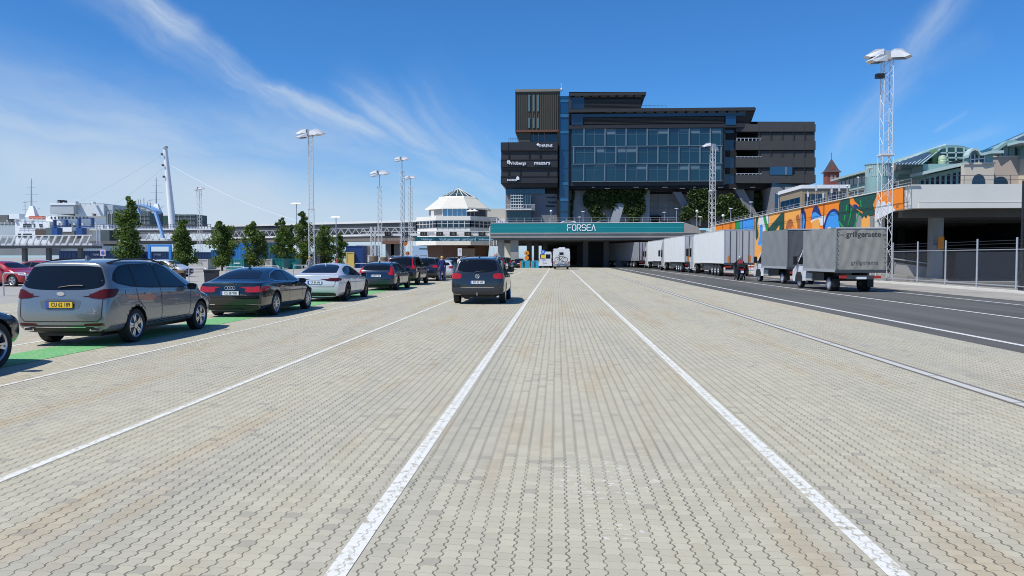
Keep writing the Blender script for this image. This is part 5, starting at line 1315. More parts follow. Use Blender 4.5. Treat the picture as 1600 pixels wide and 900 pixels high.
# ------------------------------------------------------------------ foliage
def leaf_mat(name, cols, tr=.25):
    m = bpy.data.materials.new(name); m.use_nodes = True; t = m.node_tree; b = t.nodes['Principled BSDF']
    gi = nn(t, 'ShaderNodeNewGeometry'); cr = nn(t, 'ShaderNodeValToRGB'); t.links.new(gi.outputs['Random Per Island'], cr.inputs[0])
    e = cr.color_ramp.elements
    while len(e) < len(cols): e.new(.5)
    for i, c in enumerate(cols): e[i].position = i / (len(cols) - 1); e[i].color = (*c, 1)
    t.links.new(cr.outputs[0], b.inputs['Base Color']); b.inputs['Roughness'].default_value = .55
    tr_ = nn(t, 'ShaderNodeBsdfTranslucent'); t.links.new(cr.outputs[0], tr_.inputs[0]); mx = nn(t, 'ShaderNodeMixShader'); mx.inputs[0].default_value = tr
    o = t.nodes['Material Output']; t.links.new(b.outputs[0], mx.inputs[1]); t.links.new(tr_.outputs[0], mx.inputs[2]); t.links.new(mx.outputs[0], o.inputs[0])
    return m
leaf1 = leaf_mat('tree_leaves', [(.040, .085, .014), (.07, .14, .022), (.12, .20, .03), (.24, .28, .05)], .38)
leaf2 = leaf_mat('ivy_leaves', [(.020, .045, .012), (.035, .075, .015), (.07, .12, .025), (.14, .16, .035)])
bark = M('bark', (.10, .08, .06), .9, bump=.5)
def leaves(mb, rnd, c, rad, n, size, m, flat=None):
    mi = mb.mi(m)
    for _ in range(n):
        u = Vector((rnd.gauss(0, 1), rnd.gauss(0, 1), rnd.gauss(0, 1))).normalized() * rnd.random() ** .45
        p = Vector((c[0] + u.x * rad[0], c[1] + u.y * rad[1], c[2] + u.z * rad[2]))
        a = Vector((rnd.gauss(0, 1), rnd.gauss(0, 1), rnd.gauss(0, .7))).normalized(); b = a.cross(Vector((rnd.gauss(0, 1), rnd.gauss(0, 1), rnd.gauss(0, 1)))).normalized()
        s = size * rnd.uniform(.6, 1.3); k = len(mb.v)
        mb.v += [tuple(p - a * s), tuple(p + b * s * .55), tuple(p + a * s), tuple(p - b * s * .55)]; mb.f.append((k, k + 1, k + 2, k + 3)); mb.m.append(mi)
def street_tree(px, ptop, Y, wpx, seed, label, lean=0, base=1.2):
    r = random.Random(seed); x = P(px, 400, Y).x; H = P(px, ptop, Y).z; W = wpx * Y / F
    t = thing('street_tree', label, 'tree', (x, Y, 0), 0, 'narrow trees in a row at the left')
    tk = MB(); pts = [(0, 0, 0)]
    for i in range(1, 7): pts.append((r.uniform(-.08, .08), r.uniform(-.08, .08), H * .92 * i / 6))
    for i in range(6): tk.bar(pts[i], pts[i + 1], .13 * (1 - i / 7), bark, 8, r2=.13 * (1 - (i + 1) / 7))
    lim = []
    cr = MB(); n = int(18 + H * 3.2)
    for i in range(n):
        f = (i + .5) / n; z = base + (H - base) * f
        env = W * .5 * 1.25 * (.66 + .38 * math.sin(math.pi * min(1, f * 1.15) ** .8)) * (1 if f < .78 else 1 - (f - .78) * 2.6)
        an = r.uniform(0, 6.28); d = env * r.uniform(.1, .80)
        c = (math.cos(an) * d, math.sin(an) * d, z + r.uniform(-.2, .2)); rr = max(.22, env * r.uniform(.30, .52))
        leaves(cr, r, c, (rr, rr, rr * r.uniform(.7, 1.1)), int(260 * max(.36, rr)), .14, leaf1)
        zt = max(.6, z - rr * 1.4)
        if i % 2 == 0: lim.append(((0, 0, zt), c))
    for _ in range(4):   # stray shoots
        an = r.uniform(0, 6.28); z = r.uniform(base + .5, H); d = W * .5 * r.uniform(.7, 1.0) * (1 if z < H * .7 else .4)
        leaves(cr, r, (math.cos(an) * d, math.sin(an) * d, z), (.25, .25, .3), 40, .12, leaf1)
    tk.build('trunk', t, smooth=True)
    for a, b in lim: pass
    lb = MB()
    for a, b in lim: lb.bar(a, b, .035, bark, 5, r2=.01)
    lb.build('limbs', t); cr.build('crown', t, fix=False)
    return t
TR = [(203, 311, 74, 46, 1, 'biggest and nearest narrow tree, far left of its row', .3), (287, 346, 84, 40, 2, 'broad loose narrow tree, second in its row from the left', .8), (347, 345, 93, 38, 3, 'narrow tree between two pale containers, third in its row', 1.2),
      (397, 347, 100, 34, 4, 'narrow tree in front of the blue container stairs', 1.2), (439, 342, 108, 26, 5, 'slim tree right of the blue containers', 1.0), (474, 331, 114, 32, 6, 'tallest tree of the far group with a pointed tip', 1.0),
      (507, 352, 124, 34, 7, 'bushy tree close beside the pointed one', .8), (532, 363, 142, 22, 8, 'smallest tree beside the blue and yellow hut', .9), (455, 352, 118, 16, 9, 'thin tree tucked behind the pointed tree', .9)]
for a in TR: street_tree(*a[:5], a[5], base=a[6] * .6)
def climber(name, label, blobs, Y, seed, n=700, size=.30):
    r = random.Random(seed); mb = MB(); c0 = P(blobs[0][0], 350, Y)
    for px, py, rx, ry in blobs:
        c = P(px, py, Y); k = Y / F
        leaves(mb, r, (c.x - c0.x, 0, c.z), (rx * k, .7, ry * k), n, size, leaf2)
    o = mb.build(name, None, fix=False, loc=(c0.x, Y, 0)); return tag(o, label, 'climbing plant', 'climbers on the slab walls under the office block')
climber('ivy', 'big double hanging ivy mass left of the bare slab wall', [(925, 306, 11, 14), (930, 325, 12, 16), (943, 300, 14, 9), (948, 312, 14, 14), (935, 340, 12, 8), (957, 305, 12, 14), (960, 318, 10, 12), (917, 312, 6, 12)], OY + 1.5, 11)
climber('ivy', 'ivy mass hanging just right of the narrow bare strip', [(984, 303, 22, 10), (992, 315, 17, 14), (998, 300, 12, 8), (992, 330, 13, 12), (990, 342, 10, 7), (975, 318, 8, 16), (1003, 325, 5, 10)], OY + 1.5, 12)
climber('ivy', 'thin dark vine on the wall beside the blue stair glass', [(896, 302, 2, 10), (894, 318, 2, 12), (893, 335, 2, 12)], OY + 2, 13, 160, .22)
climber('ivy', 'dense ivy behind the lattice mast over the lorry roofs', [(1083, 303, 9, 10), (1090, 318, 14, 14), (1098, 302, 12, 9), (1104, 318, 11, 18), (1098, 335, 14, 12), (1076, 330, 10, 10), (1070, 338, 9, 8)], OY + 0, 14)
climber('ivy', 'ivy with paler leaves between the mast and the sloping pier', [(1128, 318, 10, 14), (1140, 312, 9, 10), (1135, 332, 16, 12), (1155, 330, 14, 12), (1165, 338, 12, 8), (1148, 318, 8, 8)], OY + 0, 15)
climber('ivy', 'shaded ivy at the right end of the undercroft', [(1185, 315, 12, 14), (1192, 330, 12, 14), (1200, 338, 8, 8)], OY + 4, 16)
# ------------------------------------------------------------------ light masts
lampw = M('floodlight_housing', (.66, .67, .68), .4, .1, .08, 2)
def mast(px, ptop, Y, wdt, label, n_heads, hs, lower=None, thin=0, seed=0):
    p = P(px, ptop, Y); H = p.z; t = thing('light_mast', label, 'light mast', (p.x, Y, 0), R(seed * 13), 'white lattice light masts')
    mb = MB(); w0 = wdt / 2; r = .028 if Y > 60 else .021; zt = H - .7
    ztop = zt if not thin else zt - thin
    def wz(z): return w0 if (not lower or z < lower) else w0 * .82
    cs = [(-1, -1), (1, -1), (1, 1), (-1, 1)]
    brk = [0] + ([lower] if lower else []) + [ztop]
    for z0, z1 in zip(brk, brk[1:]):
        ww = wz((z0 + z1) / 2)
        for sx, sy in cs: mb.bar((sx * ww, sy * ww, z0), (sx * ww, sy * ww, z1), r * 1.25, offwhite, 5)
        n = max(2, int((z1 - z0) / (ww * 2.0)))
        for i in range(n):
            a, b = lerp(z0, z1, i / n), lerp(z0, z1, (i + 1) / n)
            for k in range(4):
                c0, c1 = cs[k], cs[(k + 1) % 4]
                if i % 2: c0, c1 = c1, c0
                mb.bar((c0[0] * ww, c0[1] * ww, a), (c1[0] * ww, c1[1] * ww, b), r * .8, offwhite, 4)
    if lower:
        mb.box(-w0 * 1.15, w0 * 1.15, -w0 * 1.15, w0 * 1.15, lower - .05, lower + .05, offwhite)
    mb.build('lattice_tower', t)
    if thin: MB().bar((0, 0, ztop - .3), (0, 0, zt + .3), .06, steel, 8).build('top_pole', t)
    MB().box(-.45, .45, -.45, .45, 0, .35, concrete).build('base', t)
    hb_ = MB().box(-.30 * hs, .30 * hs, -.30 * hs, .30 * hs, zt - .05, zt + .55 * hs, steel).build('head_frame', t)
    for i in range(n_heads):
        a = R(((8, 172, 196, -35, 95)[i] if n_heads != 3 else (176, 150, 60)[i]) - seed * 13); ca, sa = math.cos(a), math.sin(a); L_, Wd = 1.22 * hs, .42 * hs; z = zt + (.25, .25, -.20, .02, .25)[i] * hs
        def q(u, v, h): return ((.32 * hs + u) * ca - v * sa, (.32 * hs + u) * sa + v * ca, z + h)
        m = MB().hull([q(0, -Wd, 0), q(L_ * .72, -Wd, -.10 * hs), q(L_, -Wd * .8, .02 * hs), q(L_, Wd * .8, .02 * hs), q(L_ * .72, Wd, -.10 * hs), q(0, Wd, 0), q(0, -Wd, .42 * hs), q(L_ * .45, -Wd, .42 * hs), q(L_ * .45, Wd, .42 * hs), q(0, Wd, .42 * hs)],
            [(0, 1, 4, 5), (1, 2, 3, 4), (0, 6, 7, 2, 1), (5, 4, 3, 8, 9), (2, 7, 8, 3), (6, 9, 8, 7), (0, 5, 9, 6)], lampw)
        h_ = m.build('floodlight', t)
        MB().hull([q(L_ * .1, -Wd * .85, -.03), q(L_ * .68, -Wd * .85, -.11 * hs - .01), q(L_ * .68, Wd * .85, -.11 * hs - .01), q(L_ * .1, Wd * .85, -.03)], [(0, 1, 2, 3)], glassl).build('lens', h_)
    return t
mast(485, 203, 93, .62, 'tallest white lattice mast at left with a large lamp cluster', 5, 1.15, 7.5, seed=1)
mast(593, 267, 137, .62, 'leftmost of the three lattice masts by the octagonal terminal, broad lamp cluster', 4, 1.15, thin=2.0, seed=2)
mast(628, 243, 117, .50, 'slim lattice mast just left of the octagonal terminal, the higher of the pair', 4, .75, thin=1.6, seed=3)
mast(641, 273, 144, .50, 'slim lattice mast close to the octagonal terminal, the lower of the pair', 4, .75, thin=1.6, seed=4)
mast(311, 291, 165, .70, 'lattice mast with two lamp levels behind the second tree', 4, .8, seed=5)
mast(1114, 223, 105, .62, 'lattice mast in front of the office block, one side lamp at its top', 3, .95, 10.5, seed=2)
mb_ = mast(1387, 76, 52, .70, 'large lattice mast before the coloured wall at the right', 4, .92, 8.3, seed=0)
MB().cbox(-.55, -.2, 13.35, .5, .35, .28, black).bar((-.3, -.1, 13.5), (0, 0, 13.6), .03, black).build('camera_unit', mb_)
def pole_lamp(px, ptop, Y, label, kind, r=.06, base=0, group='pole lamps', hs=1.0):
    p = P(px, ptop, Y); t = thing('pole_lamp', label, 'lamp', (p.x, Y, base), 0, group); H = p.z - base
    MB().bar((0, 0, 0), (0, 0, H - .15), r, steel, 8).build('pole', t)
    if kind == 'globe': MB().lathe([(0, -.22), (.16, -.16), (.23, 0), (.16, .16), (0, .23)], M('globe_glass', (.7, .7, .68), .3), 14, 'z', (0, 0, H)).build('globe', t, smooth=True)
    elif kind == 'cap': MB().lathe([(0, 0), (.30 * hs, -.03), (.42 * hs, -.10), (.10, -.16), (0, -.3)], lampw, 14, 'z', (0, 0, H)).build('lamp_cap', t)
    else:
        MB().hull([(-1.2 * hs, -.3, H - .2), (1.2 * hs, -.3, H - .2), (1.2 * hs, .3, H - .2), (-1.2 * hs, .3, H - .2), (-.7 * hs, -.2, H), (.7 * hs, -.2, H), (.7 * hs, .2, H), (-.7 * hs, .2, H)], [(3, 2, 1, 0), (4, 5, 6, 7), (0, 1, 5, 4), (1, 2, 6, 5), (2, 3, 7, 6), (3, 0, 4, 7)], lampw).build('lamp_head', t)
pole_lamp(463, 317, 120, 'lamp with a wide flat head above the trees, left of the tall mast', 'wide', .07, hs=.75)
pole_lamp(525, 338, 125, 'lamp with a wide flat head just above the walkway roof', 'wide', .07, hs=.75)
DL = 'lamps on the bridge and the upper road'
for px, pt, Y, k, lb in ((861, 330, 126, 'globe', 'small lamp in front of the grey wall left of the stair glass'), (905.5, 338.5, 127, 'cap', 'lower of the two lamps on the bridge near the vine'), (911, 330, 129, 'cap', 'taller of the two lamps on the bridge near the vine'),
                         (1038, 331, 128, 'cap', 'lamp on the bridge before the garage door'), (1057, 325, 128, 'cap', 'lamp on the bridge where the ivy starts'), (1089, 330, 118, 'globe', 'round white globe lamp left of the lattice mast'), (1094, 338, 117, 'cap', 'short lamp under the globe lamp'),
                         (1112, 331, 120, 'cap', 'lamp partly behind the lattice mast'), (1130, 337, 116, 'globe', 'round globe lamp right of the lattice mast'), (1142, 325, 116, 'cap', 'tall lamp above the orange part of the wall'), (1173.5, 315, 112, 'cap', 'tall lamp in front of the sloping pier')):
    pole_lamp(px, pt, Y, lb, k, .05, 6.2 if Y > 121 else 6.3, DL, .8)

# ------------------------------------------------------------------ octagonal terminal
TY = 150
tm = thing('ferry_terminal', 'white octagonal terminal with a glass pyramid on its roof', 'building', (0, 0, 0))
c0 = P(708, 330, TY); cx = c0.x; cy = TY + 8.2
def octo(r, z0, z1, r2, m, mb=None, a0=22.5, n=8, cx_=cx, cy_=cy):
    mb = mb or MB(); pts = []
    for rr, z in ((r, z0), (r2, z1)):
        for k in range(n): a = R(a0 + 360 / n * k); pts.append((cx_ + rr * math.cos(a), cy_ + rr * math.sin(a), z))
    return mb.hull(pts, [tuple(reversed(range(n))), tuple(range(n, 2 * n))] + [(k, (k + 1) % n, n + (k + 1) % n, n + k) for k in range(n)], m)
def zz(py): return P(708, py, TY).z
cream_w = M('terminal_white_panel', (.78, .76, .69), .6, var=.08, scale=.8); roofw = M('terminal_roof_sheet', (.60, .58, .51), .55, var=.08, scale=1.5); brick = M('brown_brick', (.16, .085, .06), .85, var=.25, scale=4)
RR = 8.6
octo(RR, zz(383), zz(339), RR, cream_w).build('main_storey', tm)
octo(RR + .25, zz(383), zz(376), RR + .25, cream_w).build('canopy_edge', tm)
m = octo(RR + .12, zz(355), zz(345.5), RR + .12, gl_dk); band = m.build('window_band', tm)
m = MB()
for k in range(8):
    a, b = R(22.5 + 45 * k), R(67.5 + 45 * k); A = Vector((math.cos(a), math.sin(a), 0)) * (RR + .14); B = Vector((math.cos(b), math.sin(b), 0)) * (RR + .14)
    if (A.y + B.y) > 4: continue
    for i in range(7):
        p = A.lerp(B, i / 6) + Vector((cx, cy, 0)); m.bar((p.x, p.y, zz(355.2)), (p.x, p.y, zz(345.2)), .11 if i in (0, 6) else .07, cream_w, 4)
    A += Vector((cx, cy, 0)); B += Vector((cx, cy, 0)); m.bar((A.x, A.y, zz(349.5)), (B.x, B.y, zz(349.5)), .06, cream_w, 4)
m.build('window_frame', band)
octo(RR + .2, zz(344), zz(337.5), RR + .2, cream_w).build('parapet', tm)
R2 = 6.2
octo(R2, zz(338), zz(323), R2, M('terminal_grey_wall', (.30, .30, .31), .6)).build('upper_storey', tm)
m = MB()
for k in (5,):
    a, b = R(22.5 + 45 * k), R(67.5 + 45 * k)
    A = Vector((cx + (R2 + .08) * math.cos(a), cy + (R2 + .08) * math.sin(a), 0)); B = Vector((cx + (R2 + .08) * math.cos(b), cy + (R2 + .08) * math.sin(b), 0))
    m.hull([(A.x, A.y, zz(336)), (B.x, B.y, zz(336)), (B.x, B.y, zz(322.5)), (A.x, A.y, zz(322.5)), (A.x, A.y + .3, zz(336)), (B.x, B.y + .3, zz(336)), (B.x, B.y + .3, zz(322.5)), (A.x, A.y + .3, zz(322.5))], [(0, 1, 2, 3), (7, 6, 5, 4), (0, 4, 5, 1), (2, 6, 7, 3)], M('pale_blue_glass', (.10, .25, .42), .08, 0, .1, .3))
    for i in range(6): p = A.lerp(B, i / 5); m.bar((p.x, p.y - .05, zz(337)), (p.x, p.y - .05, zz(322)), .06, cream_w, 4)
k = 6; a, b = R(22.5 + 45 * k), R(67.5 + 45 * k)
A = Vector((cx + (R2 + .08) * math.cos(a), cy + (R2 + .08) * math.sin(a), 0)); B = Vector((cx + (R2 + .08) * math.cos(b), cy + (R2 + .08) * math.sin(b), 0))
m.hull([(A.x, A.y, zz(336)), (B.x, B.y, zz(336)), (B.x, B.y, zz(322.5)), (A.x, A.y, zz(322.5)), (A.x - .2, A.y + .3, zz(336)), (B.x - .2, B.y + .3, zz(336)), (B.x - .2, B.y + .3, zz(322.5)), (A.x - .2, A.y + .3, zz(322.5))], [(0, 1, 2, 3), (7, 6, 5, 4), (0, 4, 5, 1), (2, 6, 7, 3)], gl_dk)
m.build('restaurant_window', tm)
MB().box(*(lambda p, q: (p.x, q.x, cy - R2 * .93 - .1, cy - R2 * .9, zz(337.5), zz(328)))(P(670.5, 330, TY), P(675, 330, TY)), cream_w).build('door', tm)
octo(R2 + .7, zz(323.5), zz(306), R2 * .66, roofw).build('roof', tm)
octo(R2 + .8, zz(325), zz(323), R2 + .75, cream_w).build('roof_eave', tm)
octo(R2 * .68, zz(306.5), zz(303.5), R2 * .64, cream_w).build('pyramid_kerb', tm)
gp = octo(R2 * .60, zz(304), zz(289.5), .25, M('pyramid_glass', (.04, .075, .07), .08, 0, .4, .6)).build('glass_pyramid', tm)
m = MB()
for k in range(16):
    a = R(22.5 + 22.5 * k); rr = R2 * .61 * (1 if k % 2 == 0 else .93)
    m.bar((cx + rr * math.cos(a), cy + rr * math.sin(a), zz(304)), (cx + .22 * math.cos(a), cy + .22 * math.sin(a), zz(289)), .065, cream_w, 4)
for f in (.33, .66):
    q = [(cx + R2 * .61 * (1 - f) * math.cos(R(22.5 + 45 * k)), cy + R2 * .61 * (1 - f) * math.sin(R(22.5 + 45 * k)), lerp(zz(304), zz(289.5), f)) for k in range(9)]
    m.tube(q, .05, cream_w, 4)
m.bar((cx, cy, zz(290)), (cx, cy, zz(285)), .05, steel); m.build('glazing_bars', gp)
m = MB()
for px in (756, 738, 733): pass
for i, px in enumerate((734, 741)):
    p = P(px, 330, TY); m.lathe([(0, .55), (.75, .2), (.8, .12)], white, 8, 'z', (p.x, cy - RR + 1.2 - i * .3, zz(331))).bar((p.x, cy - RR + 1.2 - i * .3, zz(337)), (p.x, cy - RR + 1.2 - i * .3, zz(328)), .04, steel)
m.build('terrace_parasol', tm)
octo(6.2, 0, zz(383), 6.6, brick, a0=22.5).build('brick_base', tm)
m = MB(); p, q = P(713, 400, TY), P(740, 400, TY); m.box(p.x, q.x, cy - 6.3, cy - 5, 0, 3.4, M('beige_brick', (.24, .18, .135), .85)).build('entrance_wall', tm)
# sign band with the welcome line
sgn = M('welcome_band', (.004, .085, .12), .5); sgt = M('welcome_letters', (.30, .48, .62), .5)
gt = thing('welcome_sign', 'dark teal sign band with pale letters across the front of the octagonal terminal', 'sign', (0, 0, 0))
m = MB(); PB(m, 648, 771, 370, 376.5, TY - 2.3, .25, sgn); m.build('sign_board', gt)
for s_, px, w_ in (('Valkommen ombord', 715, 55), ('Halsinge', 667, 16), ('Velkommen', 760, 18)):
    q = P(px, 374, TY - 2.4); text(s_, .78 if w_ > 20 else .62, sgt, gt, 'lettering', (q.x, TY - 2.42, q.z), REAR, depth=.02, sx=w_ * TY / F / (len(s_) * .78 * .5) if w_ > 20 else 1, offset=.01)
# gantry over the lanes with number panels
ga = thing('lane_gantry', 'steel gantry with black lane number panels in front of the octagonal terminal', 'gantry', (0, 0, 0))
GY = 138; m = MB()
a, b = P(566, 362, GY), P(772, 362, GY)
m.box(a.x, b.x, GY + .1, GY + .5, a.z - .75, a.z - .35, offwhite)
for dz in (0,):
    for dy in (0, .9): m.bar((a.x, GY + dy, a.z + dz), (b.x, GY + dy, a.z + dz), .05, offwhite)
n = 26
for i in range(n):
    x0, x1 = lerp(a.x, b.x, i / n), lerp(a.x, b.x, (i + 1) / n)
    m.bar((x0, GY, a.z), (x0, GY + .9, a.z), .04, offwhite)
m.build('truss', ga)
for px in (582, 768):
    q = P(px, 362, GY); m = MB()
    for sx in (-.35, .35):
        for sy in (0, .8): m.bar((q.x + sx, GY + sy, 0), (q.x + sx, GY + sy, a.z + .9), .06, offwhite)
    for k in range(9):
        z0, z1 = (a.z) * k / 9, a.z * (k + 1) / 9; m.bar((q.x - .35, GY, z0 if k % 2 else z1), (q.x + .35, GY, z1 if k % 2 else z0), .04, offwhite)
    m.build('truss_leg', ga)
amber = M('amber_digits', (.75, .45, .12), .5)
for px, s_ in ((606, '10'), (633, '12'), (662, '13'), (687, '14'), (708, '15'), (731, '16'), (753, '17')):
    q = P(px, 365.5, GY - .3); w_ = .62 if px > 650 else .55
    pnl = MB().box(q.x - w_, q.x + w_, GY - .35, GY - .1, q.z - .36, q.z + .36, black).build('number_panel', ga)
    text(s_, .62, M('panel_digits', (.32, .28, .24), .5), pnl, 'digits', (q.x, GY - .37, q.z), REAR, depth=.01)
m = MB(); q = P(673, 365, GY - .3); m.box(q.x - .66, q.x + .66, GY - .35, GY - .2, q.z - .28, q.z + .28, M('grey_notice', (.38, .39, .42), .5)).build('notice_panel', ga)

# covered walkway running left from the terminal
WK = thing('covered_walkway', 'long white raised walkway with dark glazing running behind the trees to the terminal', 'walkway', (0, 0, 0))
def wk(pxa, Ya, pxb, Yb, ya, yb, d, m, nm, y2a=None, y2b=None, tilt=0):
    A, B = P(pxa, ya, Ya), P(pxb, yb, Yb); A2, B2 = P(pxa, y2a, Ya), P(pxb, y2b, Yb)
    mb = MB().hexa([(A2.x, Ya, A2.z), (B2.x, Yb, B2.z), (B2.x, Yb + d, B2.z), (A2.x, Ya + d, A2.z), (A.x, Ya, A.z), (B.x, Yb, B.z), (B.x, Yb + d, B.z), (A.x, Ya + d, A.z)], m)
    return mb.build(nm, WK)
A0, Ay, B0, By = 330, 190, 650, 156
wk(A0, Ay, B0, By, 352, 343.5, 5, offwhite, 'roof', 355, 347)
wk(A0, Ay + .5, B0, By + .5, 355, 347, 4, M('walkway_glass', (.05, .055, .06), .15, 0, .3, .3), 'glazing', 371, 366)
wk(A0, Ay - .4, B0, By - .4, 371, 364.5, 5.5, offwhite, 'white_edge_beam', 373.6, 367.5)
wk(A0, Ay, B0, By, 373.6, 367.5, 5, M('brown_soffit', (.16, .14, .12), .7), 'soffit', 380, 376)
m = MB(); n = 30
for i in range(n):
    f0, f1 = i / n, (i + 1) / n
    def pt(f, k):
        Y = lerp(Ay, By, f) - .3; pa = P(lerp(A0, B0, f), 400, Y); za = lerp(P(A0, 371, Ay).z, P(B0, 364.5, By).z, f); zb = lerp(P(A0, 362, Ay).z, P(B0, 355, By).z, f)
        xa = lerp(P(A0, 370, Ay).x, P(B0, 370, By).x, f); return (xa, Y, za if k == 0 else zb)
    m.bar(pt(f0, 0), pt((f0 + f1) / 2, 1), .10, steel); m.bar(pt((f0 + f1) / 2, 1), pt(f1, 0), .10, steel); m.bar(pt(f0, 1), pt(f1, 1), .09, steel)
m.build('truss', WK)
for px, Y, w_ in ((609, 160, .9), (620, 160, 1.2), (500, 172, .8), (420, 180, .8)):
    q = P(px, 400, Y); MB().box(q.x - w_, q.x + w_, Y, Y + 1.5, 0, 5.6, dconcrete).build('pillar', WK)
m = MB(); PB(m, 595, 628, 376, 381, 158, 6, brick); m.build('pillar_head', WK)
# white wing behind the terminal right side
tw = MB(); PB(tw, 756, 792, 326, 345, 172, 10, roofw); PB(tw, 756, 792, 345, 360, 171.5, 10, cream_w)
tw = tw.build('terminal_wing'); tag(tw, 'low white wing with a sloping roof seen right of the octagonal terminal', 'building')
m = MB()
for k in range(5): PB(m, 760 + k * 6, 764 + k * 6, 347, 352, 171.4, .1, gl_dk)
m.build('window', tw)
fl = M('flag_cloth', (.55, .52, .62), .8, var=.3, scale=4)
for k, px in enumerate((776, 781, 787)):
    q = P(px, 341, 140); t = thing('flagpole', ('leftmost', 'middle', 'rightmost')[k] + ' of the three flagpoles beside the bridge corner', 'flagpole', (q.x, 140, 0), 0, 'flagpoles by the bridge corner')
    MB().bar((0, 0, 0), (0, 0, q.z), .06, white, 6).build('pole', t)
    f_ = MB(); n = 8
    for i in range(n): 
        x0, x1 = i / n * .9, (i + 1) / n * .9; y0, y1 = .08 * math.sin(i * 1.2 + k), .08 * math.sin((i + 1) * 1.2 + k)
        f_.hexa([(x0, y0, q.z - 1.5 - x0 * .8), (x1, y1, q.z - 1.5 - x1 * .8), (x1, y1 + .02, q.z - 1.5 - x1 * .8), (x0, y0 + .02, q.z - 1.5 - x0 * .8), (x0, y0, q.z - .2 - x0 * .7), (x1, y1, q.z - .2 - x1 * .7), (x1, y1 + .02, q.z - .2 - x1 * .7), (x0, y0 + .02, q.z - .2 - x0 * .7)], fl)
    f_.build('flag', t)

# ------------------------------------------------------------------ underpass mouth: barriers and signs
cyanb = M('cyan_barrier_plastic', (.02, .30, .42), .45); orb = M('orange_barrier_plastic', (.65, .18, .04), .5)
for px, lb in ((821, 'left one of the two cyan barrier blocks at the underpass'), (838, 'right one of the two cyan barrier blocks at the underpass')):
    q = P(px, 412, 119); t = thing('traffic_barrier', lb, 'barrier', (q.x, 119, 0), 0, 'water filled barriers at the underpass')
    MB().prism([(-.75, 0), (.75, 0), (.68, .2), (.68, 1.15), (-.68, 1.15), (-.68, .2)], 'y', -.25, .25, cyanb).box(-.35, -.1, -.27, -.24, .1, 1.0, bluep).build('block', t)
    MB().box(-.85, -.70, -.2, .2, .05, 1.05, orb).build('end_panel', t)
def sign_post(px, py0, Y, label, plates, H=None):
    q = P(px, py0, Y); t = thing('traffic_sign', label, 'road sign', (q.x, Y, 0), 0)
    MB().bar((0, 0, 0), (0, 0, q.z), .035, steel, 8).build('post', t)
    for kind, z, r, mt in plates:
        if kind == 'disc': MB().lathe([(r, -.03), (r, -.06), (0, -.06)], mt, 24, 'y', (0, 0, z)).build('sign_plate', t)
        else: MB().box(-r, r, -.06, -.03, z - r * kind, z + r * kind, mt).build('sign_plate', t)
    return t
orgs = M('orange_sign', (.80, .25, .01), .5); bls = M('blue_sign', (.02, .14, .55), .45); yls = M('yellow_sign', (.75, .55, .03), .5)
s1 = sign_post(823, 391, 120.5, 'orange round road signs on a post above the left cyan barrier', [('disc', 2.3, .38, orgs), ('disc', 1.55, .34, orgs)])
MB().prism([(-.12, 2.15), (.12, 2.15), (0, 2.45)], 'y', -.075, -.062, black).build('arrow', s1)
s2 = sign_post(848.5, 392, 113, 'blue round sign above a yellow plate left of the motorhome', [('disc', 2.42, .32, bls), (.75, 1.75, .30, yls)])
MB().box(-.16, .16, -.07, -.062, 2.36, 2.44, white).box(-.1, .12, -.075, -.0701, 2.44, 2.5, white).build('symbol', s2)
s3 = sign_post(718.5, 388, 75, 'white lane sign on a post behind the queueing cars', [(1.9, 2.15, .20, M('white_sign', (.70, .71, .72), .5))])
text('2', .38, ink, s3, 'lettering', (.02, -.065, 2.25), REAR, depth=.002); text('+', .2, ink, s3, 'lettering', (.02, -.065, 1.95), REAR, depth=.002)
s4 = sign_post(161, 384, 62, 'no parking sign with a lilac square plate above the containers at left', [(1.15, 2.02, .23, M('lilac_sign', (.62, .52, .60), .5))])
s4.location.z = 0
MB().lathe([(.15, -.065), (.15, -.08), (0, -.08)], M('red_ring', (.45, .03, .05), .5), 20, 'y', (0, 0, 2.02)).lathe([(.115, -.081), (.115, -.088), (0, -.088)], bls, 20, 'y', (0, 0, 2.02)).build('symbol', s4)
s5 = sign_post(776.5, 397, 150, 'small red and white road sign beside the terminal', [(.6, 1.9, .55, M('red_white_plate', (.7, .25, .2), .5, var=.6, scale=5))])
for px, Y in ((633, 116), (637, 118)):
    t = sign_post(px, 378 if px == 633 else 393, Y, ('upper orange warning sign at the foot of the slim masts' if px == 633 else 'lower orange warning sign at the foot of the slim masts'), [('disc', P(px, 381 if px == 633 else 396, Y).z, .32, M('dull_orange_sign', (.40, .12, .03), .6))])

# ------------------------------------------------------------------ hoop barriers, planter, lot furniture
hoop_g = 'steel hoop barriers along the parking lot'
for i, (Y, x) in enumerate([(27.5, -22.4), (31.2, -22.2), (36.4, -22.1), (41.6, -21.9), (46.6, -21.6), (52.0, -21.4), (58, -21.2), (64, -21), (70, -20.8), (76, -20.7), (83, -20.5), (90, -20.3)]):
    m = MB(); L_ = 1.7; H_ = .98; r_ = .14
    pts = [(0, 0, 0), (0, 0, H_ - r_), (0, r_ * .3, H_ - r_ * .3), (0, r_, H_), (0, L_ - r_, H_), (0, L_ - r_ * .3, H_ - r_ * .3), (0, L_, H_ - r_), (0, L_, 0)]
    m.tube(pts, .032, steel, 8)
    if i % 3 != 1: m.bar((0, 0, .5), (0, L_, .5), .02, steel)
    o = m.build('hoop_barrier', loc=(x, Y, 0)); o.rotation_euler = (0, 0, R(58 + (i * 7) % 12)); 
    wd_ = ['nearest', 'second', 'third', 'fourth', 'fifth', 'sixth', 'seventh', 'eighth', 'ninth', 'tenth', 'eleventh', 'farthest'][i]
    tag(o, f'{wd_} steel hoop barrier counted along the lot edge from the camera', 'barrier', hoop_g)
pa = G(290, 436); pb = G(360, 430)
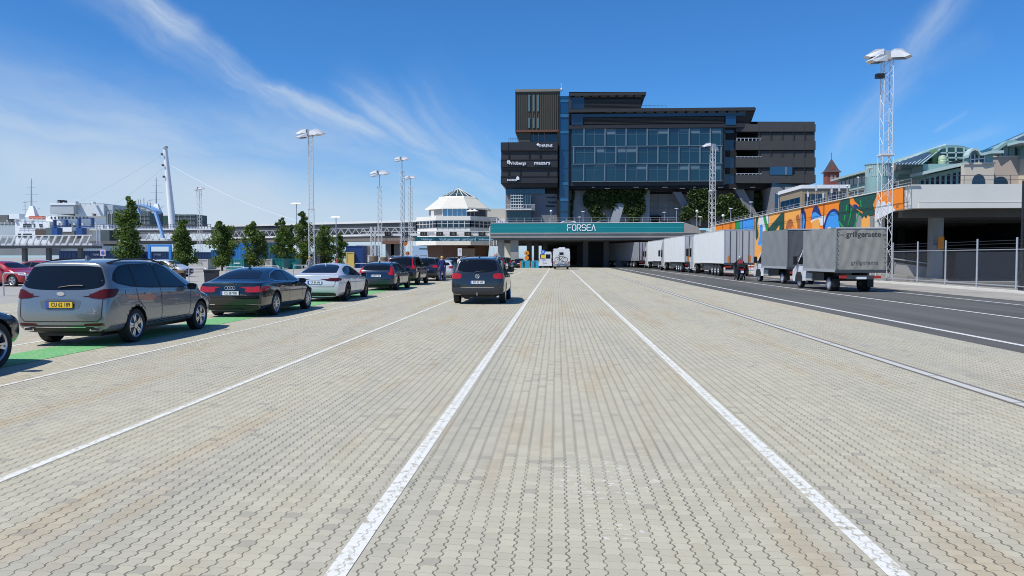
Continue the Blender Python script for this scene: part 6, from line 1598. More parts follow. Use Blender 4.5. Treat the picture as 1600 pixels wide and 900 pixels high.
t = thing('planter', 'low brown planter beam with shrubs behind the people carrier', 'planter', ((pa.x + pb.x) / 2, 50, 0))
MB().box(-4.2, 4.6, -.5, .5, .62, .78, M('brown_wood', (.16, .10, .055), .8, var=.3, scale=3)).box(-4.0, -3.7, -.4, .4, 0, .62, dconcrete).box(4.0, 4.3, -.4, .4, 0, .62, dconcrete).box(-4.0, 4.4, -.15, .15, .3, .62, black).build('beam', t)
m = MB(); r_ = random.Random(5)
leafp = leaf_mat('pale_shrub_leaves', [(.06, .10, .02), (.16, .20, .05), (.22, .22, .10), (.30, .26, .16)])
for k in range(26): leaves(m, r_, (r_.uniform(-4, 4.4), r_.uniform(.2, .9), .95 + r_.uniform(0, .3)), (.4, .3, .28), 60, .07, leafp)
m.build('shrubs', t, fix=False)
bn = MB().prism([(-.28, 0), (.28, 0), (.32, .85), (-.32, .85)], 'y', -.3, .3, M('black_bin', (.012, .014, .02), .5)).box(-.35, .35, -.34, .34, .85, .92, black).build('litter_bin', loc=(G(331, 447).x, G(331, 447).y, 0)); tag(bn, 'black litter bin in front of the planter behind the people carrier', 'bin')

# ------------------------------------------------------------------ containers, stairs, hut
def container(px0, px1, py0, py1, Y, d, col, name, label, txt=None, tcol=None, ribs=True, grp='containers behind the trees'):
    mt = M(name + '_paint', col, .5, .1, .12, 1.2); a, b = P(px0, py1, Y), P(px1, py1, Y); z1, z0 = P((px0 + px1) / 2, py0, Y).z, max(0, P((px0 + px1) / 2, py1, Y).z)
    t = thing('container', label, 'container', (a.x, Y, 0), 0, grp); L_ = b.x - a.x
    m = MB().box(0, L_, 0, d, z0, z1, mt)
    if ribs:
        n = max(4, int(L_ / .45))
        for k in range(n): m.box(L_ * (k + .2) / n, L_ * (k + .65) / n, -.045, 0, z0 + .12, z1 - .12, mt)
    m.build('box', t)
    f = MB().box(-.02, L_ + .02, -.06, .02, z1 - .14, z1 + .01, mt).box(-.02, L_ + .02, -.06, .02, z0, z0 + .14, mt).box(-.02, .1, -.061, .02, z0, z1, mt).box(L_ - .1, L_ + .02, -.061, .02, z0, z1, mt); f.build('edge_frame', t)
    if txt: text(txt, (z1 - z0) * .26, tcol or signw, t, 'lettering', (L_ * .62, -.08, lerp(z0, z1, .62)), REAR, depth=.01, offset=.01)
    return t
navc = (.008, .030, .095); tealc = (.01, .17, .17); skyb = (.02, .16, .42)
container(93, 186, 392, 408, 128, 3, navc, 'navy_container', 'long dark blue container at far left under the gangway', 'TANK', M('dim_white', (.25, .3, .38), .6))
container(222, 262, 393, 406, 128, 3, navc, 'navy_container', 'dark blue container right of the biggest tree', 'STORE', M('dim_white', (.25, .3, .38), .6))
container(186, 221, 393, 407, 127, 3, navc, 'navy_container', 'dark blue container hidden partly by the biggest tree')
container(330, 356, 391, 405, 118, 3, (.015, .10, .24), 'mid_blue_container', 'mid blue container seen through the third tree')
container(396, 411, 388, 405, 116, 3, (.02, .13, .30), 'mid_blue_container', 'mid blue container left of the steel blue cabin')
container(444, 452, 396, 419, 112, 2.5, tealc, 'teal_container', 'dull teal cabinet left of the narrow green cabinet')
container(462, 500, 396, 416, 122, 3, (.12, .12, .13), 'grey_container', 'grey container behind the pointed tree', ribs=False)
container(303, 334, 394, 406, 126, 3, navc, 'navy_container', 'short dark blue container between the second and third trees')
container(290, 325, 405, 421, 98, 2.5, (.50, .48, .44), 'cream_container', 'cream container with a teal foot left of the third tree', '11 11', M('dim_dark', (.18, .17, .18), .6), False)
container(252, 304, 405, 424, 112, 2.5, tealc, 'teal_container', 'teal container behind the second tree')
container(354, 381, 405, 421, 99, 2.5, (.02, .22, .22), 'bright_teal_container', 'teal container with white letters left of the blue stairs', 'exsen')
container(408, 425, 405, 418, 104, 2.5, (.48, .46, .42), 'cream_container', 'small cream container right of the fourth tree', '111', M('dim_dark', (.18, .17, .18), .6), False)
container(425, 444, 404, 418, 104.5, 2.5, tealc, 'teal_container', 'small teal container by the slim fifth tree')
container(364, 397, 381, 405, 112, 3, skyb, 'bright_blue_container', 'bright blue upper cabin behind the fourth tree')
container(410, 429, 379, 404, 112, 3, (.015, .09, .16), 'steel_blue_container', 'steel blue upper cabin with a small window right of the fourth tree')
container(451, 462, 405, 420, 108, 2.5, (.01, .28, .25), 'bright_green_container', 'narrow green cabinet between the fifth and sixth trees', ribs=False)
container(541, 567, 384, 421, 118, 3, (.010, .045, .17), 'hut_blue', 'tall dark blue part of the hut beside the last tree', ribs=False, grp='hut boxes by the last tree')
container(541.5, 553, 394, 421, 117.4, .5, (.62, .46, .12), 'hut_yellow', 'yellow panel cabin with a dark round mark beside the last tree', ribs=False, grp='hut boxes by the last tree')
stb = M('bright_blue_steel', (.03, .22, .60), .45, .1)
st = thing('blue_stairs', 'bright blue steel stair tower in front of the blue cabins', 'stairs', (P(386, 400, 108).x, 108, 0))
m = MB()
for sx in (-1.1, 0, 1.1):
    m.bar((sx, 0, 0), (sx, 0, 3.9), .07, stb)
for z in (1.6, 2.6, 3.6): m.bar((-1.1, 0, z), (1.1, 0, z), .06, stb)
m.bar((-1.1, -.2, .1), (1.1, -.2, 2.6), .12, stb).bar((-1.1, -.2, 1.0), (1.1, -.2, 3.5), .04, stb)
m.build('stair_frame', st)
m = MB()
for k in range(8): m.box(-1.1 + k * .27, -.85 + k * .27, -.7, -.2, .2 + k * .31, .26 + k * .31, stb)
m.build('stair_treads', st)
gf = thing('portal_structure', 'bright blue steel portal frame right of the biggest tree', 'frame', (P(250, 400, 122).x, 122, 0))
m = MB(); z1 = P(250, 382, 122).z; m.box(-1.9, 1.9, -.2, .2, z1 - .35, z1, stb).box(-1.9, -1.55, -.2, .2, 0, z1 - .35, stb).box(1.55, 1.9, -.2, .2, 0, z1 - .35, stb); m.build('portal', gf)
# bollards and drums by the mast feet
for k, (px, Y, r_, h_, mt, lb) in enumerate(((584, 128, .75, 1.9, M('brown_drum', (.17, .13, .10), .8), 'brown round concrete drum left of the third mast'), (600, 131, .65, 1.7, M('brown_drum', (.17, .13, .10), .8), 'brown round concrete drum right of the third mast'), (606, 134, 1.0, 1.6, concrete, 'pale round planter drum before the walkway pillars'), (624, 134, 1.0, 1.6, concrete, 'pale round planter drum right of the walkway pillars'))):
    q = P(px, 410, Y); o = MB().lathe([(0, 0), (r_, 0), (r_ * 1.02, h_ * .9), (r_ * .95, h_), (0, h_)], mt, 20).build('concrete_drum', loc=(q.x, Y, 0)); tag(o, lb, 'drum', 'round drums by the masts')
bg_ = MB(); PB(bg_, 556, 582, 383, 402, 190, 8, M('pale_shed', (.42, .44, .46), .6)); o = bg_.build('shed'); tag(o, 'pale grey shed far behind the blue and yellow hut', 'building')
m = MB(); PB(m, 570, 580, 385, 397, 189.9, .1, dconcrete); m.build('shutter', o)
bg_ = MB(); PB(bg_, 645, 674, 384, 412, 230, 8, M('pale_blue_hoarding', (.30, .44, .60), .7)); o = bg_.build('hoarding'); tag(o, 'pale blue hoarding left of the brick base of the terminal', 'hoarding')
m = MB(); PB(m, 655, 668, 388, 389, 229.9, .1, black); PB(m, 656, 667, 398, 399, 229.9, .1, steel); m.build('printed_lines', o)
lw_ = MB(); PB(lw_, 785, 802, 372, 419, 150, 1, lconcrete); o = lw_.build('concrete_wall'); tag(o, 'sunlit pale wall seen between the bridge columns at left', 'wall')

# ------------------------------------------------------------------ quay: ferry, linkspans, pylon
shipw = M('ship_white', (.80, .82, .82), .5, var=.06, scale=.3); shipg = M('ship_grey', (.44, .48, .50), .5, var=.1, scale=.3)
sh = thing('ferry', 'white car ferry with blue steel frames and two black funnels at the quay, far left', 'ferry', (0, 0, 0)); SY = 210
m = MB(); PB(m, 24, 78, 346, 398, SY, 30, shipw); PB(m, 55, 150, 352, 398, SY + 6, 30, shipw); PB(m, 72, 170, 337, 358, SY + 2, 28, shipw); m.build('superstructure', sh)
m = MB(); PB(m, -60, 24, 352, 372, SY + 30, 8, shipg); PB(m, -60, 20, 372, 392, SY + 20, 20, M('ship_far_grey', (.22, .26, .27), .6, var=.4, scale=.6)); PB(m, 14, 30, 334, 342, SY + 28, 3, shipw); PB(m, -30, 12, 336, 350, SY + 33, 6, dconcrete); m.build('far_hull', sh)
m = MB(); PB(m, 78, 115, 319.5, 334, SY - 1, 14, shipg); PB(m, 78, 118, 317, 320, SY - 1.2, 14, shipw); m.build('funnel_house', sh)
m = MB(); PB(m, 117, 162, 318, 338, SY + 1, 18, M('lattice_white', (.64, .68, .70), .6, var=.15, scale=1.5, stretch=(3, 1, .3))); PB(m, 161, 176, 320, 336, SY + 2, 18, shipg); m.build('upper_deck_house', sh)
for px in (91.5, 97): m = MB(); PB(m, px - (1.8 if px < 95 else 1.2), px + (1.8 if px < 95 else 1.2), 312.5, 318, SY + 2, 2, black); m.build('funnel', sh)
m = MB(); PB(m, 36, 48.5, 349.5, 355.5, SY - .15, .2, gl_dk); PB(m, 52.5, 54.5, 350, 355.5, SY - .15, .2, gl_dk); PB(m, 61, 66, 350, 355, SY - .15, .2, gl_dk); PB(m, 36, 49, 365, 371, SY - .15, .2, gl_dk); PB(m, 28, 32, 365, 371, SY - .15, .2, gl_dk)
for k in range(11): PB(m, 79 + k * 5.6, 81 + k * 5.6, 339, 341.8, SY + 1.85, .2, gl_dk)
for k in range(5): PB(m, 78 + k * 9, 83 + k * 9, 349, 354, SY + 1.8, .2, gl_dk)
m.build('window', sh)
m = MB(); PB(m, 45, 66, 337.5, 342, SY + 4, 4, M('lifeboat_orange', (.50, .12, .06), .5)); m.build('lifeboat', sh)
m = MB(); PB(m, 55, 72, 358, 371, SY - .3, 5, M('ship_brown', (.10, .07, .06), .7)); PB(m, 72, 98, 356, 372, SY - .5, 4, M('ship_dark_green', (.10, .14, .14), .6)); PB(m, 98, 112, 355, 362, SY - 1, 4, shipw); PB(m, 98, 116, 361, 372, SY - .9, 4, dconcrete); m.build('deck_opening', sh)
def ship_mast(px, ptop, pbot, Y, par):
    A, B = P(px, ptop, Y), P(px, pbot, Y); m = MB().bar((B.x, Y, B.z), (A.x, Y, A.z), .35, steel, 6, r2=.10)
    H = A.z - B.z
    for f, w_ in ((.75, 1.3), (.55, 2.0), (.35, 1.6), (.9, .7)): m.bar((A.x - w_, Y, B.z + H * f), (A.x + w_, Y, B.z + H * f), .07, steel)
    m.hexa([(A.x - 1.6, Y - 1, B.z - 1), (A.x + 1.6, Y - 1, B.z - 1), (A.x + 1.6, Y + 1, B.z - 1), (A.x - 1.6, Y + 1, B.z - 1), (A.x - .5, Y - .4, B.z + H * .22), (A.x + .5, Y - .4, B.z + H * .22), (A.x + .5, Y + .4, B.z + H * .22), (A.x - .5, Y + .4, B.z + H * .22)], shipw)
    m.bar((A.x - 2.1, Y, B.z), (A.x - 2.1, Y, B.z + H * .36), .09, steel)
    for z in (.12, .22, .32): m.bar((A.x - 2.9, Y, B.z + H * z), (A.x - 1.3, Y, B.z + H * z), .09, steel)
    m.bar((A.x, Y, B.z + H * .02), (A.x + 2.4, Y, B.z + H * .16), .1, steel); m.build('radar_mast', par)
ship_mast(49, 279, 334, SY + 6, sh)
s2_ = thing('ferry', 'second ferry half hidden behind the blue arch, only its mast and pale upper deck showing', 'ferry', (0, 0, 0)); 
m = MB(); PB(m, 224, 264, 333, 362, 232, 20, shipw); PB(m, 245, 266, 337, 352, 231, 2, M('ship_green_glass', (.05, .10, .09), .2)); m.build('superstructure', s2_); ship_mast(244, 277, 330, 232, s2_)
def ship_rail(pxa, pxb, py, Y):
    A, B = P(pxa, py, Y), P(pxb, py, Y); m = MB(); n = max(3, int((B.x - A.x) / 1.2))
    for z in (.5, 1.0): m.bar((A.x, Y, A.z + z), (B.x, Y, B.z + z), .045, shipw)
    for i in range(n + 1): x = lerp(A.x, B.x, i / n); m.bar((x, Y, A.z), (x, Y, A.z + 1.0), .05, shipw)
    m.build('railing', sh)
for a_ in ((24, 78, 346, SY - .2), (72, 170, 337, SY + 1.8), (117, 162, 318, SY + .8), (28, 76, 358.5, SY - .3), (-60, 24, 352, SY + 29.8), (72, 150, 352, SY + 1.7)): ship_rail(*a_)
rs_ = random.Random(3)
for k in range(16):
    m = MB(); px = rs_.uniform(-5, 165); py = rs_.choice((337, 346, 352, 318)) if px > 78 else rs_.choice((346, 358))
    w_ = rs_.uniform(1.2, 4); h_ = rs_.uniform(1.2, 4); PB(m, px, px + w_, py - h_, py, SY - .6 + rs_.uniform(0, .3), 1.2, rs_.choice((shipw, shipg, dsteel, offwhite))); m.build('deck_fitting', sh)
# blue frames on the linkspan
for k, (a_, b_, y0, y1, lb) in enumerate(((82.5, 103, 343, 368, 'left one of the two blue steel frames in front of the ferry'), (121, 144, 340, 368, 'right one of the two blue steel frames in front of the ferry'))):
    Y = 190; m = MB(); w_ = 2.4; bl_ = M('deep_blue_steel', (.02, .08, .26), .5)
    PB(m, a_, a_ + w_, y0, y1, Y, 1, bl_); PB(m, b_ - w_, b_, y0, y1 - 14, Y, 1, bl_); PB(m, a_ + w_, b_ - w_, y0 + .2, y0 + 1.4, Y, 1, bl_); PB(m, a_ + w_, b_ - w_, y1 - 15, y1 - 13.6, Y, 1, bl_); PB(m, a_ - 2, a_ + 7, y1 - 12, y1, Y - .5, 2, bl_)
    o = m.build('steel_frame'); tag(o, lb, 'frame', 'blue steel frames at the quay')
# dark green linkspan towers
dg = M('linkspan_green', (.07, .10, .10), .6, var=.2, scale=.4)
lk = thing('linkspan', 'dark green linkspan towers with white decks behind the first two trees', 'linkspan', (0, 0, 0)); LY = 172
for a_, b_, y0_, y1_, yy_ in ((166, 182, 334, 350, LY), (213, 234, 330, 352, LY), (273, 305, 335, 352, LY), (157, 171, 360, 384, LY - 4)): m = MB(); PB(m, a_, b_, y0_, y1_, yy_, 6, dg); m.build('tower', lk)
m = MB()
for px in (168, 174, 180, 219, 225, 231, 279, 289, 298): PB(m, px, px + .5, 331 if px < 240 else 336, 350, LY - .1, .1, shipg)
for y in (338, 344): PB(m, 273, 305, y, y + .5, LY - .1, .1, cgap); PB(m, 213, 234, y, y + .5, LY - .1, .1, cgap)
m.build('bracing', lk)
m = MB(); PB(m, 140, 330, 357, 359.5, LY - 3, 6, offwhite); PB(m, 185, 330, 373.5, 376, LY - 6, 5, offwhite); PB(m, 155, 330, 359.5, 364, LY - 2.8, 5, dconcrete); PB(m, 140, 330, 376, 381, LY - 5, 6, dconcrete); m.build('deck', lk)
m = MB()
for k in range(40): 
    q = P(142 + k * 4.8, 357, LY - 3); m.bar((q.x, LY - 3, q.z), (q.x, LY - 3, q.z + .95), .06, dsteel)
A_, B_ = P(140, 351.5, LY - 3), P(330, 351.5, LY - 3); m.bar((A_.x, LY - 3, A_.z), (B_.x, LY - 3, A_.z), .06, dsteel); m.bar((A_.x, LY - 3, A_.z - .4), (B_.x, LY - 3, A_.z - .4), .05, dsteel)
m.build('railing', lk)
m = MB()
for k in range(10):
    a_, b_ = P(228 + k * 10, 374, LY - 6), P(233 + k * 10, 364, LY - 6); c_ = P(238 + k * 10, 374, LY - 6)
    m.bar(tuple(a_), tuple(b_), .12, offwhite).bar(tuple(b_), tuple(c_), .12, offwhite)
m.build('truss', lk)
m = MB()
for px in (152, 157): 
    q = P(px, 398, LY - 12)
    m.bar((q.x, LY - 12, 0), (q.x, LY - 12, P(px, 350, LY - 12).z), .12, steel)
for k in range(14): z0, z1 = k * .6, k * .6 + .6; a_, b_ = P(152, 400, LY - 12).x, P(157, 400, LY - 12).x; m.bar((a_, LY - 12, z0 if k % 2 else z1), (b_, LY - 12, z1 if k % 2 else z0), .06, steel)
m.build('lattice_post', lk)
# blue arch
ar = thing('blue_arch', 'light blue arched portal with a grey underside beside the biggest tree', 'arch', (0, 0, 0)); AY = 160
arcp = [(211, 318), (219, 318.5), (228, 321), (236, 325), (241.5, 329)]
m = MB()
lb_ = M('light_blue_steel', (.28, .48, .78), .4)
for a_, b_ in zip(arcp, arcp[1:]):
    A, B = P(*a_, AY), P(*b_, AY); m.hexa([(A.x, AY, A.z - .3), (B.x, AY, B.z - .3), (B.x, AY + 3, B.z - .3), (A.x, AY + 3, A.z - .3), (A.x, AY, A.z), (B.x, AY, B.z), (B.x, AY + 3, B.z), (A.x, AY + 3, A.z)], lb_)
    m.hexa([(A.x, AY + .2, A.z - 1.1), (B.x, AY + .2, B.z - .6), (B.x, AY + 2.8, B.z - .6), (A.x, AY + 2.8, A.z - 1.1), (A.x, AY + .2, A.z - .36), (B.x, AY + .2, B.z - .36), (B.x, AY + 2.8, B.z - .36), (A.x, AY + 2.8, A.z - .36)], shipg)
m.build('arch_rib', ar)
A, B = P(241, 329, AY), P(254, 372, AY)
MB().hexa([(B.x - .2, AY, B.z), (B.x + .2, AY, B.z), (B.x + .2, AY + .8, B.z), (B.x - .2, AY + .8, B.z), (A.x - .3, AY, A.z), (A.x + .2, AY, A.z), (A.x + .2, AY + .8, A.z), (A.x - .3, AY + .8, A.z)], lb_).build('leg', ar)
A, B = P(211, 320, AY), P(217, 334, AY)
MB().hexa([(B.x - .2, AY, B.z), (B.x + .2, AY, B.z), (B.x + .2, AY + .8, B.z), (B.x - .2, AY + .8, B.z), (A.x - .3, AY, A.z), (A.x + .2, AY, A.z), (A.x + .2, AY + .8, A.z), (A.x - .3, AY + .8, A.z)], lb_).build('leg', ar)
m = MB()
for px, y in ((216, 318), (220, 318.6), (225, 320), (230, 322), (235, 324.5)):
    A = P(px, y, AY); m.bar(tuple(A), (A.x, A.y, A.z + (.9 if px != 225 else 1.4)), .06, dsteel)
m.build('mast_lights', ar)
# white tilted pylon with cables
PY_ = 200
py = thing('pylon', 'tall white leaning pylon with stay cables rising behind the second tree', 'pylon', (0, 0, 0))
A, B = P(258, 230, PY_), P(271, 368, PY_)
m = MB().bar((B.x, PY_, B.z), (A.x, PY_, A.z), 1.0, white, 20, r2=.52); m.build('shaft', py, smooth=True)
MB().lathe([(0, .25), (.72, .2), (.75, -.25), (0, -.3)], shipg, 16, 'z', (A.x, PY_, A.z)).build('cap', py)
m = MB()
for px0, y0, px1, y1, Y1 in ((268, 259, 600, 406, 150), (256, 241, 40, 352, 215), (256, 262, 130, 345, 215)):
    a_ = P(px0, y0, PY_); b_ = P(px1, y1, Y1 if Y1 else PY_); n = 12; r_ = .05 if px1 > 300 else .025
    if px1 > 300: b_ = P(470, 347, 175)
    pts = [a_.lerp(b_, i / n) - Vector((0, 0, 1.2 * math.sin(math.pi * i / n))) for i in range(n + 1)]
    m.tube([tuple(p) for p in pts], r_, white if px1 > 300 else steel, 4)
m.build('stay_cable', py)
m = MB()
for y in (241, 258, 276): 
    q = P(256 + (y - 241) * .08, y, PY_ - .8); m.cbox(q.x - .5, q.y, q.z, .5, .4, .5, dsteel)
m.build('cable_anchor', py)
# low white gangway truss at the far left
gw = thing('gangway', 'white slanted truss gangway running in from the left edge below the ferry', 'gangway', (0, 0, 0)); GWY = 118
m = MB(); PB(m, -80, 144, 380.5, 383.5, GWY, 3, offwhite); PB(m, -80, 144, 384, 388, GWY + .2, 3, dconcrete); m.build('deck', gw)
m = MB(); n = 20
for i in range(n):
    px = -66 + i * 10.6; A, B = P(px, 381, GWY), P(px + 5.5, 368.5, GWY)
    m.bar(tuple(A), tuple(B), .13 if i % 2 else .19, offwhite)
    C_, D_ = P(px, 381, GWY + 3), P(px + 5.5, 368.5, GWY + 3); m.bar(tuple(C_), tuple(D_), .1, offwhite)
for dy in (0, 3):
    A, B = P(-70, 368.5, GWY + dy), P(144, 367.5, GWY + dy); m.bar(tuple(A), tuple(B), .1, offwhite)
m.build('truss', gw)
for px in (-20, 30, 68, 118): q = P(px, 400, GWY); MB().box(q.x - .3, q.x + .3, GWY + 1, GWY + 1.6, 0, P(px, 388, GWY).z, dconcrete).build('pillar', gw)
qs = MB(); PB(qs, -120, 80, 388.5, 399, 150, 3, M('quay_wall_grey', (.20, .22, .22), .8, var=.3, scale=.3)); o = qs.build('quay_wall'); tag(o, 'long grey quay wall beneath the gangway at the far left', 'wall')  # one mottled grey over the whole wall
rf = thing('road_fence', 'thin white guard rail in front of the quay at far left', 'fence', (0, 0, 0)); m = MB()
for z in (.5, .95): m.bar((-95, 96, z), (-42, 104, z), .035, offwhite)
for i in range(20): m.bar((-95 + i * 2.8, 96 + i * .42, 0), (-95 + i * 2.8, 96 + i * .42, 1.0), .04, offwhite)
m.build('rail', rf)
sea = MB().face([(-2500, 240, -.8), (-35, 240, -.8), (-35, 2500, -.8), (-2500, 2500, -.8)], M('sea', (.02, .05, .06), .15)).build('water', fix=False); struct(sea)
# ------------------------------------------------------------------ coloured retaining wall and the upper road deck at the right
WXX = 23.6
mw = thing('painted_wall', 'long retaining wall painted with orange, green and blue shapes behind the lorries', 'wall', (0, 0, 0))
def wc(px, py): p = WX(px, py, WXX); return p.y, p.z
y_corner = 53.3; ztop = 6.42
MB().box(WXX, WXX + .5, 58.6, 121.5, 0, ztop, lconcrete).box(WXX, WXX + .5, y_corner, 58.6, 4.92, ztop, lconcrete).build('wall_body', mw)
MB().box(WXX - .12, WXX + .55, y_corner - .1, 121.5, ztop, ztop + .07, lconcrete).build('coping', mw)
OR = M('mural_orange', (.92, .25, .012), .6, var=.05); LO = M('mural_light_orange', (.92, .42, .08), .6, var=.05); DG = M('mural_dark_green', (.010, .075, .055), .6, var=.08); GR = M('mural_green', (.01, .30, .07), .6)
LB = M('mural_light_blue', (.05, .32, .80), .6, var=.05); NV = M('mural_navy', (.008, .03, .17), .6); WH_ = M('mural_white', (.74, .75, .76), .6, var=.04); GY_ = M('mural_grey', (.25, .26, .25), .7); BR_ = M('mural_brown', (.45, .14, .03), .6)
LM = [0]
mur = MB()
def paintp(pts, m, smooth=0):
    LM[0] += 1; x = WXX - .004 - .0022 * LM[0]
    q = [wc(*p) for p in pts]
    q = [(max(y_corner, min(121.4, y)), max(.02, min(ztop - .003, z))) for y, z in q]
    if smooth: q = chaikin(q, smooth)
    q = [(y, max(z, 4.925) if y < 58.62 else z) for y, z in q]
    mur.face([(x, y, z) for y, z in q], m)
paintp([(1118, 340), (1157, 330), (1157, 400), (1118, 400)], OR)
paintp([(1148.5, 338), (1157.5, 335), (1157.5, 400), (1148.5, 400)], GR)
paintp([(1157, 335), (1179, 330), (1179, 400), (1157, 400)], LB)
paintp([(1178.6, 330), (1225, 318), (1225, 420), (1178.6, 420)], LO)
paintp([(1222, 318), (1256, 308), (1256, 420), (1222, 420)], LO)
paintp([(1255, 308), (1372, 280), (1372, 425), (1255, 425)], OR)
paintp([(1180.5, 335), (1186, 334), (1183, 352), (1186, 368), (1181, 378)], DG, 1)
paintp([(1186, 333), (1195, 331), (1193, 344), (1197, 356), (1191, 368), (1194, 383), (1185, 385), (1189, 364), (1185, 350)], WH_, 1)
paintp([(1187, 352), (1192, 350), (1192, 366), (1190, 384), (1184, 383), (1188, 366)], LB, 1)
paintp([(1192, 332), (1196, 331), (1201, 352), (1203, 372), (1198, 362)], GR, 1)
paintp([(1197, 331), (1202, 333), (1203, 352), (1199, 350)], WH_, 1)
paintp([(1201, 357), (1222, 332), (1225, 333), (1226, 380), (1212, 380), (1219, 352), (1207, 366), (1201, 372)], DG)
paintp([(1206, 370), (1218, 352), (1219, 380), (1205, 380)], LO)
paintp([(1231, 345), (1236, 341), (1240, 348), (1241, 370), (1229, 370), (1228, 356)], BR_, 1)
paintp([(1243, 338), (1250, 334), (1251, 372), (1244, 372), (1247, 352)], BR_, 1)
paintp([(1237, 354), (1243, 352), (1244, 372), (1236, 372)], OR, 1)
paintp([(1251.5, 322), (1256, 320), (1260, 334), (1259.5, 350), (1257, 372), (1251.5, 372)], NV, 1)
paintp([(1252, 333), (1256, 334), (1258.5, 344), (1257, 354), (1255, 372), (1252, 372)], LB, 1)
paintp([(1268, 341), (1271, 326), (1275, 320), (1280, 324), (1285, 339), (1277, 340), (1269, 342)], NV, 1)
paintp([(1268.5, 342), (1270, 333), (1275, 331), (1281, 336), (1284.5, 338), (1276, 341)], LB, 1)
paintp([(1267, 344), (1288, 337), (1291, 336), (1290, 350), (1283, 354), (1280, 342), (1270, 346), (1269, 350)], WH_, 1)
paintp([(1270, 346), (1277, 343), (1277, 372), (1269, 372)], LO)
paintp([(1277, 344), (1280.5, 342), (1284, 372), (1277, 372)], LO)
paintp([(1286, 372), (1288, 350), (1295, 331), (1304, 325), (1313, 331), (1318, 372)], NV, 2)
paintp([(1288, 372), (1291, 350), (1297, 334), (1304, 330), (1311, 335), (1316, 372)], LB, 2)
paintp([(1293, 357), (1297, 354), (1300, 356), (1302, 372), (1292, 372)], WH_, 1)
paintp([(1312, 320), (1315, 312), (1331, 303), (1372, 284), (1373, 337), (1362, 337), (1356, 345), (1348, 340), (1350, 356), (1330, 357), (1322, 372), (1316, 364), (1311, 345)], DG)
paintp([(1328, 309), (1334, 306), (1337, 315), (1344, 321), (1340, 326), (1349, 331), (1349, 334), (1335, 324), (1329, 318)], OR)
paintp([(1333, 320), (1340, 319), (1343, 324), (1338, 328), (1334, 322)], NV, 1)
paintp([(1339, 333), (1347, 338), (1350, 346), (1349, 372), (1338, 372)], GY_)
paintp([(1311, 346), (1313, 345), (1322, 357), (1330, 360), (1320, 362)], GR)
for a_, b_ in (((1331, 325), (1326, 352)), ((1343, 331), (1335, 357)), ((1345, 313), (1346, 323)), ((1324, 320), (1323, 330)), ((1321, 336), (1320, 345))):
    paintp([(a_[0], a_[1]), (a_[0] + 2, a_[1]), (b_[0] + 2, b_[1]), (b_[0], b_[1])], GR)
paintp([(1348, 343), (1352, 338), (1355, 342), (1358, 336), (1361, 339), (1361, 372), (1347, 372)], LO)
paintp([(1361, 338), (1367, 337), (1367, 372), (1361, 372)], GY_)
mu2 = mur; 
paintp([(1366, 320), (1374, 300), (1376, 320), (1371, 335)], OR)
paintp([(1372, 280), (1414, 270), (1414, 340), (1372, 340)], OR)
paintp([(1369, 332), (1372, 318), (1375, 313), (1377, 316), (1379, 320), (1381, 315), (1384, 314), (1387, 320), (1390, 315), (1393, 316), (1397, 323), (1401, 333), (1402, 340), (1369, 345)], WH_)
paintp([(1402, 320.5), (1406, 320), (1406, 325), (1402, 325.5)], BR_)
mur.build('painted_shapes', mw, fix=False)
m = MB()
for y in range(58, 121, 6): m.box(WXX - .10, WXX - .06, y, y + .03, .1, ztop - .05, cgap)
m.box(WXX - .125, WXX - .118, y_corner, 121, 5.33, 5.36, cgap); m.build('panel_joint', mw)
rl = MB()
for k in range(35): rl.bar((WXX + .3, 54 + k * 2, ztop), (WXX + .3, 54 + k * 2, ztop + .55), .025, steel)
for z in (.3, .55): rl.bar((WXX + .3, 54, ztop + z), (WXX + .3, 122, ztop + z), .022, steel)
rl.build('top_rail', mw)

dk = thing('road_deck', 'pale concrete deck with dark parking space beneath, running out of the picture at the right', 'bridge', (0, 0, 0))
MB().box(WXX + .503, 95, y_corner, y_corner + .45, 5.30, 6.50, lconcrete).box(WXX + .503, 95, y_corner - .06, y_corner + .40, 4.92, 5.27, lconcrete).build('parapet', dk)
MB().box(WXX + .5, 95, y_corner + .45, 130, 4.98, 5.8, dconcrete).build('deck_slab', dk)
m = MB()
for k in range(6): m.box(WXX + .6, 95, 56 + k * 5, 56.6 + k * 5, 4.45, 4.98, dconcrete)
m.build('cross_beams', dk)
m = MB()
for k in range(24): m.bar((WXX + .5 + k * 3, y_corner + .2, 6.5), (WXX + .5 + k * 3, y_corner + .2, 7.1), .022, dsteel)
for z in (6.8, 7.1): m.bar((WXX + .4, y_corner + .2, z), (95, y_corner + .2, z), .02, dsteel)
m.build('railing', dk)
for px, Y in ((1461.5, 57), (1640, 57), (1405, 80)):
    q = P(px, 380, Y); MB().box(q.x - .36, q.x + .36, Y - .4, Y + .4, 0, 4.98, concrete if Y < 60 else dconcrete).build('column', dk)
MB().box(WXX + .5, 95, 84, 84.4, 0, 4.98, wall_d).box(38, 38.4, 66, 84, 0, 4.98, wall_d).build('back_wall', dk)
MB().box(30, 60, 60.0, 60.3, 0, 2.05, M('dark_parapet', (.085, .09, .10), .8)).build('inner_parapet', dk)
rp = thing('ramp', 'pale concrete ramp wall with a handrail under the deck behind the mesh fence', 'ramp', (0, 0, 0))
a, b = P(1400, 410, 58.0), P(1452, 418, 57.5); a1, b1 = P(1400, 428, 58), P(1454, 437, 57.5)
MB().hexa([(a1.x, 58, 0), (b1.x, 57.5, 0), (b1.x, 57.8, 0), (a1.x, 58.3, 0), (a.x, 58, a.z), (b1.x, 57.5, b.z), (b1.x, 57.8, b.z), (a.x, 58.3, a.z)], concrete).build('parapet', rp)
